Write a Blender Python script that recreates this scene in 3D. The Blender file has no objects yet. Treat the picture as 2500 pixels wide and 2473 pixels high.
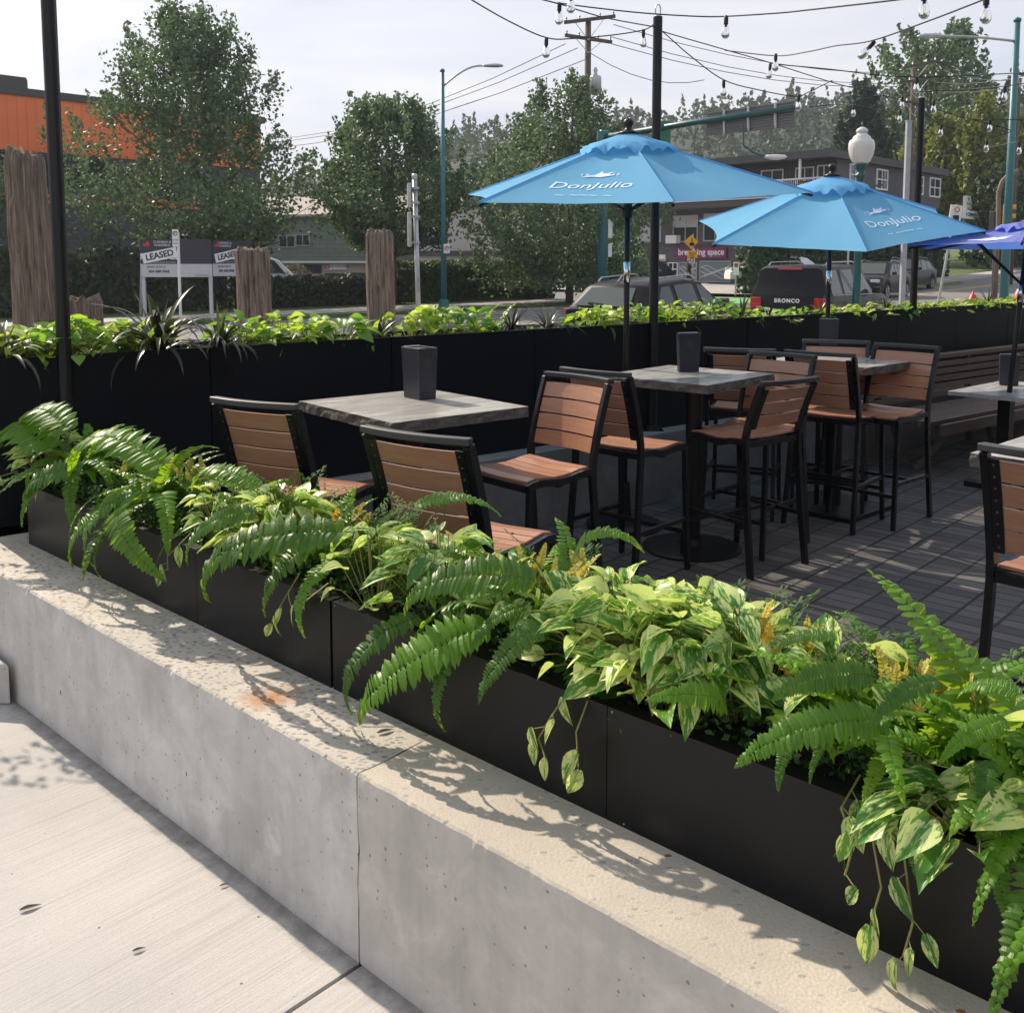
import bpy, bmesh, math, random
from math import sin, cos, pi, radians as R, sqrt, atan2
from mathutils import Vector as V, Matrix, noise, Euler
rnd = random.Random(7)
S = bpy.context.scene
C = S.collection
# ------------------------------------------------------------------ camera
HC = 1.75; FP = 2400.0; PX, PY = 1250.0, 876.0
TH = math.atan((PY-640)/FP)
cd = bpy.data.cameras.new('Camera'); cam = bpy.data.objects.new('Camera', cd); C.objects.link(cam)
cam.location = (0, 0, HC); cam.rotation_euler = (pi/2-TH, 0, 0)
cd.sensor_fit = 'HORIZONTAL'; cd.sensor_width = 36; cd.lens = FP/2500*36
cd.shift_y = -(1236.5-PY)/2500; cd.clip_start = .05; cd.clip_end = 3000
S.camera = cam
# ------------------------------------------------------------------ world, sun
SUN_EL, SUN_AZ = R(37), R(-42.5)
w = bpy.data.worlds.new('World'); S.world = w; w.use_nodes = True
nt = w.node_tree; nt.nodes.clear()
def N(t, typ, **k):
    n = t.nodes.new(typ)
    for a, b in k.items():
        if hasattr(n, a) and not isinstance(b, dict): setattr(n, a, b)
    return n
wo = N(nt, 'ShaderNodeOutputWorld'); bg = N(nt, 'ShaderNodeBackground'); bg.inputs[1].default_value = .12
sk = N(nt, 'ShaderNodeTexSky'); sk.sky_type = 'NISHITA'; sk.sun_disc = False; sk.sun_elevation = SUN_EL; sk.sun_rotation = SUN_AZ
sk.dust_density = 4.0; sk.air_density = 1.2; sk.ozone_density = 2.0
tc = N(nt, 'ShaderNodeTexCoord'); mp = N(nt, 'ShaderNodeMapping'); mp.inputs['Scale'].default_value = (1.2, 1.2, 4.5); mp.inputs['Rotation'].default_value = (.1, .25, .5)
nz = N(nt, 'ShaderNodeTexNoise'); nz.inputs['Scale'].default_value = 1.6; nz.inputs['Detail'].default_value = 7; nz.inputs['Roughness'].default_value = .55; nz.inputs['Distortion'].default_value = .4
cr = N(nt, 'ShaderNodeMapRange'); cr.inputs['From Min'].default_value = .3; cr.inputs['From Max'].default_value = .7; cr.inputs['To Min'].default_value = .72; cr.inputs['To Max'].default_value = .97
mx = N(nt, 'ShaderNodeMixRGB'); mx.inputs[2].default_value = (4.6, 4.75, 5.5, 1)
nt.links.new(tc.outputs['Generated'], mp.inputs[0]); nt.links.new(mp.outputs[0], nz.inputs['Vector']); nt.links.new(nz.outputs[0], cr.inputs[0])
nz2 = N(nt, 'ShaderNodeTexNoise'); nz2.inputs['Scale'].default_value = 2.6; nz2.inputs['Detail'].default_value = 8; nz2.inputs['Distortion'].default_value = .8; mp2 = N(nt, 'ShaderNodeMapping'); mp2.inputs['Scale'].default_value = (.7, 1.3, 5.5); mp2.inputs['Rotation'].default_value = (.2, -.15, .9)
r2 = N(nt, 'ShaderNodeMapRange'); r2.inputs['From Min'].default_value = .36; r2.inputs['From Max'].default_value = .66; m2_ = N(nt, 'ShaderNodeMixRGB'); m2_.inputs[1].default_value = (4.0, 4.25, 5.2, 1); m2_.inputs[2].default_value = (5.3, 5.25, 5.5, 1)
nt.links.new(tc.outputs['Generated'], mp2.inputs[0]); nt.links.new(mp2.outputs[0], nz2.inputs['Vector']); nt.links.new(nz2.outputs[0], r2.inputs[0]); nt.links.new(r2.outputs[0], m2_.inputs[0]); nt.links.new(m2_.outputs[0], mx.inputs[2])
nt.links.new(cr.outputs[0], mx.inputs[0]); nt.links.new(sk.outputs[0], mx.inputs[1]); nt.links.new(mx.outputs[0], bg.inputs[0]); nt.links.new(bg.outputs[0], wo.inputs[0])
sl = bpy.data.lights.new('sun', 'SUN'); sl.energy = 4.7; sl.angle = R(.6); sl.color = (1, .86, .70)
so = bpy.data.objects.new('sun', sl); C.objects.link(so)
SD = V((sin(SUN_AZ)*cos(SUN_EL), cos(SUN_AZ)*cos(SUN_EL), sin(SUN_EL)))
so.rotation_euler = SD.to_track_quat('Z', 'Y').to_euler(); so.location = (-4, 4, 30)
S.view_settings.view_transform = 'Standard'; S.view_settings.look = 'None'; S.view_settings.gamma = 1; S.view_settings.exposure = .50
S.render.engine = 'CYCLES'
S.cycles.max_bounces = 8; S.cycles.transparent_max_bounces = 12; S.cycles.transmission_bounces = 5
# ------------------------------------------------------------------ photograph pixel -> world
CO = V((0, 0, HC)); FW = V((0, cos(TH), -sin(TH))); DN = V((0, -sin(TH), -cos(TH)))
def ray(x, y): return FW + (x-PX)/FP*V((1, 0, 0)) + (y-PY)/FP*DN
def G(x, y, z=0.0):
    r = ray(x, y); return CO + r*((z-HC)/r.z)
def P(x, y, Y):
    r = ray(x, y); return CO + r*(Y/r.y)
def onplane(x, y, O, u):      # ray hits the vertical plane through O along u; returns (distance along u, height)
    r = ray(x, y); n = V((-u[1], u[0], 0)); O = V((O[0], O[1], 0))
    t = (O-CO).dot(n)/r.dot(n); p = CO+r*t
    return (p-O).dot(V((u[0], u[1], 0))), p.z
# ------------------------------------------------------------------ mesh builder
class MB:
    def __init__(s): s.v = []; s.f = []; s.m = []; s.uv = []
    def add(s, vs, fs, mi=0, uvs=None):
        b = len(s.v); s.v += [tuple(p) for p in vs]
        for k, f in enumerate(fs):
            s.f.append(tuple(b+i for i in f)); s.m.append(mi)
            s.uv.append(uvs[k] if uvs else [(0, 0)]*len(f))
    def box(s, c, d, M=None, mi=0):
        x, y, z = d[0]/2, d[1]/2, d[2]/2
        vs = [V((a*x, b*y, e*z)) for a in (-1, 1) for b in (-1, 1) for e in (-1, 1)]
        if M is not None: vs = [M @ p for p in vs]
        c = V(c); vs = [p+c for p in vs]
        s.add(vs, [(0, 1, 3, 2), (4, 6, 7, 5), (0, 4, 5, 1), (2, 3, 7, 6), (0, 2, 6, 4), (1, 5, 7, 3)], mi)
    def bar(s, p, q, w, h=None, up=(0, 0, 1), mi=0):
        p, q = V(p), V(q); h = h or w; d = (q-p).normalized(); up = V(up)
        if abs(d.dot(up)) > .98: up = V((1, 0, 0)) if abs(d.x) < .9 else V((0, 1, 0))
        a = d.cross(up).normalized()*w/2; b = a.cross(d).normalized()*h/2
        vs = [p-a-b, p+a-b, p+a+b, p-a+b, q-a-b, q+a-b, q+a+b, q-a+b]
        s.add(vs, [(0, 3, 2, 1), (4, 5, 6, 7), (0, 1, 5, 4), (1, 2, 6, 5), (2, 3, 7, 6), (3, 0, 4, 7)], mi)
    def sweep(s, pts, w, h, up=(0, 0, 1), mi=0):      # rectangular bar along a polyline
        pts = [V(p) for p in pts]; n = len(pts); vs = []
        for i, p in enumerate(pts):
            d = (pts[min(i+1, n-1)]-pts[max(i-1, 0)]).normalized(); a = d.cross(V(up)).normalized()*w/2; b = a.cross(d).normalized()*h/2
            vs += [p-a-b, p+a-b, p+a+b, p-a+b]
        fs = [(0, 3, 2, 1), tuple(4*(n-1)+k for k in (0, 1, 2, 3))]
        for i in range(n-1):
            for k in range(4): fs.append((4*i+k, 4*i+(k+1) % 4, 4*i+4+(k+1) % 4, 4*i+4+k))
        s.add(vs, fs, mi)
    def tube(s, pts, r, n=8, mi=0, cap=True):
        pts = [V(p) for p in pts]; m = len(pts); rs = r if isinstance(r, (list, tuple)) else [r]*m; vs = []; pa = None
        for i, p in enumerate(pts):
            d = (pts[min(i+1, m-1)]-pts[max(i-1, 0)]).normalized()
            if pa is None:
                pa = d.cross(V((0, 0, 1)));
                if pa.length < .05: pa = V((1, 0, 0))
            pa = (pa-d*pa.dot(d)).normalized(); b = d.cross(pa)
            for k in range(n):
                t = 2*pi*k/n; vs.append(p+(pa*cos(t)+b*sin(t))*rs[i])
        fs = [(i*n+k, i*n+(k+1) % n, (i+1)*n+(k+1) % n, (i+1)*n+k) for i in range(m-1) for k in range(n)]
        if cap: fs += [tuple(range(n-1, -1, -1)), tuple((m-1)*n+k for k in range(n))]
        s.add(vs, fs, mi)
    def lathe(s, prof, c=(0, 0, 0), n=16, mi=0, M=None, cap=True):
        c = V(c); vs = []
        for r, z in prof:
            for k in range(n):
                p = V((r*cos(2*pi*k/n), r*sin(2*pi*k/n), z)); vs.append((M @ p if M is not None else p)+c)
        m = len(prof); fs = [(i*n+k, i*n+(k+1) % n, (i+1)*n+(k+1) % n, (i+1)*n+k) for i in range(m-1) for k in range(n)]
        if cap: fs += [tuple(range(n-1, -1, -1)), tuple((m-1)*n+k for k in range(n))]
        s.add(vs, fs, mi)
    def prism(s, poly, off, mi=0):      # polygon of 3D points pushed along off
        n = len(poly); off = V(off); vs = [V(p) for p in poly]+[V(p)+off for p in poly]
        s.add(vs, [tuple(range(n-1, -1, -1)), tuple(range(n, 2*n))]+[(i, (i+1) % n, n+(i+1) % n, n+i) for i in range(n)], mi)
    def quad(s, a, b, c, d, mi=0): s.add([a, b, c, d], [(0, 1, 2, 3)], mi, [[(0, 0), (1, 0), (1, 1), (0, 1)]])
    def build(s, name, mats, parent=None, smooth=False, w=False, at=None, lab=None, cat=None, group=None, kind=None, bevel=0):
        me = bpy.data.meshes.new(name)
        o0 = V((0, 0, 0))
        if w and parent is not None: o0 = parent.location.copy()
        if at is not None: o0 = V(at)
        vs = [(p[0]-o0.x, p[1]-o0.y, p[2]-o0.z) for p in s.v] if o0.length else s.v
        me.from_pydata(vs, [], s.f)
        if not isinstance(mats, (list, tuple)): mats = [mats]
        for m in mats: me.materials.append(m)
        me.polygons.foreach_set('material_index', s.m)
        ul = me.uv_layers.new(name='UVMap'); fl = [c for u in s.uv for p in u for c in p]; ul.data.foreach_set('uv', fl)
        if smooth: me.polygons.foreach_set('use_smooth', [True]*len(s.f))
        me.update(); me.validate()
        o = bpy.data.objects.new(name, me); C.objects.link(o)
        if parent is not None: o.parent = parent
        elif at is not None: o.location = at
        if bevel:
            b = o.modifiers.new('bevel', 'BEVEL'); b.width = bevel; b.segments = 2; b.limit_method = 'ANGLE'; b.angle_limit = R(40)
        if lab or kind: tag(o, lab, cat, group, kind)
        return o
def tag(o, lab=None, cat=None, group=None, kind=None):
    if lab: o['label'] = lab
    if cat: o['category'] = cat
    if group: o['group'] = group
    if kind: o['kind'] = kind
def thing(name, lab, cat, loc=(0, 0, 0), rz=0, group=None):
    o = bpy.data.objects.new(name, None); C.objects.link(o); o.location = loc; o.rotation_euler = (0, 0, rz); o.empty_display_size = .1
    tag(o, lab, cat, group); return o
def dup(root, loc, rz=0, lab=None, group=None, scale=None):
    r = root.copy(); C.objects.link(r); r.location = loc; r.rotation_euler = (0, 0, rz)
    if scale: r.scale = scale
    if lab: r['label'] = lab
    if group: r['group'] = group
    for ch in list(root.children):
        c = ch.copy(); C.objects.link(c); c.parent = r
        for g in list(ch.children):
            d = g.copy(); C.objects.link(d); d.parent = c
    return r
_tx = {}
def text(s, size, M, mat, parent, name='lettering', shear=0, bold=0, spacing=1, align='CENTER', ext=.0015, sx=1):
    cu = bpy.data.curves.new('t', 'FONT'); cu.body = s; cu.size = size; cu.shear = shear; cu.offset = bold; cu.space_character = spacing
    cu.align_x = align; cu.align_y = 'CENTER'; cu.extrude = ext; cu.resolution_u = 4
    o = bpy.data.objects.new('t', cu); C.objects.link(o); bpy.context.view_layer.update()
    me = bpy.data.meshes.new_from_object(o.evaluated_get(bpy.context.evaluated_depsgraph_get())); bpy.data.objects.remove(o)
    if sx != 1: me.transform(Matrix.Diagonal((sx, 1, 1, 1)))
    me.transform(M); me.materials.clear(); me.materials.append(mat)
    o = bpy.data.objects.new(name, me); C.objects.link(o); o.parent = parent; return o
def frame(o, x, z):     # matrix whose local x,y span the sign's face; y is "up"
    x = V(x).normalized(); y = V(z).normalized(); n = x.cross(y)
    return Matrix(((x.x, y.x, n.x, o[0]), (x.y, y.y, n.y, o[1]), (x.z, y.z, n.z, o[2]), (0, 0, 0, 1)))
# ------------------------------------------------------------------ materials
class T:      # small node helper
    def __init__(s, name):
        s.m = bpy.data.materials.new(name); s.m.use_nodes = True; s.t = s.m.node_tree; s.b = s.t.nodes['Principled BSDF']; s.o = s.t.nodes['Material Output']
        s.c = s.t.nodes.new('ShaderNodeTexCoord')
    def n(s, typ, ins=None, **k):
        n = s.t.nodes.new('ShaderNode'+typ)
        for a, b in k.items(): setattr(n, a, b)
        for a, b in (ins or {}).items():
            if hasattr(b, 'links') or isinstance(b, bpy.types.NodeSocket): s.t.links.new(b, n.inputs[a])
            else: n.inputs[a].default_value = b
        return n
    def map(s, sc=(1, 1, 1), rot=(0, 0, 0), src='Object'): return s.n('Mapping', {0: s.c.outputs[src], 'Scale': sc, 'Rotation': rot}).outputs[0]
    def noise(s, v, scale, det=4, ro=.55, dist=0): return s.n('TexNoise', {'Vector': v, 'Scale': scale, 'Detail': det, 'Roughness': ro, 'Distortion': dist}).outputs[0]
    def ramp(s, v, a, b, lo=0., hi=1.): return s.n('MapRange', {0: v, 1: a, 2: b, 3: lo, 4: hi}).outputs[0]
    def mix(s, f, a, b, mode='MIX'):
        col = lambda c: c if isinstance(c, bpy.types.NodeSocket) else (*c[:3], 1)
        return s.n('MixRGB', {0: f, 1: col(a), 2: col(b)}, blend_type=mode).outputs[0]
    def math(s, op, a, b=0): return s.n('Math', {0: a, 1: b}, operation=op).outputs[0]
    def set(s, k, v):
        if isinstance(v, bpy.types.NodeSocket): s.t.links.new(v, s.b.inputs[k])
        else: s.b.inputs[k].default_value = (*v, 1) if isinstance(v, tuple) and len(v) == 3 else v
    def bump(s, h, st=.3, d=.01):
        b = s.n('Bump', {'Height': h, 'Strength': st, 'Distance': d}); s.t.links.new(b.outputs[0], s.b.inputs['Normal'])
def pm(name, col, rough=.6, var=.12, scale=6, metal=0, bump=0, bscale=None, bd=.004, spec=.5, src='Object', coat=0):
    t = T(name); v = t.map(src=src); nzz = t.noise(v, scale, 5)
    f = t.ramp(nzz, .3, .7)
    a = tuple(c*(1-var) for c in col); b = tuple(min(1, c*(1+var)) for c in col)
    t.set('Base Color', t.mix(f, a, b)); t.set('Metallic', metal); t.set('Specular IOR Level', spec); t.set('Coat Weight', coat)
    t.set('Roughness', t.ramp(nzz, .2, .8, max(.02, rough-.08), min(1, rough+.08)))
    if bump: t.bump(t.noise(v, bscale or scale*6, 6), bump, bd)
    return t.m
def leafm(name, c1, c2, trans=.35, rough=.4, tcol=None, scale=3, veins=False, spec=.5, ob=False):
    t = T(name); g = t.n('NewGeometry'); r = g.outputs['Random Per Island']
    if ob: r = t.math('ADD', t.math('MULTIPLY', r, .25), t.math('MULTIPLY', t.n('ObjectInfo').outputs['Random'], 1.0))
    f2 = t.noise(t.map(), scale, 3)
    f = t.math('ADD', t.math('MULTIPLY', r, .7), t.math('MULTIPLY', f2, .35))
    col = t.mix(t.ramp(f, .1, .9), c1, c2); t.set('Base Color', col); t.set('Roughness', rough); t.set('Specular IOR Level', spec)
    tr = t.n('BsdfTranslucent', {0: t.mix(.5, col, tcol or tuple(min(1, c*2.2) for c in c2))})
    ms = t.n('MixShader', {0: trans, 1: t.b.outputs[0], 2: tr.outputs[0]}); t.t.links.new(ms.outputs[0], t.o.inputs[0]); return t.m
def varieg(name, green, cream, amt=.5, trans=.35):
    t = T(name); g = t.n('NewGeometry'); r = g.outputs['Random Per Island']
    uv = t.n('Mapping', {0: t.c.outputs['UV'], 'Scale': (7, 2.2, 1)})
    off = t.n('CombineXYZ', {0: t.math('MULTIPLY', r, 37.), 1: t.math('MULTIPLY', r, 91.)})
    vv = t.n('VectorMath', {0: uv.outputs[0], 1: off.outputs[0]}, operation='ADD').outputs[0]
    nn = t.noise(vv, 1.0, 6, .65, 1.2)
    sx = t.n('SeparateXYZ', {0: t.c.outputs['UV']}); ed = t.math('ABSOLUTE', t.math('SUBTRACT', sx.outputs[0], .5))
    k = t.math('ADD', t.math('ADD', nn, t.math('MULTIPLY', ed, .35)), t.math('MULTIPLY', r, .16))
    f = t.ramp(k, .72-amt*.25, .80-amt*.25)
    mid = t.ramp(ed, .012, .03, .55, 0)
    col = t.mix(f, t.mix(r, green, tuple(c*1.7 for c in green)), cream); col = t.mix(mid, col, tuple(c*1.3 for c in green))
    t.set('Base Color', col); t.set('Roughness', .38); t.bump(nn, .25, .002)
    tr = t.n('BsdfTranslucent', {0: t.mix(.35, col, (.55, .75, .1))})
    ms = t.n('MixShader', {0: trans, 1: t.b.outputs[0], 2: tr.outputs[0]}); t.t.links.new(ms.outputs[0], t.o.inputs[0]); return t.m
M = {}
M['black'] = pm('powder_black', (.006, .006, .007), .42, .2, 8, spec=.4)
M['chairframe'] = pm('chair_frame_black', (.006, .0065, .009), .30, .2, 10, spec=.45)
def planter_mat():
    t = T('planter_panel'); n1 = t.noise(t.map(), 1.5, 4); n2 = t.noise(t.map(), 70, 3); sp = t.ramp(t.noise(t.map(), 34, 2, .4), .755, .77)
    t.set('Base Color', t.mix(sp, t.mix(n1, (.0045, .0045, .0055), (.008, .0078, .0085)), (.3, .3, .28))); t.set('Roughness', t.ramp(n1, .3, .7, .34, .5)); t.set('Specular IOR Level', .28); t.bump(n2, .06, .001); return t.m
M['planter'] = planter_mat()
M['farpanel'] = pm('far_panel', (.0045, .006, .0095), .5, .2, 2, spec=.18)
M['soil'] = pm('planter_soil', (.02, .015, .01), .95, .4, 20, bump=.8)
def concrete(name, base, streak=True, pits=True, warm=.0):
    t = T(name); v = t.map(); big = t.noise(v, 1.6, 6, .6); st = t.noise(t.map((9, 9, .7)), 1.5, 5, .6); fine = t.noise(v, 60, 5, .6)
    a = tuple(c*.72 for c in base); b = tuple(min(1, c*1.16) for c in base); mid_ = t.noise(v, 5.5, 6, .65, .5)
    col = t.mix(t.ramp(big, .3, .7), a, b)
    if streak: col = t.mix(t.ramp(st, .4, .75, 0, .45), col, tuple(min(1, c*1.28) for c in base))
    col = t.mix(t.ramp(mid_, .50, .68, 0, .75), col, tuple(min(1, c*1.3) for c in base)); col = t.mix(t.ramp(mid_, .46, .30, 0, .5), col, tuple(c*.66 for c in base))
    stain = t.ramp(t.noise(t.map((1, 1, .6)), 2.3, 3), .64, .74, 0, .35); col = t.mix(stain, col, (.33, .27, .20))
    if pits:
        vo = t.n('TexVoronoi', {'Vector': t.map((1, 1, .62)), 'Scale': 12., 'Randomness': 1.})
        rd = t.n('SeparateXYZ', {0: vo.outputs['Color']}); sz = t.ramp(rd.outputs[0], .45, 1., 0, .085)
        pit = t.n('Math', {0: vo.outputs['Distance'], 1: sz}, operation='LESS_THAN').outputs[0]
        vo2 = t.n('TexVoronoi', {'Vector': v, 'Scale': 45.}); rd2 = t.n('SeparateXYZ', {0: vo2.outputs['Color']}); sz2 = t.ramp(rd2.outputs[0], .5, 1., 0, .21)
        pit2 = t.n('Math', {0: vo2.outputs['Distance'], 1: sz2}, operation='LESS_THAN').outputs[0]
        pit = t.math('MAXIMUM', pit, t.math('MULTIPLY', pit2, .7)); col = t.mix(t.math('MULTIPLY', pit, .85), col, (.09, .09, .095))
        h = t.math('SUBTRACT', t.math('MULTIPLY', fine, .25), pit)
    else: h = fine
    col = t.mix(t.ramp(fine, .3, .7, 0, .16), col, a); t.set('Base Color', col); t.set('Roughness', .85); t.bump(h, .5, .006); return t.m
M['wallc'] = concrete('cast_concrete', (.53, .51, .475)); M['wallc2'] = concrete('cast_concrete_warm', (.49, .46, .42))
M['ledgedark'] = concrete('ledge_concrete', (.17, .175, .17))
def aggregate(name, sand, stone, amt, rustat=None):
    t = T(name); v = t.map(); vo = t.n('TexVoronoi', {'Vector': t.map((1, 1.6, 1), (0, 0, .4)), 'Scale': 44., 'Randomness': 1.})
    rd = t.n('SeparateXYZ', {0: vo.outputs['Color']}); inside = t.ramp(vo.outputs['Distance'], .42, .30)
    sel = t.math('MULTIPLY', inside, t.ramp(rd.outputs[0], 1-amt, 1-amt+.05)); big = t.noise(v, 3, 5); fine = t.noise(v, 140, 4)
    scol = t.mix(rd.outputs[1], stone, (.36, .36, .355)); scol = t.mix(t.ramp(rd.outputs[2], .982, .986), scol, (.25, .09, .05))
    base = t.mix(t.ramp(big, .3, .7), tuple(c*.82 for c in sand), tuple(min(1, c*1.12) for c in sand)); base = t.mix(t.ramp(fine, .35, .7, 0, .35), base, tuple(c*.55 for c in sand))
    rust = t.ramp(t.noise(v, 4.2, 5, .6), .66, .74, 0, .55); base = t.mix(t.math('MULTIPLY', rust, amt*1.4), base, (.42, .20, .07))
    if rustat:
        pd = t.n('VectorMath', {0: t.n('NewGeometry').outputs['Position'], 1: rustat}, operation='DISTANCE').outputs['Value']; base = t.mix(t.ramp(t.math('ADD', pd, t.math('MULTIPLY', t.noise(v, 12, 5, .7), .3)), .26, .16, 0, .9), base, (.40, .17, .05))
    t.set('Base Color', t.mix(sel, base, scol)); t.set('Roughness', .8); t.bump(t.math('ADD', t.math('MULTIPLY', sel, .6), fine), .5, .003); return t.m
M['agg'] = aggregate('exposed_aggregate', (.50, .46, .40), (.17, .175, .185), 1.0, (-.70, 2.74, .5))
M['sand'] = aggregate('sandy_concrete_top', (.50, .455, .385), (.30, .29, .26), .18)
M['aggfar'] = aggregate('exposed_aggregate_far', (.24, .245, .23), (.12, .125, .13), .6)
WA = atan2(-.6773, .7356)     # direction of the near wall
def sidewalk_mat():
    t = T('broomed_concrete'); v = t.map((1, 1, 1), (0, 0, -WA)); vs = t.n('Mapping', {0: v, 'Scale': (75, 1.6, 1)}).outputs[0]
    l = t.noise(vs, 1.3, 5, .7); l2 = t.noise(t.n('Mapping', {0: v, 'Scale': (16, 1.1, 1)}).outputs[0], 1.2, 4, .6); big = t.noise(v, 1.2, 5); fine = t.noise(v, 120, 4)
    col = t.mix(t.ramp(big, .3, .7), (.39, .38, .36), (.49, .475, .45)); col = t.mix(t.math('MULTIPLY', t.ramp(l, .45, .72, 0, .55), t.ramp(l2, .35, .65, .15, 1)), col, (.27, .26, .245))
    col = t.mix(t.ramp(fine, .5, .8, 0, .35), col, (.27, .26, .25)); st = t.ramp(t.noise(v, 3.1, 3), .66, .74, 0, .3); col = t.mix(st, col, (.33, .28, .23))
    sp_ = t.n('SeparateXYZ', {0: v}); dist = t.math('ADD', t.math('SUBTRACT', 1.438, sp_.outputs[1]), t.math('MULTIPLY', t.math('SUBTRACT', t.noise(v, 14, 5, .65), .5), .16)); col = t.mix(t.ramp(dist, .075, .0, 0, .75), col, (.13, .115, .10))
    vs_ = t.n('TexVoronoi', {'Vector': v, 'Scale': 22.}); rs = t.n('SeparateXYZ', {0: vs_.outputs['Color']}); pk = t.n('Math', {0: vs_.outputs['Distance'], 1: t.ramp(rs.outputs[0], .8, 1., 0, .1)}, operation='LESS_THAN').outputs[0]; col = t.mix(t.math('MULTIPLY', pk, .8), col, (.10, .09, .085))
    t.set('Base Color', col); t.set('Roughness', .9); t.bump(t.math('ADD', t.math('MULTIPLY', l, -1.), t.math('MULTIPLY', fine, .4)), .55, .004); return t.m
M['walk'] = sidewalk_mat()
def paver_mat():
    t = T('charcoal_pavers'); v = t.map((1, 1, 1), (0, 0, -WA)); br = t.n('TexBrick', {'Vector': v, 'Scale': 1., 'Mortar Size': .0065, 'Mortar Smooth': .2, 'Bias': 0., 'Brick Width': .2, 'Row Height': .1, 'Color1': (.055, .053, .052, 1), 'Color2': (.13, .122, .114, 1), 'Mortar': (.006, .006, .006, 1)}, offset=0., squash=1.)
    br2 = t.n('TexBrick', {'Vector': v, 'Scale': 1., 'Mortar Size': .0085, 'Mortar Smooth': .2, 'Brick Width': .2, 'Row Height': 9., 'Color1': (1, 1, 1, 1), 'Color2': (1, 1, 1, 1), 'Mortar': (.06, .06, .06, 1)}, offset=0.)
    n = t.noise(v, 90, 4); big = t.noise(v, 1.5, 4)
    col = t.mix(1., br.outputs[0], br2.outputs[0], 'MULTIPLY'); col = t.mix(t.ramp(n, .3, .7, 0, .3), col, (.03, .03, .03)); col = t.mix(t.ramp(big, .4, .7, 0, .3), col, (.11, .1, .09))
    t.set('Base Color', col); t.set('Roughness', .75); h = t.math('SUBTRACT', t.math('MULTIPLY', n, .25), t.math('ADD', br.outputs[1], br2.outputs[1])); t.bump(h, .7, .006); return t.m
M['paver'] = paver_mat()
def wood(name, c1, c2, rough=.40, ax=(1.5, 22, 22)):
    t = T(name); v = t.map(ax); n = t.noise(v, 2, 6, .6, .4); g = t.n('NewGeometry').outputs['Random Per Island']
    col = t.mix(t.ramp(n, .3, .7), c1, c2); col = t.mix(t.math('MULTIPLY', g, .35), col, tuple(c*.7 for c in c1)); t.set('Base Color', col); t.set('Roughness', rough); t.bump(n, .12, .002); return t.m
M['plank'] = wood('brown_chair_plank', (.36, .17, .10), (.46, .24, .15), .30)
M['bench'] = wood('weathered_bench_slat', (.085, .055, .042), (.14, .10, .078), .6)
def stone():
    t = T('stone_tabletop'); v = t.map((1, 4, 1)); n = t.noise(v, 2.5, 6, .6, .6); f = t.noise(t.map(), 40, 4)
    col = t.mix(t.ramp(n, .35, .7), (.34, .325, .30), (.52, .50, .47)); t.set('Base Color', t.mix(t.ramp(f, .3, .7, 0, .25), col, (.24, .23, .21))); t.set('Roughness', t.ramp(n, .3, .7, .14, .30)); t.bump(f, .1, .002); return t.m
M['stone'] = stone()
M['stoneedge'] = pm('rough_stone_edge', (.10, .09, .08), .85, .5, 14, bump=1, bscale=22, bd=.02)
def canvas(name, c, tcol):
    t = T(name); v = t.map(); n = t.noise(v, 2.2, 4, .5); f = t.noise(v, 260, 2); col = t.mix(n, tuple(k*.92 for k in c), tuple(min(1, k*1.06) for k in c)); t.set('Base Color', col); t.set('Roughness', .85); t.set('Specular IOR Level', .2)
    t.bump(t.math('ADD', t.math('MULTIPLY', n, 6.), f), .18, .006)
    tr = t.n('BsdfTranslucent', {0: (*tcol, 1)}); ms = t.n('MixShader', {0: .42, 1: t.b.outputs[0], 2: tr.outputs[0]}); t.t.links.new(ms.outputs[0], t.o.inputs[0]); return t.m
M['blue'] = canvas('sky_blue_canvas', (.19, .52, .80), (.22, .58, .92)); M['violet'] = canvas('violet_canvas', (.26, .30, .74), (.10, .24, .72))
M['white'] = pm('white_paint', (.75, .75, .74), .5, .05); M['print'] = pm('white_print', (.58, .72, .84), .7, .08, 30)
M['steel'] = pm('galvanised_steel', (.42, .44, .45), .42, .15, 10, metal=.7); M['chrome'] = pm('chrome_clip', (.8, .8, .8), .18, .05, metal=1)
M['leather'] = pm('dark_leatherette', (.022, .024, .034), .42, .2, 40, bump=.35, bscale=160, bd=.001)
M['gold'] = pm('faded_gold_print', (.10, .085, .05), .5, .1); M['page'] = pm('paper_edge', (.8, .78, .74), .7, .05)
M['teal'] = pm('teal_pole_paint', (.035, .15, .17), .45, .12, 3); M['teald'] = pm('dark_teal_paint', (.012, .085, .085), .4, .12, 5)
M['orange'] = pm('orange_metal_cladding', (.92, .21, .065), .55, .07, .4)
M['grass'] = pm('verge_grass', (.10, .14, .045), .95, .4, 3, bump=.8, bscale=60, bd=.05)
M['asphalt'] = pm('asphalt', (.16, .16, .158), .9, .13, .35, bump=.3, bscale=60, bd=.01)
M['farwalk'] = pm('concrete_pavement', (.36, .345, .33), .9, .1, 1.2, bump=.2, bscale=30)
M['yellow'] = pm('yellow_road_paint', (.62, .40, .10), .8, .1, 4); M['green'] = pm('green_road_paint', (.14, .38, .12), .8, .15, 2)
M['signyellow'] = pm('sign_yellow', (.85, .42, .01), .5, .05); M['ink'] = pm('black_ink', (.012, .012, .014), .6, .05); M['red'] = pm('red_paint', (.55, .025, .02), .4, .1)
M['asph_dark'] = pm('sign_navy', (.028, .026, .042), .5, .1); M['maroon'] = pm('maroon_sign', (.20, .012, .11), .5, .06); M['wg'] = pm('sign_pale_grey', (.50, .50, .53), .5, .05)
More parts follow.
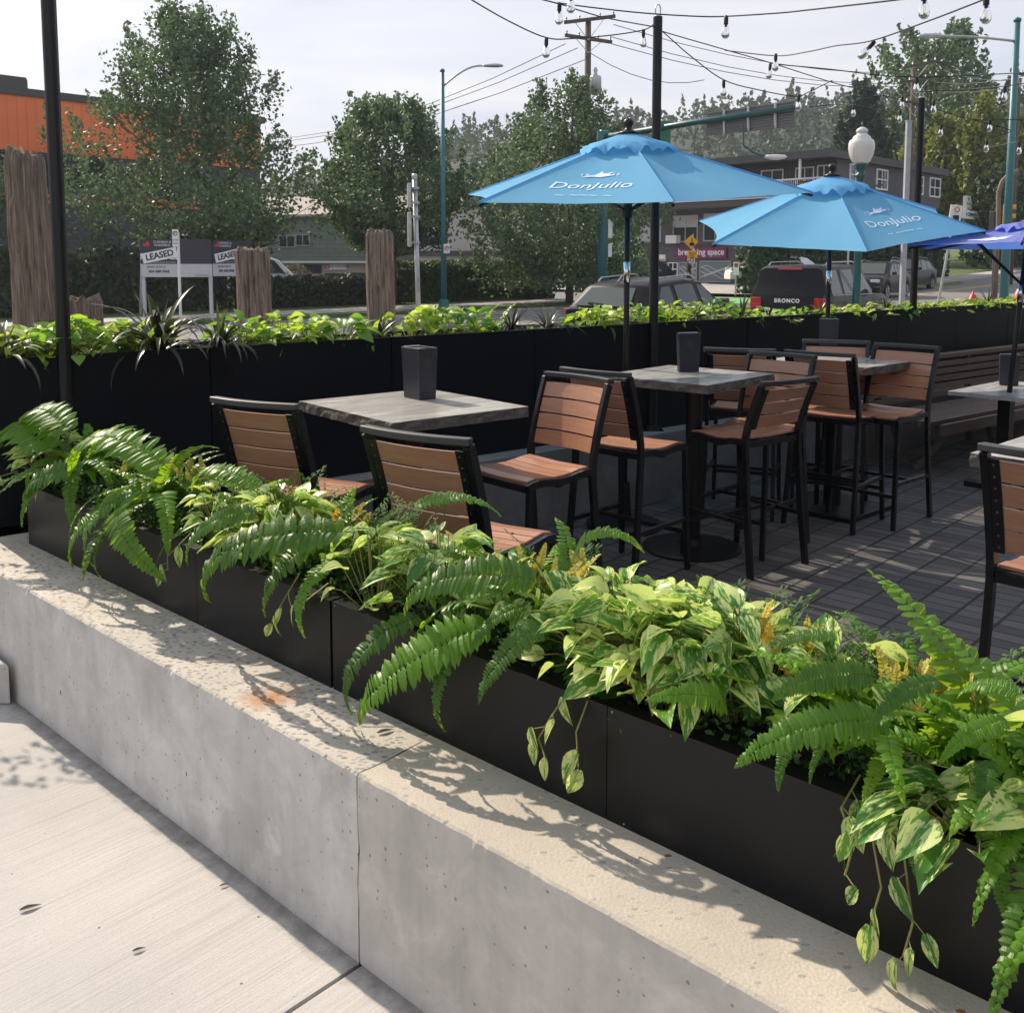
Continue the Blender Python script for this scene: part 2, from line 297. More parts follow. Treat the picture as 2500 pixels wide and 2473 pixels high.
def brick(name, c1, c2, mo, bw, rh, ms=.012):
    t = T(name); g = t.c.outputs['UV']; br = t.n('TexBrick', {'Vector': g, 'Scale': 1., 'Mortar Size': ms, 'Brick Width': bw, 'Row Height': rh, 'Color1': (*c1, 1), 'Color2': (*c2, 1), 'Mortar': (*mo, 1)})
    n = t.noise(g, .5, 4); t.set('Base Color', t.mix(t.ramp(n, .3, .7, 0, .3), br.outputs[0], c1)); t.set('Roughness', .9); t.bump(br.outputs[1], .4, -.02); return t.m
M['block'] = brick('painted_block_wall', (.085, .09, .105), (.10, .105, .12), (.055, .057, .065), .8, .4, .02)
M['charcoal'] = brick('charcoal_render', (.105, .095, .108), (.112, .10, .115), (.085, .075, .088), 30., .22, .01)
M['siding'] = brick('charcoal_board_siding', (.09, .08, .095), (.10, .09, .105), (.045, .04, .05), .22, 30., .02)
M['fascia'] = pm('dark_fascia', (.075, .068, .072), .7, .1, .3); M['shingle'] = brick('green_shingle', (.13, .17, .14), (.16, .20, .165), (.09, .12, .10), 1.1, .3, .02)
M['pink'] = pm('beige_stucco', (.50, .40, .35), .9, .06, .3); M['beige'] = pm('pale_stucco', (.48, .45, .42), .9, .06, .3)
M['glass'] = pm('dark_window_glass', (.03, .035, .04), .08, .3, .6, spec=.8); M['blind'] = pm('window_blind', (.42, .43, .44), .7, .08, 1)
M['greyfilm'] = pm('grey_window_film', (.17, .20, .22), .4, .05)
# ================================================================== SETTING
UN = V((.7356, -.6773, 0)); NS = V((-.6773, -.7356, 0)); A0 = V((-2.156, 4.286, 0))      # near planter line
UF = V((.785, .62, 0)).normalized(); NF = V((UF.y, -UF.x, 0)); F0 = V((-2.42, 4.55, 0))     # far planter line, NF points to the patio
QD = V((.7071, .7071, 0)); PD = V((-.7071, .7071, 0))     # along the main road / across it
def hgt(x, y):
    q = (x+y)*.7071; p = (y-x)*.7071
    return .00042*max(0, min(q, 110)-20)**2 - (.1 if 11.7 < p < 27.5 and q < 200 else 0)*1.0
def gz(x, y): q = (x+y)*.7071; return .00042*max(0, min(q, 110)-20)**2
def strip(name, q0, q1, p0, p1, dz, mat, lab=None, n=40, kind='structure', mp=1, uvs=False):
    m = MB(); vs = []; fs = []
    for i in range(n+1):
        q = q0+(q1-q0)*i/n
        for j in range(mp+1):
            p = p0+(p1-p0)*j/mp; pt = QD*q+PD*p; vs.append((pt.x, pt.y, gz(pt.x, pt.y)+dz))
    for i in range(n):
        for j in range(mp):
            a = i*(mp+1)+j; fs.append((a, a+mp+1, a+mp+2, a+1))
    m.add(vs, fs); return m.build(name, mat, kind=kind)
def slab(name, q0, q1, p0, p1, z0, z1, mat, n=40):
    m = MB(); vs = []; fs = []
    for i in range(n+1):
        q = q0+(q1-q0)*i/n
        for p, z in ((p0, z0), (p0, z1), (p1, z1), (p1, z0)):
            pt = QD*q+PD*p; vs.append((pt.x, pt.y, gz(pt.x, pt.y)+z))
    for i in range(n):
        for k in range(3): a = 4*i+k; fs.append((a, a+4, a+5, a+1))
    m.add(vs, fs); return m.build(name, mat, kind='structure')
# ground sheet
m = MB(); n = 90; vs = []
for i in range(n+1):
    for j in range(n+1):
        x = -700+1400*i/n; y = -60+1400*j/n; vs.append((x, y, gz(x, y)-.14))
fs = [(i*(n+1)+j, (i+1)*(n+1)+j, (i+1)*(n+1)+j+1, i*(n+1)+j+1) for i in range(n) for j in range(n)]
m.add(vs, fs); m.build('ground', M['grass'], kind='structure')
slab('road', -60, 40.6, 11.9, 27.3, -.16, -.10, M['asphalt'], 60); slab('road', 40.6, 130, 11.9, 22.9, -.16, -.10, M['asphalt'], 40)
slab('cross_street', 33.5, 40.6, 27.3, 60, -.16, -.101, M['asphalt'], 12)
slab('roadside_pavement', -60, 130, 6.2, 11.9, -.3, .02, M['farwalk'], 60)
slab('verge', -60, 33, 27.3, 28.2, -.3, .015, M['grass'], 40)
slab('pavement', -60, 33, 28.2, 30.4, -.3, .03, M['farwalk'], 40)
slab('pavement', 41, 51.2, 22.9, 45, -.3, .04, M['farwalk'], 10); slab('pavement', 51.2, 130, 22.9, 24.6, -.3, .04, M['farwalk'], 40)
slab('lawn', -60, 33, 30.4, 60, -.3, .02, M['grass'], 40)
for p in (19.45, 19.75): strip('road_marking', 6, 125, p, p+.12, -.094, M['yellow'], n=50)
for p in (15.6,):
    for k in range(20): strip('lane_marking', k*6, k*6+2.4, p, p+.11, -.094, M['farwalk'], n=3)
strip('green_lane', 32, 40, 22.5, 26.5, -.093, M['green'], n=10)
# patio floor and sidewalk (z=0)
def floorpoly(name, pts, z, mat):
    mm = MB(); mm.add([(p[0], p[1], z) for p in pts], [tuple(range(len(pts)))]); return mm.build(name, mat, kind='structure')
b0 = A0; b1 = A0+UN*12
fw0 = F0; fw1 = F0+UF*26
floorpoly('patio_paving', [(A0+NS*.0)[:2], (b1)[:2], (22, 4)[:2], (fw1)[:2], (F0+UF*.1)[:2]], 0.0, M['paver'])
# sidewalk slabs cut by a groove
so_ = A0+NS*.255
def walkslab(s0, s1, w0, w1):
    mm = MB(); a = so_+UN*s0+NS*w0; b = so_+UN*s1+NS*w0; c = so_+UN*s1+NS*w1; d = so_+UN*s0+NS*w1
    nseg = 30; top = []; 
    def line(p, q, jit):
        out = []
        for k in range(nseg): t = k/nseg; pp = p.lerp(q, t); out.append((pp.x+rnd.uniform(-jit, jit), pp.y+rnd.uniform(-jit, jit), 0))
        return out
    top = line(a, b, 0)+line(b, c, .002)+line(c, d, 0)+line(d, a, .002); nn = len(top); bot = [(p[0], p[1], -.05) for p in top]
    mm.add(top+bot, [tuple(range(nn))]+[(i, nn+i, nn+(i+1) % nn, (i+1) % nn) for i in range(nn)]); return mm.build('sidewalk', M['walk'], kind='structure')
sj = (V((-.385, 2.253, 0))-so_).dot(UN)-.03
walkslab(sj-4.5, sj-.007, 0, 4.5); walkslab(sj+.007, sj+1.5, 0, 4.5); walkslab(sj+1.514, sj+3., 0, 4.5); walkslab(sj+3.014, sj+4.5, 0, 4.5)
floorpoly('sidewalk_bed', [(so_+UN*-6)[:2], (so_+UN*8)[:2], (so_+UN*8+NS*5)[:2], (so_+UN*-6+NS*5)[:2]], -.03, M['soil'])
# concrete retaining wall in two casts with a jagged joint
def rough_line(n, amp, f=9, off=0): return [noise.noise(V((i*f/n, off, 3.3)))*amp for i in range(n+1)]
def wallseg(s0, s1, lab, jag0, jag1, mside, mtop, seed):
    # jag0/jag1: jagged end profiles (functions of height or depth)
    mm = MB(); n = max(20, int((s1-s0)*60)); th = .62; zt = .5; vs = []; 
    rows = [(0, (zt-.006)*q/20) for q in range(21)]+[(-.006, zt)]+[(-.006-.02*q, zt) for q in range(1, 15)]+[(-th, zt), (-th, 0)]; ke = 20
    for i in range(n+1):
        t = i/n
        for k, (d, z) in enumerate(rows):
            s = s0+(s1-s0)*t
            if i == 0: s += jag0(z, d)
            if i == n: s += jag1(z, d)
            e = noise.noise(V((s*16, seed, 0)))*.0035+noise.noise(V((s*55, seed, 5)))*.003
            off = e if k in (ke, ke+1) else 0
            chip = max(0, noise.noise(V((s*9, seed+7, 1)))-.45)*.05
            p = so_+UN*s-NS*(-d)*1.0 if False else so_+UN*s+NS*(d+(off if k in (ke, ke+1) else 0)-(chip if k in (ke, ke+1) else 0)+.0*z)
            vs.append((p.x, p.y, z-(chip*.5 if k == ke+1 else 0)))
    r = len(rows); fs = []; mi = []
    for i in range(n):
        for k in range(r-1):
            a = i*r+k; mm.f.append((a, a+1, a+r+1, a+r)); mm.m.append(0 if k < ke else 1); mm.uv.append([(0, 0)]*4)
    mm.v = [tuple(v) for v in vs]
    mm.f += [tuple(range(r-1, -1, -1)), tuple(n*r+k for k in range(r))]; mm.m += [0, 0]; mm.uv += [[(0, 0)]*r]*2
    return mm.build('concrete_wall', [mside, mtop], at=so_+UN*(s0+.5), lab=lab, cat='wall', group='cast concrete wall sections')
jg = lambda sgn: (lambda z, d: sgn*.0028+.012*noise.noise(V((z*11, d*14, 2.)))+.004*noise.noise(V((z*45, d*50, 7.))))
flat = lambda z, d: 0
sw = (V((-.388, 2.30, 0))-so_).dot(UN)
wallseg(-2.2, sw, 'long pale grey concrete wall section with pebbly aggregate top, left of the crack', flat, jg(-1), M['wallc'], M['agg'], 1.)
wallseg(sw, 6.5, 'blotchy concrete wall section with sandy top, right of the crack', jg(1), flat, M['wallc2'], M['sand'], 2.)
# low concrete step at the left
m = MB(); p = V((-1.985, 3.745, 0)); a = p; b = p+V((-1.6, .25, 0)); c = b+V((0, .9, 0)); d = V(so_+UN*-.7)
m.prism([(a.x, a.y, 0), (d.x, d.y, 0), (c.x, c.y, 0), (b.x, b.y, 0)], (0, 0, .17)); m.build('concrete_step', M['wallc2'], at=a, lab='low concrete step block against the wall end at the left edge', cat='step', bevel=.012)
# far ledge under the back planters
def ledge(s0, s1, lab):
    mm = MB(); a = F0+UF*s0; b = F0+UF*s1; n = 60; vs = []
    for i in range(n+1):
        p = a.lerp(b, i/n)
        for d, z in ((.17, -.01), (.17, .5), (0, .5), (-.5, .5), (-.5, -.3)): q = p+NF*d; vs.append((q.x, q.y, z))
    mm.v = [tuple(v) for v in vs]
    for i in range(n):
        for k in range(4): q = i*5+k; mm.f.append((q, q+5, q+6, q+1)); mm.m.append(1 if k in (1, 2) else 0); mm.uv.append([(0, 0)]*4)
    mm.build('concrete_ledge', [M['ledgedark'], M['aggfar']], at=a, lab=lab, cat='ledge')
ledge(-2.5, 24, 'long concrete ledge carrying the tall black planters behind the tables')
# ------------------------------------------------------------------ planters
def planter(name, org, u, nn, s0, s1, depth, z0, z1, lab, group, mat):
    a = org+u*s0; t = thing(name, lab, 'planter', (a.x, a.y, z0), atan2(u.y, u.x), group); L = s1-s0; H = z1-z0; sg = 1 if (u.x*nn.y-u.y*nn.x) > 0 else -1
    mm = MB(); th = .012      # local x along u; local y*sg towards nn (front)
    mm.box((L/2, -sg*th/2, H/2), (L, th, H)); mm.box((L/2, -sg*(depth-th/2), H/2), (L, th, H)); mm.box((th/2, -sg*depth/2, H/2), (th, depth-2*th, H)); mm.box((L-th/2, -sg*depth/2, H/2), (th, depth-2*th, H))
    mm.build('panel_box', mat, t); q = MB(); q.box((L/2, -sg*depth/2, H-.06), (L-2*th-.002, depth-2*th-.002, .04)); q.build('soil', M['soil'], t)
    r = MB(); r.box((L/2, -sg*(.028), H-.003), (L-.03, .03, .004)); r.build('rim', mat, t); return t
seams = [0.0, 1.38, 2.2, 2.83, 3.35, 4.12, 4.9, 5.7]
labs = ['black planter box at the far left end of the concrete wall', 'black planter box second from the left end of the wall', 'black planter box ending at the wide open seam', 'black planter box just between the wide seam and the hanging vine', 'large black planter box above the sandy wall top at lower right', 'black planter box at the lower right corner', 'black planter box beyond the lower right corner']
seams = [0, 1.45, 2.213, 3.22, 4.09, 5.0]
for i in range(len(seams)-1):
    gp = .008 if i == 1 else .0015
    planter('planter_box', A0, UN, NS, seams[i]+(.004 if i == 2 else .0008), seams[i+1]-gp, .36, .5, .765, labs[i], 'black planter boxes on the near wall', M['planter'])
ff = ['leftmost tall black planter box behind the ferns', 'tall black planter box behind the left table seam', 'tall black planter box straight behind the square menu holder', 'tall black planter box right of the left table', 'tall black planter box behind the first blue umbrella pole', 'tall black planter box behind the middle bare post', 'tall black planter box behind the second table', 'tall black planter box left of the second umbrella pole', 'tall black planter box behind the third table', 'tall black planter box behind the right bare post', 'tall black planter box right of the right bare post', 'tall black planter box above the bench back', 'tall black planter box behind the violet umbrella pole', 'tall black planter box at the right edge under the purple umbrella']
FS0 = -1.2; FL = 1.12
for i in range(15):
    s0 = -.08+i*FL
    planter('back_planter_box', F0, UF, NF, s0+.004, s0+FL-.004, .42, .501, 1.3, ff[min(i, 13)] if i < 14 else 'tall black planter box past the right edge', 'tall black planters along the back ledge', M['farpanel'])
# ------------------------------------------------------------------ far forest hill and conifers
M['conifer'] = leafm('conifer_needles', (.014, .034, .024), (.036, .068, .042), .1, .7)
M['hillleaf'] = leafm('hill_foliage', (.024, .05, .026), (.07, .105, .05), .12, .7)
M['bark'] = pm('bark', (.10, .075, .055), .9, .3, 8, bump=.8)
def ridge(xs):      # photograph x -> (y of ridge top)
    pts = [(-3000, 420), (0, 440), (600, 470), (1000, 420), (1100, 385), (1300, 350), (1560, 340), (1700, 320), (1900, 300), (2050, 300), (2300, 300), (2500, 280), (4000, 250)]
    for (a, ya), (b, yb) in zip(pts, pts[1:]):
        if a <= xs <= b: return ya+(yb-ya)*(xs-a)/(b-a)
    return 400
hy = lambda x, Y: Y
m = MB(); nx, ny = 120, 14; vs = []
def hillz(X, Y):
    xs = 1250+X/Y*2400; zt = 1.75+(640-ridge(xs))/2400*300; t = max(0, min(1, (Y-140)/160)); return (gz(X, Y)-.3)*(1-t)+zt*(t*t*(3-2*t))-(max(0, Y-310)*.25)
for j in range(ny+1):
    Y = 140+j*18
    for i in range(nx+1):
        X = (-.62+1.3*i/nx)*Y; vs.append((X, Y, hillz(X, Y)))
m.add(vs, [(j*(nx+1)+i, j*(nx+1)+i+1, (j+1)*(nx+1)+i+1, (j+1)*(nx+1)+i) for j in range(ny) for i in range(nx)]); m.build('hill', pm('forest_floor', (.022, .035, .018), .95, .3, .1), kind='structure', smooth=True)
def card(m, c, r, ls, rg=rnd, flat=.6, mi=0):      # one leaf-like bent quad
    n = V((rg.gauss(0, 1), rg.gauss(0, 1), rg.gauss(0, 1)*flat+.4)).normalized(); a = n.orthogonal().normalized(); b = n.cross(a); t = rg.uniform(0, 6.28); u = a*cos(t)+b*sin(t); v = n.cross(u)
    l = ls*rg.uniform(.7, 1.3); c = V(c); m.add([c-u*l*.5, c+v*l*.32, c+u*l*.5-n*l*.15, c-v*l*.32], [(0, 1, 2, 3)], mi)
def blobtree(m, c, h, rw, nleaf, ls, rg=rnd, cone=False):
    c = V(c)
    for k in range(nleaf):
        t = rg.random(); a = rg.uniform(0, 6.28)
        if cone: z = t**1.3; rr = rw*(1-z)*(1+.18*sin(z*60))*sqrt(rg.random())**.5+.02
        else:
            z = .5-.5*cos(pi*t); rr = rw*sin(pi*max(.05, min(.97, z)))**.6*(rg.random()**.35); rr *= .8+.35*noise.noise(V((cos(a)*2+c.x, sin(a)*2+c.y, z*3)))
        card(m, c+V((cos(a)*rr, sin(a)*rr, z*h)), 0, ls, rg)
m = MB(); rg = random.Random(3)
for k in range(1150):
    X = rg.uniform(-.5, .62); Y = rg.uniform(150, 308)
    xs = 1250+X*2400
    if xs < 1000 and rg.random() < .75: continue
    X *= Y; z = hillz(X, Y); con = rg.random() < .3; h = rg.uniform(8, 13) if con else rg.uniform(6, 10)
    blobtree(m, (X, Y, z-3), h, h*.22 if con else h*.5, 60, 1.35, rg, con)
m.build('hillside_forest', M['hillleaf'], kind='stuff', lab='wooded hillside beyond the buildings', cat='forest')
def conifer(X, Y, z, h, lab, seed, first=[None]):
    rg = random.Random(seed); m = MB()
    t = thing('conifer', lab, 'tree', (X, Y, z), 0, 'conifers on the skyline ridge'); tr = MB(); tr.tube([(0, 0, 0), (0, 0, h*.95)], [.35, .05], 6); tr.build('trunk', M['bark'], t)
    for k in range(26):
        zz = (.12+.86*(k/26)**.9)*h; L = (1-zz/h)*h*.2+.25
        for q in range(11):
            a = rg.uniform(0, 6.28); l = L*rg.uniform(.6, 1.15)
            for e in range(5):
                f = (e+1)/5; p = V((cos(a)*l*f, sin(a)*l*f, zz-l*f*.28)); card(m, p, 0, 1.15*(1-zz/h*.5), rg, .8)
    m.build('crown', M['conifer'], t); return t
cx = [(1632, 318), (1662, 300), (1692, 290), (1722, 262), (1738, 268), (1778, 248), (1838, 240), (1878, 232), (1955, 268), (1978, 262), (1112, 348), (1140, 355), (1516, 300), (1600, 322), (1905, 262), (2008, 285)]
for i, (x, y) in enumerate(cx):
    Y = 285+(i*7) % 20; p = P(x, y, Y); h = 19 if y < 290 else 14
    conifer(p.x, Y, p.z-h, h, ['tall dark conifer', 'slim dark conifer', 'ragged dark conifer'][i % 3]+' on the ridge '+['left of the back of the road sign', 'just left of the road sign', 'behind the road sign left corner', 'above the left half of the road sign', 'beside the taller one above the road sign', 'above the middle of the road sign', 'second highest above the road sign', 'highest above the road sign', 'right of the road sign end', 'touching the road sign end on the right', 'left one of a pair past the teal lamp', 'right one of a pair past the teal lamp', 'behind the mast pole top', 'far left of the road sign', 'low behind the road sign right end', 'between the road sign and the big leafy tree'][i], 50+i)
# ------------------------------------------------------------------ leafy street trees
M['maple'] = leafm('maple_leaf', (.05, .092, .052), (.125, .19, .10), .30, .5, (.18, .30, .08), 1.2)
M['lime'] = leafm('yellow_green_leaf', (.12, .16, .03), (.24, .27, .06), .25, .55, (.4, .45, .08), .6)
M['hedge'] = leafm('hedge_leaf', (.03, .06, .02), (.07, .13, .035), .2, .55, None, .8)
M['darkshrub'] = leafm('dark_shrub_leaf', (.02, .035, .018), (.05, .075, .035), .15, .6, None, .8)
M['cedar'] = leafm('cedar_spray', (.02, .05, .018), (.05, .10, .035), .15, .65, None, .7)
def ztop(y, Y): return HC+(640-y)/2400*Y
def leafytree(name, x0, x1, ytop, ybot, Y, lab, seed, mat='maple', nsh=420, lps=46, ls=.17, prof=None, stems=True, nld=46, xt=None, group='street trees across the road'):
    rg = random.Random(seed); xc = xt or (x0+x1)/2; X = (xc-1250)/2400*Y; g = gz(X, Y); H = ztop(ytop, Y)-g; zb = ztop(ybot, Y)-g; rw = (x1-x0)/2/2400*Y*1.13; dx = ((x0+x1)/2-xc)/2400*Y
    t = thing(name, lab, 'tree', (X, Y, g), 0, group); tr = MB()
    tr.tube([(0, 0, 0), (.05, 0, H*.3), (0, .05, H*.62), (.1, 0, H*.9)], [.17*H/9, .14*H/9, .08*H/9, .02], 8)
    prof = prof or [(0, .55), (.12, .9), (.3, 1.), (.5, .86), (.68, .6), (.85, .32), (1, .06)]
    def pr(f):
        for (a, ra), (b, rb) in zip(prof, prof[1:]):
            if a <= f <= b: return ra+(rb-ra)*(f-a)/(b-a)
        return 0
    for k in range(26):      # limbs
        f = rg.uniform(0, .8); a = rg.uniform(0, 6.28); r = rw*pr(f)*rg.uniform(.6, .95); z = zb+(H-zb)*f; z0 = max(.25*H, z-r*.75)
        e = V((cos(a)*r+dx, sin(a)*r, z)); s0 = V((0, 0, z0)); mid = s0.lerp(e, .5)-V((0, 0, .12*r)); tr.tube([s0, mid, e], [.05*H/9, .03*H/9, .008], 5, cap=False)
    tr.build('trunk', M['bark'], t, smooth=True)
    m = MB()
    for k in range(nsh):
        f = rg.random()**1.35; a = rg.uniform(0, 6.28); lump = .82+.62*noise.noise(V((cos(a)*1.6+seed, sin(a)*1.6, f*4.5))); rr = rw*pr(f)*(rg.random()**.36)*lump
        c = V((cos(a)*rr+dx, sin(a)*rr, zb+(H-zb)*f)); up = V((cos(a)*.35, sin(a)*.35, 1)).normalized(); L = rg.uniform(.7, 1.7)*H/10; thin = rg.random() < .4
        if f > .94: L *= .75
        hole = noise.noise(V((c.x*.8+seed*3, c.y*.8, c.z*.8)))
        if hole < -.17: continue
        for q in range(lps):
            s = rg.random(); w = (.17 if thin else .30)*H/10*(1-.8*s)+.035; card(m, c+up*L*(s-.3)+V((rg.gauss(0, w), rg.gauss(0, w), rg.gauss(0, w*.5))), 0, ls, rg, .8)
    for k in range(nld):      # leading shoots that break the outline
        f = rg.uniform(.35, 1.); a = rg.uniform(0, 6.28); rr = rw*pr(f)*rg.uniform(.75, 1.02); c = V((cos(a)*rr+dx, sin(a)*rr, zb+(H-zb)*f*.97)); L = rg.uniform(.9, 1.7)*H/10; up = V((cos(a)*.3, sin(a)*.3, 1)).normalized()
        for q in range(44): s = rg.random(); w = .15*(1-.8*s)+.02; card(m, c+up*L*(s-.35)+V((rg.gauss(0, w), rg.gauss(0, w), rg.gauss(0, w*.5))), 0, ls*.95, rg, .8)
    m.build('crown', M[mat], t); return t
leafytree('maple_tree', 178, 778, 52, 625, 38, 'tallest dark maple with pointed top standing behind the leased sign', 11, nsh=900, lps=52, ls=.175, xt=520, prof=[(0, .45), (.07, .8), (.16, 1.02), (.3, 1), (.42, .88), (.55, .70), (.7, .56), (.8, .44), (.9, .27), (1, .06)])
leafytree('maple_tree', 755, 1175, 272, 600, 40, 'broad multi-topped maple behind the grey sign post and teal street lamp', 12, nsh=680, lps=52, xt=960, prof=[(0, .4), (.15, .85), (.35, 1), (.6, .82), (.8, .66), (.92, .45), (1, .2)])
leafytree('maple_tree', 1115, 1620, 218, 690, 41, 'dense maple left of the first blue umbrella in front of the utility pole', 13, nsh=820, lps=54, xt=1390, prof=[(0, .75), (.2, 1), (.45, .95), (.65, .68), (.82, .4), (1, .07)])
leafytree('maple_tree', -240, 30, 270, 640, 36, 'tree whose twigs just reach in at the left edge of the photo', 14, nsh=220, lps=42, xt=-120)
leafytree('broadleaf_tree', 2030, 2470, 108, 520, 88, 'huge rounded broadleaf tree on the hill behind the charcoal building', 15, nsh=520, lps=40, ls=.46, prof=[(0, .9), (.3, 1), (.6, .9), (.8, .68), (1, .28)], group='trees behind the charcoal building')
leafytree('evergreen_tree', 1985, 2190, 235, 560, 84, 'dark green pyramidal evergreen at the left flank of the huge broadleaf tree', 16, 'conifer', nsh=240, lps=36, ls=.5, prof=[(0, 1), (.4, .75), (.8, .3), (1, .05)], group='trees behind the charcoal building')
leafytree('columnar_tree', 2185, 2275, 318, 560, 78, 'yellow-green columnar tree behind the grey steel post', 17, 'lime', nsh=120, lps=34, ls=.4, prof=[(0, .9), (.5, 1), (.8, .7), (1, .2)], group='yellow-green trees behind the charcoal building')
leafytree('columnar_tree', 2245, 2335, 300, 560, 76, 'yellow-green columnar tree just right of the bare black post top', 18, 'lime', nsh=130, lps=34, ls=.4, prof=[(0, .9), (.5, 1), (.8, .7), (1, .2)], group='yellow-green trees behind the charcoal building')
leafytree('columnar_tree', 2318, 2430, 255, 590, 74, 'tallest yellow-green columnar tree beside the teal pole at right', 19, 'lime', nsh=190, lps=36, ls=.4, prof=[(0, .9), (.5, 1), (.8, .7), (1, .15)], group='yellow-green trees behind the charcoal building')
leafytree('columnar_tree', 2428, 2560, 290, 620, 72, 'yellow-green columnar tree behind the teal pole at the right edge', 20, 'lime', nsh=150, lps=34, ls=.4, prof=[(0, .9), (.5, 1), (.8, .7), (1, .15)], group='yellow-green trees behind the charcoal building')
leafytree('columnar_tree', 2350, 2520, 420, 640, 70, 'dark green columnar tree low behind the traffic signals', 21, 'cedar', nsh=190, lps=36, ls=.4, prof=[(0, 1), (.5, 1), (.8, .7), (1, .2)], group='yellow-green trees behind the charcoal building')
def hedgebox(name, q0, q1, p0, p1, z1, lab, mat, seed, n=5200, ls=.16, bump=.12, cat='hedge', group=None):
    rg = random.Random(seed); m = MB(); o = QD*q0+PD*p0
    core = MB()
    for k in range(n):
        q = rg.uniform(q0, q1); f = rg.random(); zz = z1*(1+bump*noise.noise(V((q*.9, seed, 0))))
        if f < .45: p = p0; z = rg.uniform(0, zz)
        elif f < .6: p = p1; z = rg.uniform(0, zz)
        else: p = rg.uniform(p0, p1); z = zz
        p += rg.gauss(0, .07)+bump*noise.noise(V((q*.7, z, seed)))*1.2; z += rg.gauss(0, .06); pt = QD*q+PD*p; card(m, (pt.x, pt.y, gz(pt.x, pt.y)+max(.02, z)), 0, ls, rg)
    t = thing(name, lab, cat, (o.x, o.y, gz(o.x, o.y)), 0, group)
    m.build('foliage', mat, t, w=True)
    c = QD*((q0+q1)/2)+PD*((p0+p1)/2); core.box((c.x, c.y, gz(c.x, c.y)+z1*.43), (q1-q0-.3, abs(p1-p0)-.25, z1*.86), Matrix.Rotation(pi/4, 3, 'Z')); core.build('core', M['darkshrub'], t, w=True); return t
def qp(x, Y): X = (x-1250)/2400*Y; return (X+Y)*.7071, (Y-X)*.7071
hedgebox('clipped_hedge', 26.2, 31.5, 32.0, 33.4, 1.62, 'bright clipped hedge behind the teal street lamp', M['hedge'], 1, 7000)
hedgebox('low_hedge', 18.6, 26, 32.4, 33.6, 1.08, 'low dark hedge between the two middle wooden piles', M['darkshrub'], 2, 6500)
hedgebox('shrub_row', 8.5, 18.2, 32.6, 34.6, 2.0, 'dark rhododendron shrubs behind the leased sign', M['darkshrub'], 3, 9000, .2, .3, 'shrub')
hedgebox('low_shrubs', 31.6, 33.4, 30.8, 33.5, 1.5, 'dark untidy shrubs under the maple beside the parked dark truck', M['darkshrub'], 4, 3500, .18, .3, 'shrub')
for i in range(17):      # cedar hedge column row
    q = 41.9+i*1.35; p = 25.45; pt = QD*q+PD*p
    rg = random.Random(90+i); t = thing('cedar_column', 'one cedar of the tall dark clipped row in front of the charcoal building', 'tree', (pt.x, pt.y, gz(pt.x, pt.y)), 0, 'tall clipped cedar row'); m = MB(); H = 4.1+rg.uniform(-.2, .3)
    for k in range(700):
        a = rg.uniform(0, 6.28); z = rg.random(); r = .82*(1-max(0, z-.75)*2.6)*(.85+.15*sin(a*3+i)); card(m, (cos(a)*r, sin(a)*r, z*H), 0, .3, rg, 1.5)
    m.build('crown', M['cedar'], t); tr = MB(); tr.tube([(0, 0, 0), (0, 0, H*.9)], [.5, .35], 8); tr.build('trunk', M['darkshrub'], t)
# pale shrubs near the green building
for i, (x, y, r) in enumerate([(672, 645, .9), (722, 640, 1.1)]):
    p = P(x, y, 60); m = MB(); rg = random.Random(i+5)
    for k in range(700):
        a = V((rg.gauss(0, 1), rg.gauss(0, 1), rg.gauss(0, 1))).normalized()*r*rg.uniform(.8, 1); card(m, (p.x+a.x, 60+a.y, p.z-1.2+a.z), 0, .25, rg)
    m.build('round_shrub', pm('dry_shrub', (.22, .18, .11), .9, .3, 1), at=(p.x, 60, .0), lab=['small dry round shrub beside the white van', 'larger dry round shrub in front of the green shingled building'][i], cat='shrub')
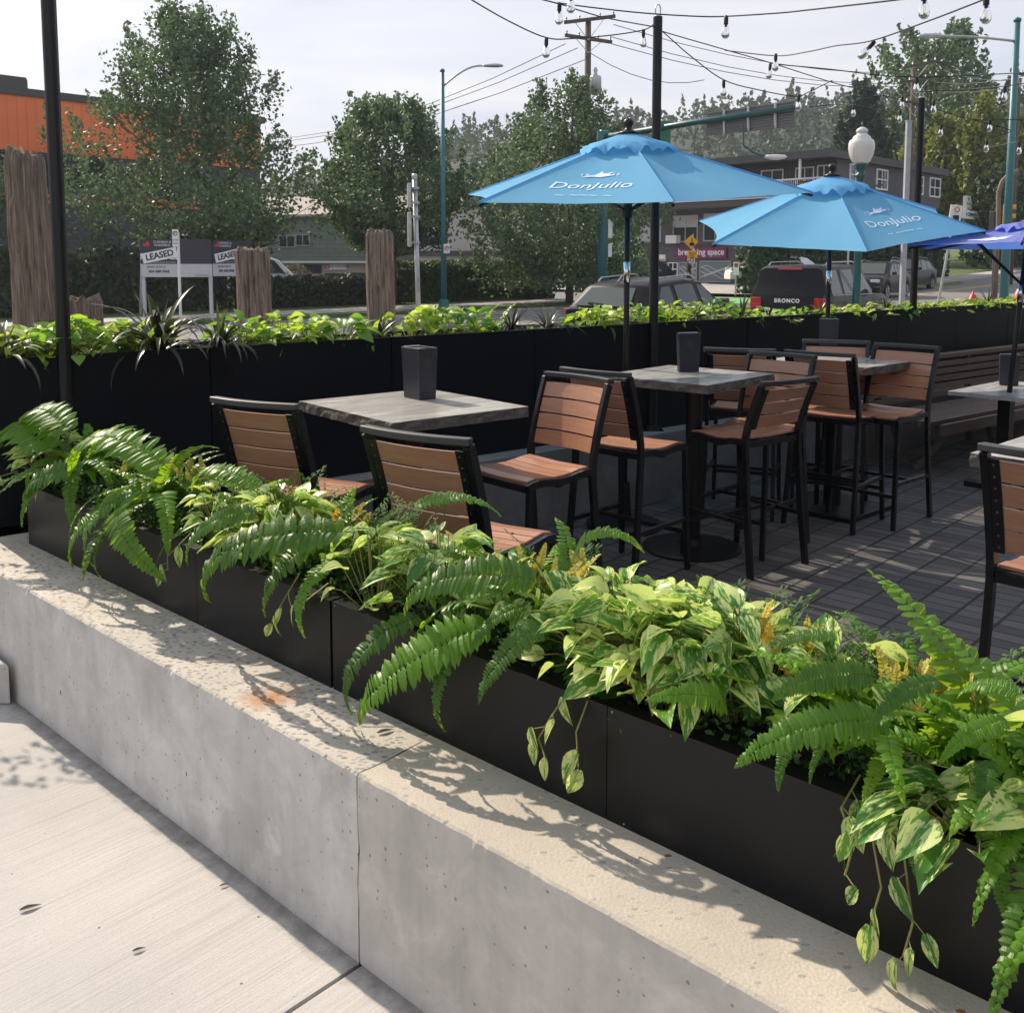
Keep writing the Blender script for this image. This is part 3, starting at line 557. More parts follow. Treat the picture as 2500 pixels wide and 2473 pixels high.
# ------------------------------------------------------------------ buildings
class Face:
    """vertical facade through O along unit u; out is the outward normal"""
    def __init__(s, O, u, base): s.O = V((O[0], O[1], 0)); s.u = V((u[0], u[1], 0)).normalized(); n = V((s.u.y, -s.u.x, 0)); s.n = n if (CO-s.O).dot(n) > 0 else -n; s.b = base
    def pt(s, a, z, o=0): return s.O+s.u*a+s.n*o+V((0, 0, z))
    def px(s, x, y): return onplane(x, y, s.O, s.u)
    def rect(s, m, a0, a1, z0, z1, o0, o1, mi=0):
        vs = [s.pt(a, z, o) for a in (a0, a1) for z in (z0, z1) for o in (o0, o1)]; m.add(vs, [(0, 1, 3, 2), (4, 6, 7, 5), (0, 4, 5, 1), (2, 3, 7, 6), (0, 2, 6, 4), (1, 5, 7, 3)], mi)
    def wallq(s, m, a0, a1, z0, z1, o=0, mi=0): m.add([s.pt(a0, z0, o), s.pt(a1, z0, o), s.pt(a1, z1, o), s.pt(a0, z1, o)], [(0, 1, 2, 3)], mi, [[(a0, z0), (a1, z0), (a1, z1), (a0, z1)]])
    def window(s, par, a0, a1, z0, z1, nv=1, nh=0, fr='white', pane='glass', fw=.07, sill=False, blind=0):
        if a0 > a1: a0, a1 = a1, a0
        m = MB(); s.rect(m, a0, a0+fw, z0, z1, 0, .07); s.rect(m, a1-fw, a1, z0, z1, 0, .07); s.rect(m, a0+fw, a1-fw, z0, z0+fw, 0, .068); s.rect(m, a0+fw, a1-fw, z1-fw, z1, 0, .068)
        for k in range(nv): a = a0+(a1-a0)*(k+1)/(nv+1); s.rect(m, a-.03, a+.03, z0+fw, z1-fw, 0, .055)
        for k in range(nh): z = z0+(z1-z0)*(k+1)/(nh+1); s.rect(m, a0+fw, a1-fw, z-.03, z+.03, 0, .052)
        o = m.build('window', M[fr], par, w=True); g = MB(); s.wallq(g, a0+.01, a1-.01, z0+.01, z1-.01, .02); og = g.build('pane', M[pane], o); og.data.transform(Matrix.Translation(-par.location))
        if blind: g = MB(); s.wallq(g, a0+fw, a1-fw, z1-(z1-z0)*blind, z1-fw, .026); ob = g.build('blind', M['blind'], o); ob.data.transform(Matrix.Translation(-par.location))
        return o
# orange / block warehouse at left
cn = P(640, 640, 52); WF = Face((cn.x, cn.y), (-.692, -.722), 0)
t = thing('warehouse', 'big dark block warehouse with bright orange upper band at the left', 'building', (cn.x, cn.y, 0))
zt = ztop(300, 52); zo = 6.6; LN = 40
bk = V((-.722, .692, 0)) if WF.n.dot(V((-.722, .692, 0))) < 0 else V((.722, -.692, 0))
m = MB(); WF.wallq(m, 0, LN, 0, zo); 
a = WF.pt(0, 0)+bk*18
m.add([WF.pt(0, 0), a, a+V((0, 0, zo)), WF.pt(0, zo)], [(0, 1, 2, 3)], 0, [[(0, 0), (18, 0), (18, zo), (0, zo)]]); m.build('wall', M['block'], t, w=True)
m = MB(); 
for k in range(100): s0 = k*.4; WF.rect(m, s0, s0+.37, zo, zt-.25, .05, .075); 
WF.rect(m, -.05, LN, zo-.05, zt-.2, -.3, .06); m.build('orange_band', M['orange'], t, w=True)
m = MB(); WF.rect(m, -.3, LN, zt-.2, zt+.12, -1, .16); m.build('parapet', M['fascia'], t, w=True)
m = MB(); s0, z0 = WF.px(0, 500); WF.rect(m, 8, LN, 5.0, 6.45, .0, .05); m.build('clerestory_window', M['glass'], t, w=True)
for y in (482, 497):
    s1, z1 = WF.px(190, y); m = MB(); WF.rect(m, 2, LN, z1-.06, z1+.06, 0, .09); m.build('orange_stripe', M['orange'], t, w=True)
m = MB(); s1, z1 = WF.px(-40, 226); s2, _ = WF.px(82, 240); WF.rect(m, s2, s1, zt+.12, zt+.62, -3, -.6)
for k in range(18): q = s2+(s1-s2)*k/18; WF.rect(m, q, q+.12, zt+.62, zt+.72, -2.8, -.7)
m.build('rooftop_unit', M['fascia'], t, w=True)
# orange window frame seen beside the pile
m = MB(); f1 = P(592, 580, 44)
# green shingled building
O = P(910, 640, 70); GF = Face((O.x, O.y), (-1, .12), 0); t = thing('shingled_building', 'green shingled two-storey building with beige ground floor between the maples', 'building', (O.x, O.y, 0), 0)
def gp(x, y): return GF.px(x, y)
g0 = gp(905, 560)[0]; g1 = gp(575, 560)[0]; zs = gp(760, 638)[1]; zr = gp(760, 530)[1]
m = MB(); GF.wallq(m, g0-6, g1, zs, zr); m.build('shingle_wall', M['shingle'], t, w=True)
m = MB(); GF.wallq(m, g0-6, g1, 0, zs, -.5); m.build('ground_floor_wall', M['pink'], t, w=True)
m = MB(); GF.rect(m, g0-6, g1, zs-.12, zs, -.5, .05); m.build('soffit', M['white'], t, w=True)
m = MB(); a, z1 = gp(660, 550); 
vs = [GF.pt(g0-6, zr, .5), GF.pt(g1, zr, .5), GF.pt(g1, zr+1.6, -5), GF.pt(g0-6, zr+1.6, -5)]; m.prism(vs, (0, 0, .15)); m.build('roof', pm('pale_roof', (.35, .30, .27), .8), t, w=True)
for (x0, x1, y0, y1) in [(681, 721, 575, 605), (722, 757, 572, 601)]:
    a0, z0 = gp(x0, y1); a1, z1 = gp(x1, y0); GF.window(t, a0, a1, z0, z1, 1, fr='steel')
GF2 = Face(GF.pt(0, 0, -.5)[:2], GF.u, 0)
for (x0, x1, y0, y1) in [(742, 786, 646, 668), (793, 846, 667, 684), (856, 891, 666, 684), (905, 925, 646, 660)]:
    a0, z0 = GF2.px(x0, y1); a1, z1 = GF2.px(x1, y0); GF2.window(t, a0, a1, z0, z1, 1, fr='fascia')
def wallsign(F, x0, x1, y0, y1, lab, mat, txts, name='shop_sign', off=.1):
    a0, z0 = F.px(x0, y1); a1, z1 = F.px(x1, y0); lo, hi = min(a0, a1), max(a0, a1)
    c = F.pt((a0+a1)/2, (z0+z1)/2, off+.05); t = thing(name, lab, 'sign', c); m = MB(); F.rect(m, lo, hi, z0, z1, off-.1, off+.05); m.build('board', M[mat], t, w=True)
    xv = V((0, 0, 1)).cross(F.n); 
    for (s, fx, fy, hh, mt, kw) in txts:      # fx, fy in -0.5..0.5 of the board, hh fraction of its height
        o = xv*(hi-lo)*fx+V((0, 0, 1))*(z1-z0)*fy+F.n*.012; text(s, (z1-z0)*hh, frame(o, xv, (0, 0, 1)), M[mt], t, **kw)
    return t
wallsign(GF2, 797, 846, 645, 659, 'small white shop sign with a red round mark on the beige ground floor', 'white', [('KIGE WELLNESS', .12, .1, .55, 'fascia', {}), ('O', -.4, 0, 1.0, 'red', {'bold': .02})])
m = MB(); O2 = P(960, 660, 62); t2 = thing('blue_sign', 'small blue shop sign beside the third wooden pile', 'sign', O2); m.box((O2.x, 62, O2.z+.2), (.9, .12, .75)); m.box((O2.x, 62, O2.z-.75), (.9, .12, .5)); m.build('board', pm('blue_board', (.03, .07, .35), .5), t2, w=True); text('Sushi', .4, frame((0, -.08, .25), (1, 0, 0), (0, 0, 1)), M['white'], t2, shear=.3)
# pale building between the two maples
O = P(1300, 640, 66); BF = Face((O.x, O.y), (-1, .1), 0); t = thing('pale_building', 'pale stucco building glimpsed between the maples right of the teal lamp', 'building', (O.x, O.y, 0))
m = MB(); a1 = BF.px(1010, 560)[0]; BF.wallq(m, 0, a1, 0, BF.px(1150, 505)[1]); m.build('wall', M['beige'], t, w=True)
m = MB(); z1 = BF.px(1150, 622)[1]; BF.rect(m, 0, a1, z1-.1, z1+.25, 0, .15); BF.rect(m, -.3, a1, BF.px(1150, 505)[1], BF.px(1150, 497)[1], -4, .3); m.build('trim', M['fascia'], t, w=True)
BF.window(t, BF.px(1200, 600)[0], BF.px(1140, 600)[0], .3, 1.6, 2, fr='steel')
# charcoal corner building
CX, CY = (2033-1250)/2400*55, 55.; LU = V((-.7071, .7071, 0)); RU = V((.69, .724, 0)).normalized()
LFc = Face((CX, CY), LU, 0); RFc = Face((CX, CY), RU, 0)
t = thing('corner_building', 'charcoal grey three-storey corner building with white windows and a balcony', 'building', (CX, CY, gz(CX, CY))); B = t
zr = ztop(380, 55); LL = 13.2; RL = 15.1; zc = gz(CX, CY)-.6
m = MB(); LFc.wallq(m, 0, LL, zc, zr-.3); m.build('left_wall', M['charcoal'], t, w=True)
m = MB(); RFc.wallq(m, 0, RL, 4.6, zr-.3); RFc.wallq(m, 0, RL-1.2, zc, 4.6, -1.2)
e = RFc.pt(RL, 0)-RFc.n*9; m.add([RFc.pt(RL, 4.6), e+V((0, 0, 4.6)), e+V((0, 0, zr-.3)), RFc.pt(RL, zr-.3)], [(0, 1, 2, 3)]); m.build('right_wall', M['charcoal'], t, w=True)
z5 = LFc.px(1900, 470)[1]; m = MB(); LFc.wallq(m, .05, LL, z5, zr-.35, .03); m.build('upper_siding', M['siding'], t, w=True)
m = MB(); p0 = LFc.pt(-.5, zr-.28, 1.5); pts = [LFc.pt(0, 0)*1, ]
c0 = V((CX, CY, 0))+LFc.n*1.5+RFc.n*.35; c1 = V((CX, CY, 0))+RU*(RL+.6)+RFc.n*.35; c2 = c1-RFc.n*11; c3 = V((CX, CY, 0))+LU*(LL+1)+LFc.n*1.5; c4 = c3-LFc.n*12
m.prism([(p.x, p.y, zr-.3) for p in (c0, c1, c2, c4, c3)], (0, 0, .42)); m.build('roof', M['fascia'], t, w=True)
for (x0, x1, y0, y1, nv) in [(1858, 1914, 413, 449, 1), (1942, 1989, 407, 449, 1), (1995, 2030, 402, 446, 1)]:
    a0, z0 = LFc.px(x0, y1); a1, z1 = LFc.px(x1, y0); LFc.window(t, a0, a1, z0, z1, nv)
LF3 = Face(LFc.pt(0, 0, .0)[:2], LU, 0)
for (x0, x1, y0, y1, nv, bl) in [(1564, 1616, 531, 593, 1, .95), (1643.5, 1705.6, 525, 592, 1, .45), (1718, 1777, 520, 590, 1, .4), (1790, 1830, 518, 588, 0, .5)]:
    a0, z0 = LFc.px(x0, y1); a1, z1 = LFc.px(x1, y0); LFc.window(t, a0, a1, z0, z1, nv, fr='steel', blind=bl)
for (x0, x1, y0, y1, nv, nh, pn) in [(1631, 1656, 641, 690, 1, 2, 'glass'), (1658, 1703, 640, 697, 0, 0, 'greyfilm'), (1709, 1786, 637, 689, 0, 0, 'greyfilm'), (1805, 1828, 635, 690, 0, 1, 'glass')]:
    a0, z0 = LFc.px(x0, y1); a1, z1 = LFc.px(x1, y0); o = LFc.window(t, a0, a1, z0, z1, nv, nh, pane=pn, fr='white' if nh else 'steel', fw=.06)
    if pn == 'greyfilm':
        g = MB(); 
        for k in range(5):
            pts = [LFc.pt(a0+(a1-a0)*f/14, z1-.45-.12*k+.16*sin(f*.55+k*1.3), .03) for f in range(15)]; g.tube(pts, .018, 4)
        ob = g.build('white_line_film', M['white'], o); ob.data.transform(Matrix.Translation(-t.location))
for (x0, x1, y0, y1) in [(2072, 2102, 404, 452), (2137, 2166.5, 416, 463), (2236, 2254, 432, 475), (2267, 2295, 437, 481)]:
    a0, z0 = RFc.px(x0, y1); a1, z1 = RFc.px(x1, y0); RFc.window(t, a0, a1, z0, z1, 1, 1, fw=.09)
# ledge and balcony
m = MB(); zl = LFc.px(1600, 597)[1]; LFc.rect(m, 0, LL, zl-.08, zl+.08, 0, .06); m.build('string_course', M['fascia'], t, w=True)
zd = LFc.px(1700, 500)[1]; m = MB(); LFc.rect(m, -.3, LL+.5, zd-.3, zd, 0, 1.45); m.build('balcony_deck', M['fascia'], t, w=True)
m = MB(); LFc.rect(m, -.3, LL+.5, zd+1.0, zd+1.08, 1.36, 1.42); LFc.rect(m, -.3, LL+.5, zd+.08, zd+.13, 1.37, 1.41)
for k in range(110): a = -.3+k*(LL+.8)/110; LFc.rect(m, a, a+.03, zd+.13, zd+1.0, 1.38, 1.40)
m.build('balcony_railing', M['white'], t, w=True)
for k in range(3): m = MB(); a = 1.5+k*5; LFc.rect(m, a, a+.14, zl, zd-.3, 1.2, 1.34) if k < 0 else LFc.rect(m, a, a+.12, zd+1.08, zr-.3, 1.2, 1.32); m.build('balcony_post', M['white'], t, w=True)
for (x, y) in [(1551, 590), (1649, 585)]:
    a, z = LFc.px(x, y); m = MB(); LFc.rect(m, a-.4, a+.4, z-.25, z+.25, .0, .5); 
    for k in range(5): LFc.rect(m, a-.3, a+.3, z-.2+k*.09, z-.16+k*.09, .5, .52)
    m.build('air_conditioner', M['white'], t, w=True)
wallsign(LFc, 1654, 1777, 604, 631, 'long maroon sign reading breathing space on the charcoal building', 'maroon', [('breathing space', .0, .06, .82, 'white', {'bold': .012}), ('————', .22, -.3, .5, 'blue', {})])
wallsign(LFc, 1609, 1626, 622, 637, 'small white and red notice left of the maroon sign', 'white', [('▬▬', 0, -.3, .5, 'red', {})], off=.06)
RB = Face(LFc.pt(0, 0, 1.5)[:2], LU, 0)
wallsign(RB, 1951, 2012, 440, 470, 'dark banner with gold hair tattoo lettering hung on the balcony railing', 'asph_dark', [('HAIR TATTOO', .05, .22, .38, 'signyellow', {}), ('@smpbc', .1, -.22, .4, 'white', {}), ('■', -.4, -.2, .5, 'red', {})], name='banner')
wallsign(RFc, 2350, 2369, 481, 517, 'small white list sign at the far right end of the charcoal building', 'white', [('SPA', 0, .3, .3, 'ink', {}), ('YOGA', 0, 0, .28, 'ink', {}), ('CAFE', 0, -.3, .28, 'ink', {})])
wallsign(RFc, 2333, 2376, 518, 534, 'wide white sign under the list sign at the end of the charcoal building', 'white', [('R COMPANY', 0, 0, .6, 'ink', {'bold': .01})], off=.4)

# building added out of view, behind and right, to block open sky light
RO = F0+NF*10.5+UF*1.5; n_ = NF; t = thing('unseen_shade_building', 'added dark building out of view that blocks sky light from the patio', 'building', (RO.x, RO.y, 0)); RFn = Face((RO.x, RO.y), (UF.x, UF.y), 0); RFn.n = -NF
m = MB(); RFn.rect(m, 0, 26, 0, 6.5, -8, 0); m.build('wall', M['charcoal'], t, w=True)
for k in range(7): RFn.window(t, 1.2+k*3.4, 3.8+k*3.4, .5, 2.7, 1, fr='fascia')
m = MB(); RFn.rect(m, 0, 26, 3.2, 3.45, .02, 3.2); m.build('canopy', M['fascia'], t, w=True)  # unseen overhang, added to shade the patio from the sky overhead
for k in range(5): m = MB(); RFn.rect(m, .3+k*6.3, .45+k*6.3, 0, 3.2, 3.0, 3.15); m.build('shade_canopy_post', M['fascia'], t, w=True)
# ------------------------------------------------------------------ street furniture
def post(x, ytop, Y, zbase=None): p = P(x, ytop, Y); g = gz(p.x, Y)+.03; return p.x, Y, g, p.z-g
# street lamp (cobra head)
def streetlamp(x, ytop, Y, lab, arm, rise, r0=.1, mat='teal', seedang=0, drop=.0):
    X, Y, g, H = post(x, ytop, Y); t = thing('street_lamp', lab, 'street lamp', (X, Y, g)); m = MB(); m.tube([(0, 0, 0), (0, 0, H)], [r0, r0*.62], 10); m.lathe([(r0*.62+.02, H-.02), (r0*.62+.02, H+.06), (.02, H+.1)]); m.build('pole', M[mat], t, smooth=True)
    m = MB(); m.tube([(0, 0, .02), (0, 0, .3), (0, 0, .34)], [r0*1.7, r0*1.6, r0], 10); m.build('base', M[mat], t)
    d = V((cos(seedang), sin(seedang), 0)); z0 = H-.55; pts = [d*(arm*f)+V((0, 0, z0+rise*sin(min(1, f*1.05)*pi/2))) for f in [k/8 for k in range(9)]]
    m = MB(); m.tube(pts, .035, 8); m.build('arm', M['steel' if mat == 'teal' else mat], t, smooth=True)
    e = pts[-1]; m = MB(); Mz = Matrix.Rotation(seedang, 3, 'Z')
    vs = []; prof = [(0, .06, .04), (.1, .09, .06), (.3, .15, .08), (.55, .16, .085), (.72, .09, .05), (.76, .02, .02)]
    for (a, w_, h_) in prof:
        for k in range(10): q = 2*pi*k/10; vs.append(e+Mz @ V((a, w_*cos(q), h_*sin(q)*(1 if sin(q) > 0 else .6)-.01)))
    m.add(vs, [(i*10+k, i*10+(k+1) % 10, (i+1)*10+(k+1) % 10, (i+1)*10+k) for i in range(5) for k in range(10)]+[tuple(range(9, -1, -1)), tuple(50+k for k in range(10))]); m.build('lamp_head', M['steel'], t, smooth=True); return t
L1 = streetlamp(1080, 175, 36.4, 'tall teal street lamp with curved arm between the maples', 1.45, .75, .11)
streetlamp(2484, 52, 28, 'teal street lamp pole with long flat arm at the right edge', 2.0, .14, .13, 'teal', pi*1.0)
def plate(t, c, w_, h_, mat, name='sign_plate', th=.02, rz=0): m = MB(); m.box(c, (w_, th, h_), Matrix.Rotation(rz, 3, 'Z')); return m.build(name, M[mat], t, bevel=.004)
plate(L1, (.12, -.12, ztop(608, 36.4)-L1.location.z), .22, .34, 'white'); text('P', .12, frame((.12, -.14, ztop(607, 36.4)-L1.location.z), (1, 0, 0), (0, 0, 1)), M['ink'], L1)
m = MB(); m.lathe([(.065, -.01), (.065, .01), (.085, .01), (.085, -.01)], (.12, -.145, ztop(607, 36.4)-L1.location.z), 20, M=Matrix.Rotation(pi/2, 3, 'X'), cap=False); m.build('red_ring', M['red'], L1)
# overhead sign mast
X, Y, g, H = post(1474, 325, 38); t = thing('overhead_sign_gantry', 'teal mast arm carrying a big road sign seen from behind', 'road sign', (X, Y, g)); m = MB(); m.tube([(0, 0, 0), (0, 0, H+.1)], [.19, .16], 12); m.build('pole', M['teal'], t, smooth=True)
e = P(1952, 262, 32.); GU = V((e.x-X, e.y-Y, 0)).normalized(); e2 = e-V((X, Y, g)); s0 = V((0, 0, H-.2)); m = MB(); m.tube([s0+V((-.2, .1, 0)), s0.lerp(e2, .5)+V((0, 0, .05)), e2], [.13, .11, .07], 10); m.build('mast_arm', M['teald'], t, smooth=True)
m = MB(); m.box(s0, (.5, .5, .5)); m.build('arm_bracket', M['teal'], t, bevel=.03)

def sx_(x, y): s_, z_ = onplane(x, y, (X, Y), (GU.x, GU.y)); return V((GU.x*s_, GU.y*s_, z_-g))
q = [sx_(1719, 331), sx_(1935, 307), sx_(1935, 243), sx_(1719, 274)]; fwd = V((.1, .16, 0)); m = MB(); m.prism([p+fwd*1.2 for p in q], fwd*.12)
for k in range(9):
    f = (k+.5)/9; p0 = q[0].lerp(q[3], f)+fwd*1.1; p1 = q[1].lerp(q[2], f)+fwd*1.1; m.bar(p0, p1, .05, .035)
m.build('sign_panel', pm('sign_back_aluminium', (.20, .195, .20), .5, .1, 2, metal=.3), t)
for f in (.22, .5, .8):
    m = MB(); m.bar(q[0].lerp(q[1], f)+fwd*.8, q[3].lerp(q[2], f)+fwd*.8, .09, .06); m.build('bracket', M['steel'], t)
m = MB(); pl = sx_(1815, 300); m.tube([pl, pl+V((0, -.1, -.75)), pl+V((.3, -.2, -1.0)), pl+V((.8, -.2, -1.15))], .035, 6); m.build('drop_arm', M['teald'], t); m = MB(); m.lathe([(.02, .08), (.16, .06), (.2, 0), (.15, -.06), (.05, -.1)], pl+V((1.05, -.2, -1.15)), 12, M=Matrix.Diagonal((2., 1, 1))); m.build('lamp_head', M['white'], t, smooth=True)
st_ = sx_(1620, 318); m = MB(); m.box(st_+V((0, .1, -.1)), (.6, .05, .85), Matrix.Rotation(.4, 3, 'Z')); m.build('street_name_sign', pm('sign_green', (.01, .16, .09), .5), t)
for k, (yy, hh, ww) in enumerate([(560, .7, .16), (612, .5, .14)]): m = MB(); m.box((.27, -.1, ztop(yy, 38)-g), (ww, .05, hh)); m.build('sign_plate', M['white'], t)
# ornamental lamp
X, Y, g, H = post(2105, 312, 21.7); t = thing('ornamental_lamp', 'ornate dark teal lamp post with a white acorn globe behind the second umbrella', 'street lamp', (X, Y, g)); k = 21.7/2400
m = MB(); zz = lambda y: ztop(y, 21.7)-g
m.lathe([(.2, 0), (.2, .3), (.12, .4), (.085, .6), (.075, zz(470)), (.11, zz(466)), (.11, zz(455)), (.08, zz(450)), (.075, zz(440)), (.12, zz(436)), (.12, zz(430)), (.08, zz(428)), (.085, zz(420)), (.13, zz(417)), (.10, zz(412)), (.14, zz(409)), (.15, zz(406))], n=14); m.build('pole', M['teald'], t, smooth=True)
m = MB(); m.lathe([(.13, zz(406)), (.19, zz(400)), (.25, zz(385)), (.275, zz(370)), (.275, zz(358)), (.25, zz(350)), (.19, zz(346)), (.19, zz(342)), (.13, zz(337)), (.09, zz(332)), (.125, zz(330)), (.125, zz(326)), (.08, zz(321)), (.03, zz(318))], n=24); gl = T('acorn_globe_glass'); gl.set('Base Color', (.62, .62, .60)); gl.set('Roughness', .25); gl.bump(gl.noise(gl.map(), 40, 3), .4, .004); m.build('globe', gl.m, t, smooth=True)
m = MB(); m.lathe([(.035, zz(318)), (.02, zz(312)), (.004, zz(304))], n=8); m.build('finial', M['teald'], t, smooth=True)
m = MB(); m.tube([(-.45, 0, zz(455)), (-.2, 0, zz(459)), (.2, 0, zz(459)), (.48, 0, zz(455))], .022, 6); m.build('banner_arm', M['teald'], t)
# utility poles
def upole(x, ytop, Y, lab, arms, tr=None, yaw=0):
    X, Y, g, H = post(x, ytop, Y); t = thing('utility_pole', lab, 'utility pole', (X, Y, g)); m = MB(); m.tube([(0, 0, 0), (0, 0, H)], [.2, .13], 10); m.build('pole', M['bark'], t, smooth=True); k = Y/2400
    for (y0, y1, xl, xr) in arms:
        a = V(((xl-x)*k, -.25, ztop(y0, Y)-g)); b = V(((xr-x)*k, -.05, ztop(y1, Y)-g)); m = MB(); m.bar(a, b, .12, .14); o = m.build('crossarm', M['bark'], t)
        for f in (.04, .3, .7, .96): m = MB(); p = a.lerp(b, f); m.lathe([(.02, .07), (.05, .1), (.03, .14), (.06, .18), (.03, .22)], p, 8); m.build('insulator', M['steel'], o)
        m = MB(); m.bar(a.lerp(b, .2), (0, -.2, a.z-.75), .03); m.bar(a.lerp(b, .8), (0, -.2, a.z-.75), .03); m.build('brace', M['steel'], t)
    if tr: m = MB(); c = V(((tr[0]-x)*k, -.35, ztop(tr[1], Y)-g)); m.lathe([(.05, -.45), (.26, -.42), (.26, .3), (.24, .36), (.1, .38), (.07, .55), (.1, .62), (.04, .75)], c, 14); m.build('transformer', M['steel'], t, smooth=True)
    return t
upole(1436, 52, 45, 'wooden utility pole with two crossarms and a transformer above the first umbrella', [(78, 61, 1378, 1500), (107, 121, 1380, 1493)], (1453, 222))
upole(2231, 168, 60, 'wooden utility pole with crossarms against the huge broadleaf tree', [(182, 164, 2200, 2284), (218, 200, 2190, 2288), (262, 258, 2195, 2262)])
upole(2487, 192, 52, 'partly hidden utility pole beside the teal pole at the right edge', [(193, 197, 2474, 2500)])
# power lines
def wirething(name, pts, r, lab, mat='ink', cat='cable', group=None, sag=0):
    P0 = [P(*p) for p in pts]; m = MB(); out = []
    for a, b in zip(P0, P0[1:]):
        for k in range(6): f = k/6; q = a.lerp(b, f); q.z -= sag*4*f*(1-f); out.append(q)
    out.append(P0[-1]); m.tube(out, r, 4); return m.build(name, M[mat], at=out[0], lab=lab, cat=cat, group=group)
GL = 'power lines to the utility poles'
for i, (a, b, lb) in enumerate([((1380, 108, 45), (640, 340, 70), 'top power line from the left crossarm down behind the middle maple'), ((1410, 118, 45), (600, 352, 70), 'middle power line from the utility pole down behind the middle maple'), ((1432, 145, 45), (560, 368, 70), 'lowest power line from the utility pole down behind the middle maple')]): wirething('power_line', [a, b], .022, lb, 'fascia', group=GL, sag=1.)
for i, (a, b, lb) in enumerate([((1498, 61, 45), (2200, 178, 60), 'power line between the utility poles, top one'), ((1490, 90, 45), (2195, 205, 60), 'power line between the utility poles, second one'), ((1493, 108, 45), (2190, 212, 60), 'power line between the utility poles, third one'), ((1440, 130, 45), (1720, 196, 52), 'short line sloping behind the bare post to the right')]): wirething('power_line', [a, b], .018, lb, 'fascia', group=GL, sag=.6)
for i, (a, b) in enumerate([((2284, 165, 60), (2487, 195, 52)), ((2288, 202, 60), (2560, 170, 48)), ((2262, 222, 60), (2560, 196, 48))]): wirething('power_line', [a, b], .018, 'power line from the right utility pole, '+['topmost', 'middle', 'lowest'][i]+' one right of it', 'fascia', group=GL, sag=.3)
# grey double sign post
X, Y, g, H = post(1012, 437, 14.5); t = thing('sign_post', 'grey round post with two signs seen edge-on beside the third wooden pile', 'sign', (X, Y, g)); m = MB(); m.tube([(.06, 0, 0), (0, 0, H)], .036, 10); m.lathe([(.042, H-.01), (.042, H+.05), (.02, H+.075)]); m.build('post', M['steel'], t, smooth=True)
for (y0, y1) in [(453, 508), (521, 603)]:
    z0, z1 = ztop(y1, 14.5)-g, ztop(y0, 14.5)-g; m = MB(); m.box((-.075, -.06, (z0+z1)/2), (.05, .3, z1-z0), Matrix.Rotation(.15, 3, 'Z')); o = m.build('sign_plate', M['steel'], t, bevel=.01); 
    for z in (z0+.06, z1-.06): m = MB(); m.box((0, -.02, z), (.14, .09, .03)); m.build('clamp', M['steel'], o)
# parking sign by the leased board
X, Y, g, H = post(434, 560, 30); t = thing('parking_sign', 'slim white post with a small white permit sign left of centre of the leased board', 'sign', (X, Y, g)); m = MB(); m.tube([(0, 0, 0), (0, 0, H-.1)], .045, 8); m.build('post', M['white'], t); m = MB(); m.box((-.06, -.06, H-.27), (.19, .02, .52)) ; m.build('sign_plate', M['white'], t, bevel=.005)
m = MB(); m.lathe([(.055, -.01), (.055, .01), (.07, .01), (.07, -.01)], (-.06, -.075, H-.13), 20, M=Matrix.Rotation(pi/2, 3, 'X'), cap=False); m.build('green_ring', M['ink'], t); text('P', .09, frame((-.06, -.075, H-.13), (1, 0, 0), (0, 0, 1)), M['ink'], t); text('2 HR', .075, frame((-.06, -.075, H-.33), (1, 0, 0), (0, 0, 1)), M['ink'], t); text('PARK', .06, frame((-.06, -.075, H-.43), (1, 0, 0), (0, 0, 1)), M['ink'], t)
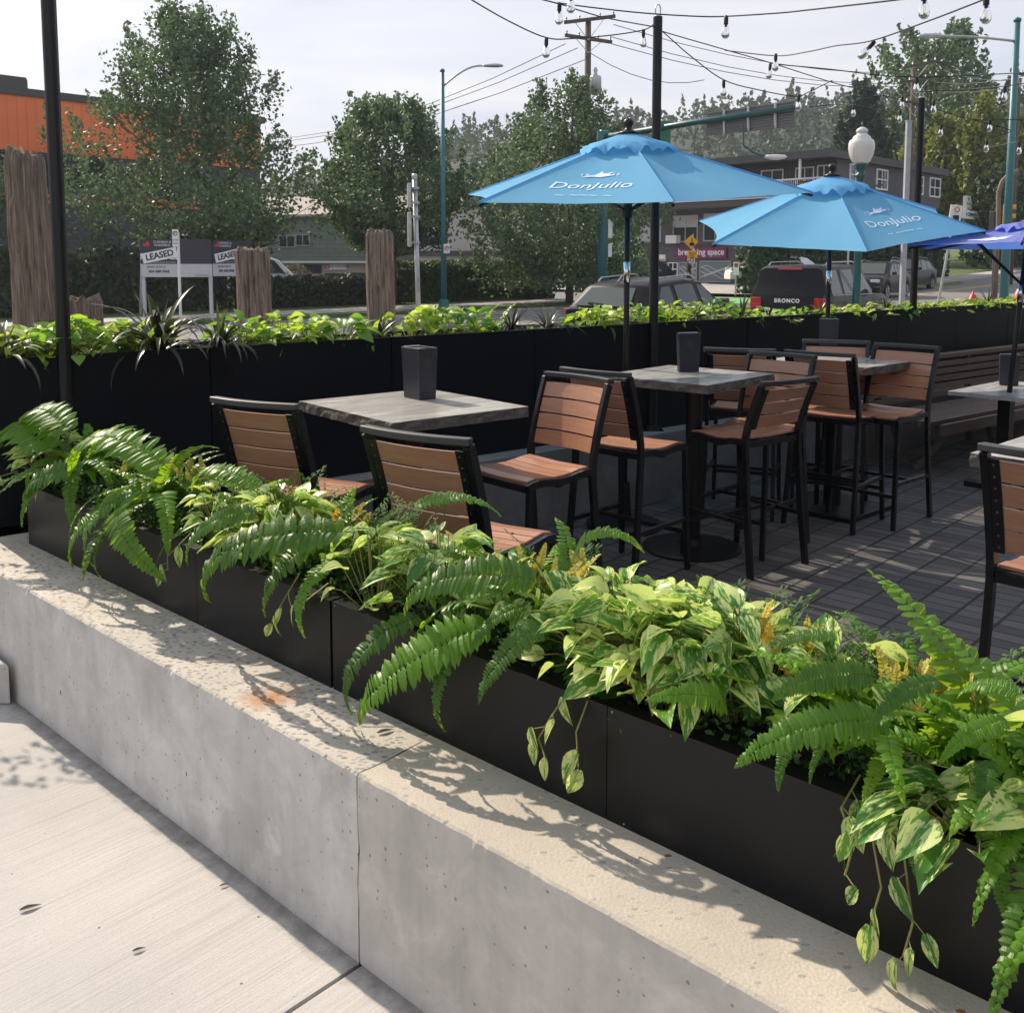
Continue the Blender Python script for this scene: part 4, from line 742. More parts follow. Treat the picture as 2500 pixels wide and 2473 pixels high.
# leased board
def board(x0, x1, yt, yb, Y, yaw, lab, sc, phone=True, skipl=False):
    a = P(x0, yb, Y); wd = (x1-x0)/2400*Y/cos(yaw); h = (yb-yt)/2400*Y; g = gz(a.x, Y); t = thing('lease_board', lab, 'sign', (a.x, Y, g), yaw, 'two panels of the for lease sign'); z0 = a.z-g
    m = MB(); m.box((wd/2, 0, z0+h*.175), (wd, .03, h*.35)); m.build('pale_panel', M['wg'], t); m = MB(); m.box((wd/2, 0, z0+h*.675), (wd, .032, h*.65)); m.build('navy_panel', M['asph_dark'], t)
    for x in ((.05, wd-.08) if not skipl else (wd-.1,)): m = MB(); m.box((x, .07, (z0+h)/2), (.1, .09, z0+h)); m.build('post', M['wg'], t)
    if not skipl: m = MB(); m.bar((.0, .1, z0+h*.6), (-.45, 1., 0), .07); m.build('brace', M['wg'], t)
    f = lambda x, z: frame((x, -.022, z0+z), (1, 0, 0), (0, 0, 1))
    text('CUSHMAN &', .1*sc, f(wd*.26*sc+.12, h*.93), M['wg'], t, bold=.002); text('WAKEFIELD', .1*sc, f(wd*.26*sc+.12, h*.845), M['wg'], t, bold=.002)
    m = MB(); m.prism([(.1*sc, -.02, z0+h*.82), (.3*sc, -.02, z0+h*.82), (.3*sc, -.02, z0+h*.9), (.22*sc, -.02, z0+h*.97), (.2*sc, -.02, z0+h*.9), (.1*sc, -.02, z0+h*.88)], (0, -.004, 0)); m.build('red_logo', M['red'], t)
    text('FOR LEASE', .26*sc, f(wd*(.5 if skipl else .27), h*.54), M['white'], t, bold=.006)
    cx_ = .62*sc+(.02 if skipl else .0); rot = Matrix.Rotation(.2, 4, 'Y') @ Matrix.Identity(4); m = MB(); m.box((0, 0, 0), (1.12*sc, .012, .32*sc), Matrix.Rotation(-.2, 3, 'Y')); ob = m.build('leased_sticker', M['white'], t); ob.location = (cx_, -.03, z0+h*.58)
    text('LEASED', .27*sc, Matrix.Rotation(-.2, 4, 'Y') @ frame((0, -.009, 0), (1, 0, 0), (0, 0, 1)), M['ink'], ob, bold=.008)
    text('OFFICE / WAREHOUSE BUILDING', .068*sc, f(wd*(.45 if skipl else .27), h*.39), M['wg'], t)
    text('JEFFREY SCHATZ', .08*sc, f(.5*sc, h*.27), M['ink'], t); text('604 608 5968', .12*sc, f(.58*sc, h*.15), M['ink'], t, bold=.002)
    if not skipl: text('cushmanwakefield.com', .05, f(wd*.86, h*.05), M['ink'], t)
    return t
board(345, 518, 586, 677, 31.5, 0, 'wide navy and grey lease board with a white leased sticker', 1.0)
board(520, 590, 588, 675, 31.55, .95, 'angled right lease board panel with a small leased sticker', .9, skipl=True)
# yellow diamond sign
X, Y, g, H = post(1692, 572, 43); t = thing('warning_sign', 'yellow diamond warning sign with single file tab in front of the charcoal building', 'sign', (X, Y, g)); m = MB(); m.tube([(0, 0, 0), (0, 0, H)], .035, 8); m.build('post', M['steel'], t)
zd_ = ztop(592, 43)-g; m = MB(); m.box((-.08, -.05, zd_), (.44, .02, .44), Matrix.Rotation(pi/4, 3, 'Y')); dm = m.build('diamond_plate', M['signyellow'], t)
m = MB(); m.box((-.05, -.067, zd_-.1), (.22, .01, .08)); m.box((-.05, -.067, zd_-.04), (.14, .01, .06)); m.box((-.05, -.067, zd_+.1), (.04, .01, .14)); m.lathe([(.03, 0), (.03, .01)], (-.1, -.067, zd_-.15), 10, M=Matrix.Rotation(pi/2, 3, 'X')); m.lathe([(.03, 0), (.03, .01)], (0.01, -.067, zd_-.15), 10, M=Matrix.Rotation(pi/2, 3, 'X')); m.build('car_and_bicycle_symbol', M['ink'], dm)
m = MB(); m.box((-.02, -.05, ztop(622, 43)-g), (.42, .02, .3)); o = m.build('tab_plate', M['signyellow'], t); text('SINGLE', .1, frame((-.02, -.065, ztop(619, 43)-g), (1, 0, 0), (0, 0, 1)), M['ink'], o); text('FILE', .1, frame((-.02, -.065, ztop(625, 43)-g), (1, 0, 0), (0, 0, 1)), M['ink'], o)
m = MB(); m.box((-.04, -.05, ztop(636, 43)-g), (.26, .02, .26)); o = m.build('no_parking_plate', M['white'], t); m = MB(); m.lathe([(.07, 0), (.07, .01), (.1, .01), (.1, 0)], (-.04, -.065, ztop(636, 43)-g), 18, M=Matrix.Rotation(pi/2, 3, 'X'), cap=False); m.bar((-.1, -.07, ztop(633.5, 43)-g), (.02, -.07, ztop(638.5, 43)-g), .02, .01); m.build('red_ring', M['red'], o)
for (x, y, Yd, lb, tilt) in [(1797, 640, 46, 'short post with a small white and red sign beside the shop window', 0), (2073, 560, 33, 'grey post with a narrow white sign under the second umbrella edge', 0)]:
    X, Y, g, H = post(x, y, Yd); t = thing('small_sign', lb, 'sign', (X, Y, g)); m = MB(); m.tube([(0, 0, 0), (0, 0, H)], .035, 8); m.build('post', M['steel'], t); m = MB(); m.box((0, -.05, H-.3), (.26, .02, .6)); o = m.build('sign_plate', M['white'], t); m = MB(); m.box((0, -.065, H-.15), (.18, .01, .18)); m.build('red_mark', M['red'], o)
# leaning bus stop post
b_ = P(2292, 735, 25); tp = P(2335, 500, 25); t = thing('bus_stop_sign', 'leaning silver post with a bus sign at the right corner of the second umbrella', 'sign', (b_.x, 25, 0)); d = V((tp.x-b_.x, 0, tp.z)); m = MB(); m.tube([(-.12, 0, 0), d], .035, 8); m.build('post', M['steel'], t)
m = MB(); m.bar(d+V((-.01, -.05, -.02)), d*.84+V((-.01, -.05, .05)), .3, .02, up=(0, 1, 0)); o = m.build('sign_plate', M['white'], t); m = MB(); m.lathe([(.05, 0), (.05, .01), (.07, .01), (.07, 0)], d*.96+V((0, -.09, 0)), 16, M=Matrix.Rotation(pi/2, 3, 'X'), cap=False); m.build('red_ring', M['red'], o); m = MB(); m.box(d*.89+V((0, -.09, 0)), (.14, .02, .16)); m.build('bus_symbol', M['ink'], o)
# steel square post, traffic signals
X, Y, g, H = post(2219, 297, 30); m = MB(); m.box((0, 0, H/2), (.14, .14, H)); m.box((0, 0, H+.01), (.17, .17, .03)); t = m.build('steel_post', pm('pale_grey_post', (.33, .34, .38), .5), lab='tall pale grey square post just left of the right bare black post', cat='post'); t.location = (X, Y, g)
def signal(x, y, Yd, lab, yaw, body):
    X, Y, g, H = post(x, y, Yd); t = thing('traffic_signal', lab, 'traffic light', (X, Y, g)); m = MB(); m.tube([(.12, .1, 0), (.12, .1, H+.1)], .06, 8); m.build('pole', M['fascia'], t); Mz = Matrix.Rotation(yaw, 3, 'Z')
    m = MB(); m.box((0, 0, H-.55), (.3, .26, 1.05), Mz); hd = m.build('signal_head', M[body], t, bevel=.02)
    for k in range(3):
        m = MB(); c = V((0, 0, H-.2-k*.34)); 
        for q in range(9): a = pi*q/8; m.box(c+Mz @ V((cos(a)*.13, -.22, sin(a)*.13)), (.03, .2, .03), Mz)
        m.build('visor', M[body], hd); m = MB(); m.lathe([(.11, 0), (.1, .02)], c+Mz @ V((0, -.135, 0)), 14, M=Mz @ Matrix.Rotation(pi/2, 3, 'X')); m.build('lens', M['ink'], hd)
    return t
M['sigyellow'] = pm('signal_yellow', (.75, .36, .03), .5, .05)
signal(2459, 497, 38, 'yellow traffic signal seen side-on left of the teal pole', 1.1, 'sigyellow'); signal(2428, 515, 40, 'black traffic signal left of the yellow one', .5, 'ink')
pp = [P(2437, 560, 39), P(2438, 470, 39), P(2446, 445, 39), P(2462, 427, 39), P(2486, 418, 39)]; base = V((pp[0].x, 39, gz(pp[0].x, 39))); m = MB(); m.tube([base]+pp, .09, 8); m.build('curved_signal_mast', pm('rusty_brown_pole', (.16, .12, .09), .7), at=base, lab='brown curved signal mast behind the traffic signals', cat='pole', smooth=True)
# fire hydrants
def hydrant(x, ytop, Yd, lab):
    p = P(x, ytop, Yd); z = gz(p.x, Yd)+.03; H = p.z-z; s = H/.8; t = thing('fire_hydrant', lab, 'fire hydrant', (p.x, Yd, z)); m = MB(); m.lathe([(.15, 0), (.15, .05), (.1, .07), (.1, .5), (.14, .52), (.14, .56), (.12, .6), (.08, .7), (.03, .74), (.03, .8)], n=14); m.build('barrel', M['red'], t, smooth=True)
    for a in (0, pi, -pi/2): m = MB(); m.lathe([(.055, .08), (.055, .17), (.03, .19)], (0, 0, .4), 10, M=Matrix.Rotation(a, 3, 'Z') @ Matrix.Rotation(pi/2, 3, 'Y')); m.build('outlet_cap', M['red'], t)
    t.scale = (s*.9, s*.9, s)
hydrant(2493, 694, 24, 'red fire hydrant at the right edge beside the purple umbrella pole'); hydrant(2376, 712, 27, 'red hydrant top peeping over the leaves left of the purple umbrella')
# wooden piles
M['pile'] = (lambda t: (t.set('Base Color', t.mix(t.ramp(t.noise(t.map((14, 14, .9)), 2, 7, .7, .8), .36, .62), (.10, .075, .058), (.44, .345, .275))), t.set('Roughness', .95), t.bump(t.noise(t.map((9, 9, .8)), 2, 7, .7, .6), 1., .16), t.m)[-1])(T('weathered_pile_wood'))
def pile(x0, x1, yt, Yd, lab, seed, slope=0, knot=None, bw=None):
    xc = (x0+x1)/2; p = P(xc, yt, Yd); g = gz(p.x, Yd)+.02; H = p.z-g; r = (x1-x0)/2/2400*Yd; m = MB(); n = 90; rows = 60; vs = []
    for i in range(rows+1):
        z = H*i/rows
        for k in range(n):
            a = 2*pi*k/n; rr = r*(1+.05*noise.noise(V((cos(a)*6, sin(a)*6+seed, z*.5)))+.12*noise.noise(V((cos(a)*2, sin(a)*2+seed, z*.6)))); rr += .020*noise.noise(V((cos(a)*9, sin(a)*9+seed, z*.7)))+.010*noise.noise(V((cos(a)*22, sin(a)*22+seed, z*1.6)))
            if bw: rr *= 1+(bw-1)*(1-i/rows)
            if knot and abs(a-knot[0]) < .5 and abs(z-knot[1]) < .3: rr += .03*cos((a-knot[0])*3.1)*cos((z-knot[1])*5)
            zz = z; rr *= (.84 if i == rows else .94 if i == rows-1 else 1)
            if i == rows: zz += slope*cos(a)*r+.09*noise.noise(V((cos(a)*2.2, sin(a)*2.2, seed)))+.008*noise.noise(V((cos(a)*9, sin(a)*9, seed)))
            vs.append((cos(a)*rr, sin(a)*rr, zz))
    vs.append((0, 0, H-.02)); fs = [(i*n+k, i*n+(k+1) % n, (i+1)*n+(k+1) % n, (i+1)*n+k) for i in range(rows) for k in range(n)]+[(rows*n+k, rows*n+(k+1) % n, len(vs)-1) for k in range(n)]
    m.add(vs, fs); o = m.build('wooden_pile', M['pile'], lab=lab, cat='wooden post', group='old wooden piles along the verge', smooth=True); o.location = (p.x, Yd, g); o.rotation_euler.y = -.015
pile(27, 112, 372, 10, 'tallest thick weathered pile behind the left bare post', 1, -.25, (4.2, 2.1)); pile(172, 252, 728, 10.3, 'short stump of a pile peeping over the leaves right of the left bare post', 2, .1)
pile(582, 661, 608, 12, 'medium pile with flat top in front of the lease board end', 3, -.06, (5.3, 1.2)); pile(898, 963, 563, 13.6, 'slimmer flat-topped pile left of the grey sign post', 4, 0, (4.6, 1.6))
# white van behind the hedge and pale kerb bits
m = MB()
# ------------------------------------------------------------------ vehicles
def carpaint(name, col): return pm(name, col, .33, .06, 2, metal=.0, coat=.12, spec=.12)
M['dkgrey'] = carpaint('dark_grey_paint', (.006, .006, .008)); M['gun'] = carpaint('gunmetal_paint', (.010, .010, .013)); M['cblack'] = carpaint('black_paint', (.014, .014, .017)); M['cwhite'] = carpaint('white_car_paint', (.7, .7, .7))
M['tyre'] = pm('tyre_rubber', (.018, .018, .018), .85, .2, 20); M['rim'] = pm('alloy_rim', (.35, .36, .37), .3, .1, metal=.8); M['plastic'] = pm('black_trim', (.02, .02, .022), .6, .1)
def lens(name, c):
    t = T(name); t.set('Base Color', c); t.set('Roughness', .12); t.set('Specular IOR Level', .7); t.set('Coat Weight', 1.); return t.m
M['tail'] = lens('red_tail_lens', (.45, .01, .015)); M['head'] = lens('clear_head_lens', (.5, .5, .52))
def carglass():
    t = T('tinted_car_glass'); t.set('Base Color', (.02, .024, .026)); t.set('Base Color', (.045, .060, .056)); t.set('Roughness', .03); t.set('Specular IOR Level', .6); return t.m
M['cglass'] = carglass()
def interp(tab, x):
    for a, b in zip(tab, tab[1:]):
        if a[0] <= x <= b[0]: f = (x-a[0])/(b[0]-a[0]+1e-9); return [a[i]+(b[i]-a[i])*f for i in range(1, len(a))]
    return list(tab[-1][1:]) if x > tab[-1][0] else list(tab[0][1:])
def suv(name, lab, loc, yaw, paint, tab, W, wheels, rearglass, sidewin, tails, badge=None, rails=True, wr=.34):
    t = thing(name, lab, 'car', loc, yaw, 'cars on the main road'); hw = W/2; zb = .26
    xs = sorted(set([a[0] for a in tab]+[tab[0][0]+(tab[-1][0]-tab[0][0])*k/40 for k in range(41)]))
    def ring(x):
        zt, zl, wf = interp(tab, x); w_ = hw*wf; green = zt-zl; rw_ = w_*(.97-min(.2, .42*green))
        lo = zb if all(abs(x-q) > wr+.06 for q in wheels) else zb+sqrt(max(0, (wr+.06)**2-min(abs(x-q) for q in wheels)**2))+.06
        return [(0, lo), (w_*.93, lo), (w_*.99, lo+.06), (w_, max(.6, lo+.08)), (w_*.985, zl-.05), (w_*.96, zl), (rw_, max(zl+.01, zt-.07)), (rw_-.1, zt-.012), (0, zt)]
    m = MB(); vs = []; 
    for x in xs:
        r_ = ring(x); 
        for (y, z) in r_: vs.append((x, y, z))
        for (y, z) in r_[::-1][1:-1]: vs.append((x, -y, z))
    k = 16; n = len(xs); fs = [(i*k+j, (i+1)*k+j, (i+1)*k+(j+1) % k, i*k+(j+1) % k) for i in range(n-1) for j in range(k)]+[tuple(range(k)), tuple((n-1)*k+j for j in range(k-1, -1, -1))]
    m.add(vs, fs); body = m.build('body', paint, t, smooth=True); es = body.modifiers.new('edge', 'EDGE_SPLIT'); es.split_angle = R(38)
    def side(x, z, s):
        zt, zl, wf = interp(tab, x); w_ = hw*wf; green = zt-zl; rw_ = w_*(.97-min(.2, .42*green)); f = max(0, min(1, (z-zl)/max(.02, zt-.07-zl))); return s*(w_*.96+(rw_-w_*.96)*f+.009)
    for poly in sidewin:      # (x0bottom,x0top,x1bottom,x1top, inset bottom, inset top)
        xb0, xt0, xb1, xt1 = poly
        for s in (1, -1):
            g = MB(); vs = []; nn = 8
            for i in range(nn+1):
                f = i/nn
                for (xx, top) in ((xb0+(xb1-xb0)*f, 0), (xt0+(xt1-xt0)*f, 1)):
                    zt, zl, wf = interp(tab, xx); z = zt-.12 if top else zl+.035; vs.append((xx, side(xx, z, s), z))
            g.add(vs, [(2*i, 2*i+2, 2*i+3, 2*i+1) for i in range(nn)]); g.build('side_window', M['cglass'], t)
    (xa, za, wa), (xc_, zc_, wc) = rearglass; g = MB(); d = V((za-zc_, 0, xc_-xa)).normalized()*-.012; d = V((-abs(zc_-za), 0, abs(xc_-xa))).normalized()*.015
    g.prism([(xa, wa, za), (xa, -wa, za), (xc_, -wc, zc_), (xc_, wc, zc_)], d); rg_ = g.build('rear_window', M['cglass'], t); g = MB(); g.bar((xa-.03, -.05, za+.04), (xa+.02, .32, za+.06), .03); g.build('wiper', M['plastic'], rg_)
    # windscreen
    fr = [a for a in tab if a[1]-a[2] > .2]; x1 = fr[-1][0]; x2 = tab[[a[0] for a in tab].index(x1)+1][0]; z1, z2 = interp(tab, x1)[0]-.05, interp(tab, x2)[0]+.0
    g = MB(); g.prism([(x1+.08, .55, z1-.02), (x1+.08, -.55, z1-.02), (x2-.04, -.68, z2+.02), (x2-.04, .68, z2+.02)], V((z1-z2, 0, x2-x1)).normalized()*.02); g.build('windscreen', M['cglass'], t)
    for x in wheels:
        for s in (1, -1):
            g = MB(); Mr = Matrix.Rotation(pi/2, 3, 'X'); g.lathe([(.2, -.11), (wr-.02, -.11), (wr, -.08), (wr, .08), (wr-.02, .11), (.2, .11)], (x, s*(hw-.12), wr), 24, M=Mr); o = g.build('wheel', M['tyre'], t, smooth=False)
            g = MB(); g.lathe([(.23, -.02), (.23, .02)], (x, s*(hw-.015), wr), 20, M=Mr)
            for q in range(5): a = 2*pi*q/5; g.bar((x, s*(hw+.003), wr), (x+cos(a)*.22, s*(hw+.003), wr+sin(a)*.22), .03, .06, up=(0, 1, 0))
            g.build('rim', M['rim'], o)
    for (y0, y1, z0, z1, xr) in tails:
        for s in (1, -1):
            g = MB(); g.box((xr, s*(y0+y1)/2, (z0+z1)/2), (.06, y1-y0, z1-z0)); g.build('tail_lamp', M['tail'], t, bevel=.015)
    for s in (1, -1):
        g = MB(); xf = tab[-1][0]; g.box((xf-.12, s*hw*.66, .78), (.16, .4, .14)); g.build('headlight', M['head'], t, bevel=.03)
        g = MB(); xm = x2-.35; zl = interp(tab, xm)[1]; g.box((xm, s*(hw+.1), zl+.1), (.12, .2, .15)); g.build('mirror', M['plastic'] if paint != M['cwhite'] else paint, t, bevel=.03)
        if rails:
            xr0, xr1 = fr[0][0]+.3, fr[-1][0]-.15; g = MB(); y = s*(hw*.70); g.tube([(xr0, y, interp(tab, xr0)[0]-.02), (xr0+.12, y, interp(tab, xr0)[0]+.055), (0, y, interp(tab, 0)[0]+.06), (xr1-.12, y, interp(tab, xr1)[0]+.055), (xr1, y, interp(tab, xr1)[0]-.02)], .018, 6); g.build('roof_rail', M['rim'], t)
        g = MB(); xa_, xb_ = sidewin[0][0], sidewin[-1][2]; g.sweep([(x_, side(x_, interp(tab, x_)[1]+.012, s)+s*.004, interp(tab, x_)[1]+.012) for x_ in [xa_+(xb_-xa_)*q/8 for q in range(9)]], .012, .028); g.build('window_trim', M['rim'], t)
        g = MB(); zl = .42; g.box((0, s*(hw*.965), .36), (wheels[1]-wheels[0]-.8, .05, .14)); g.build('side_trim', M['plastic'], t)
    xr = tab[0][0]; g = MB(); g.box((xr+.06, 0, .45), (.16, W*.9, .3)); g.build('bumper', M['plastic'], t, bevel=.04)
    g = MB(); g.box((xr-.02, 0, .62), (.02, .32, .15)); pl = g.build('number_plate', M['white'], t)
    return t
K = [(-2.1, .98, .95, .86), (-2.0, 1.02, .97, .94), (-1.55, 1.42, .99, .98), (-1.25, 1.49, 1.0, 1), (-.2, 1.56, .98, 1), (.35, 1.52, .95, 1), (1.12, 1.0, .97, 1), (1.75, .92, .86, .96), (2.05, .78, .72, .88), (2.12, .6, .55, .8)]
def place(x, Y, ya, z=None): X = (x-1250)/2400*Y; return (X, Y, (gz(X, Y)-.1) if z is None else z), ya
# small hatchback SUV at left
loc, ya = place(1612, 19.7, R(49))
kn = suv('parked_suv', 'dark grey small suv, nearest car, behind the first umbrella pole', loc, ya, M['dkgrey'], K, 1.8, (-1.3, 1.3), ((-2.0, 1.03, .62), (-1.62, 1.36, .5)), [(-1.42, -1.12, -.80, -.84), (-.66, -.68, .08, -.02), (.24, .14, .94, .46)], [(.42, .84, .88, .98, -2.04)])
g = MB(); g.lathe([(.0, .0), (.085, .0), (.085, .02), (.0, .02)], (-2.1, 0, .88), 20, M=Matrix.Rotation(-pi/2, 3, 'Y')); o = g.build('maker_badge', M['rim'], kn); o.scale = (1, 1.35, 1)
text('H', .13, frame((-2.125, 0, .88), (0, -1, 0), (0, 0, 1)), M['plastic'], kn, name='badge_letter', shear=.5, bold=.004)
g = MB(); g.bar((-1.5, 0, 1.47), (-1.35, 0, 1.58), .05, .02); g.build('antenna_fin', M['plastic'], kn)
BR = [(-2.18, 1.08, 1.02, .9), (-2.14, 1.14, 1.08, .96), (-2.0, 1.72, 1.1, .99), (-1.85, 1.78, 1.1, 1), (.1, 1.80, 1.08, 1), (.55, 1.74, 1.08, 1), (1.05, 1.16, 1.08, 1), (2.0, 1.08, 1.0, .98), (2.15, .9, .8, .94), (2.2, .6, .5, .9)]
loc, ya = place(2008, 23.8, R(52))
br = suv('boxy_suv', 'gunmetal boxy suv with raised roof and tailgate lettering in the middle of the road', loc, ya, M['gun'], BR, 1.9, (-1.33, 1.33), ((-2.10, 1.16, .66), (-2.0, 1.62, .6)), [(-1.86, -1.82, -1.24, -1.28), (-1.08, -1.08, -.3, -.3), (-.12, -.12, .82, .38)], [(.62, .88, .78, 1.05, -2.17)], wr=.36)
text('BRONCO', .12, frame((-2.20, 0, .98), (0, -1, 0), (0, 0, 1)), M['white'], br, name='tailgate_lettering', bold=.006, spacing=1.25)
g = MB(); g.box((-2.03, 0, 1.70), (.05, .55, .05)); g.build('high_brake_light', M['tail'], br)
for (x, Y, ya_, lb, pt, z) in [(2138, 45, R(232), 'black suv coming down the hill nearest the boxy suv', 'cblack', None), (2207, 51.5, R(228), 'black suv behind the other one furthest up the hill', 'cblack', None)]:
    loc, _ = place(x, Y, 0); suv('oncoming_suv', lb, loc, ya_, M[pt], [(a[0]*1.07, a[1]*1.06, a[2]*1.05, a[3]) for a in K], 1.86, (-1.38, 1.38), ((-2.14, 1.1, .6), (-1.74, 1.42, .5)), [(-1.5, -1.2, -.75, -.75), (-.68, -.68, .12, .02), (.2, .1, 1.0, .52)], [(.45, .86, .92, 1.05, -2.18)])
p = P(1882, 694, 50); suv('parked_car', 'white car nose showing between the shop front and the cedar row', (p.x, 50, p.z), R(180), M['cwhite'], [(a[0]*1.05, a[1]*.93, a[2]*.93, a[3]) for a in K], 1.8, (-1.3, 1.3), ((-2.05, 1.0, .6), (-1.64, 1.26, .5)), [(-1.45, -1.15, -.75, -.75), (-.68, -.68, .12, .02), (.2, .1, .98, .5)], [(.45, .84, .86, .95, -2.1)])
VN = [(-2.5, 1.2, 1.15, .95), (-2.4, 1.95, 1.2, .98), (1.2, 2.0, 1.2, 1), (1.6, 1.85, 1.2, 1), (2.3, 1.15, 1.1, .98), (2.6, .9, .8, .9)]
p = P(640, 700, 47); suv('parked_van', 'white van mostly hidden behind the flat-topped middle wooden pile', (p.x-.9, 47, 0), R(20), M['cwhite'], VN, 1.9, (-1.6, 1.5), ((-2.46, 1.3, .6), (-2.41, 1.8, .6)), [(-2.2, -2.2, -1.0, -1.0), (.3, .3, 1.9, 1.4)], [(.6, .85, .9, 1.3, -2.5)], rails=False)
p = P(1530, 690, 50); suv('parked_truck', 'dark vehicle in the shade of the maple left of the charcoal building', (p.x, 50, .2), R(195), M['cblack'], [(a[0]*1.1, a[1]*1.12, a[2]*1.1, a[3]) for a in K], 1.9, (-1.4, 1.4), ((-2.2, 1.15, .6), (-1.8, 1.5, .5)), [(-1.5, -1.2, -.75, -.75), (-.68, -.68, .12, .02), (.2, .1, 1.0, .52)], [(.45, .86, .92, 1.05, -2.2)])
# ------------------------------------------------------------------ the woman across the road
def woman(x, Y):
    X = (x-1250)/2400*Y; g = gz(X, Y)+.0; me = bpy.data.meshes.new('person')
    js = {'pel': (0, 0, .93, .13), 'sp': (0, .01, 1.12, .11), 'ch': (0, .0, 1.30, .125), 'nk': (0, .0, 1.44, .05), 'hd': (0, -.01, 1.53, .075), 'hd2': (0, -.02, 1.62, .07), 'sl': (-.15, 0, 1.38, .05), 'sr': (.15, 0, 1.38, .05), 'el': (-.19, .02, 1.12, .035), 'er': (.20, .04, 1.12, .035), 'wl': (-.14, -.14, .98, .025), 'wr': (.2, -.1, .93, .025), 'hl': (-.09, -.2, 1.0, .03), 'hr': (.2, -.16, .88, .03),
          'kl': (-.08, -.05, .50, .06), 'kr': (.10, .06, .50, .06), 'al': (-.08, .02, .09, .038), 'ar': (.11, .16, .1, .038), 'tl': (-.08, -.14, .03, .03), 'tr': (.11, .02, .03, .03), 'pl_': (-.09, 0, .86, .09), 'pr_': (.09, 0, .86, .09)}
    names = list(js); ed = [('pel', 'sp'), ('sp', 'ch'), ('ch', 'nk'), ('nk', 'hd'), ('hd', 'hd2'), ('ch', 'sl'), ('ch', 'sr'), ('sl', 'el'), ('sr', 'er'), ('el', 'wl'), ('er', 'wr'), ('wl', 'hl'), ('wr', 'hr'), ('pel', 'pl_'), ('pel', 'pr_'), ('pl_', 'kl'), ('pr_', 'kr'), ('kl', 'al'), ('kr', 'ar'), ('al', 'tl'), ('ar', 'tr')]
    me.from_pydata([js[k][:3] for k in names], [(names.index(a), names.index(b)) for a, b in ed], []); o = bpy.data.objects.new('person', me); C.objects.link(o)
    sk_ = o.modifiers.new('skin', 'SKIN'); 
    for i, k in enumerate(names): me.skin_vertices[0].data[i].radius = (js[k][3], js[k][3])
    me.skin_vertices[0].data[0].use_root = True; sb = o.modifiers.new('sub', 'SUBSURF'); sb.levels = 2; sb.render_levels = 2
    bpy.context.view_layer.update(); m2 = bpy.data.meshes.new_from_object(o.evaluated_get(bpy.context.evaluated_depsgraph_get())); bpy.data.objects.remove(o)
    skm, cl, tr = pm('skin', (.45, .26, .18), .5), pm('black_clothes', (.015, .015, .018), .8), pm('black_trousers', (.02, .02, .024), .8)
    for a in (skm, cl, tr): m2.materials.append(a)
    for f in m2.polygons:
        c = f.center; f.use_smooth = True; f.material_index = 2 if c.z < 1.0 and abs(c.x) < .17 and c.z > .06 else (1 if 1.03 < c.z < 1.42 and abs(c.x) < (.17 if c.z < 1.25 else .26) else 0)
    o = bpy.data.objects.new('person', m2); C.objects.link(o); o.location = (X, Y, g); o.rotation_euler.z = R(115); tag(o, 'woman with long brown hair in black top and trousers standing by the warning sign', 'person')
    m = MB(); rg = random.Random(2); 
    m.lathe([(.02, 1.74), (.075, 1.71), (.092, 1.64), (.095, 1.55), (.10, 1.42), (.10, 1.25), (.06, 1.12), (.02, 1.08)], (0, .045, 0), 14, M=Matrix.Diagonal((1, .8, 1))); m.build('hair', pm('brown_hair', (.10, .045, .025), .5, .4, 30), o, smooth=True); return o
woman(1681, 49)
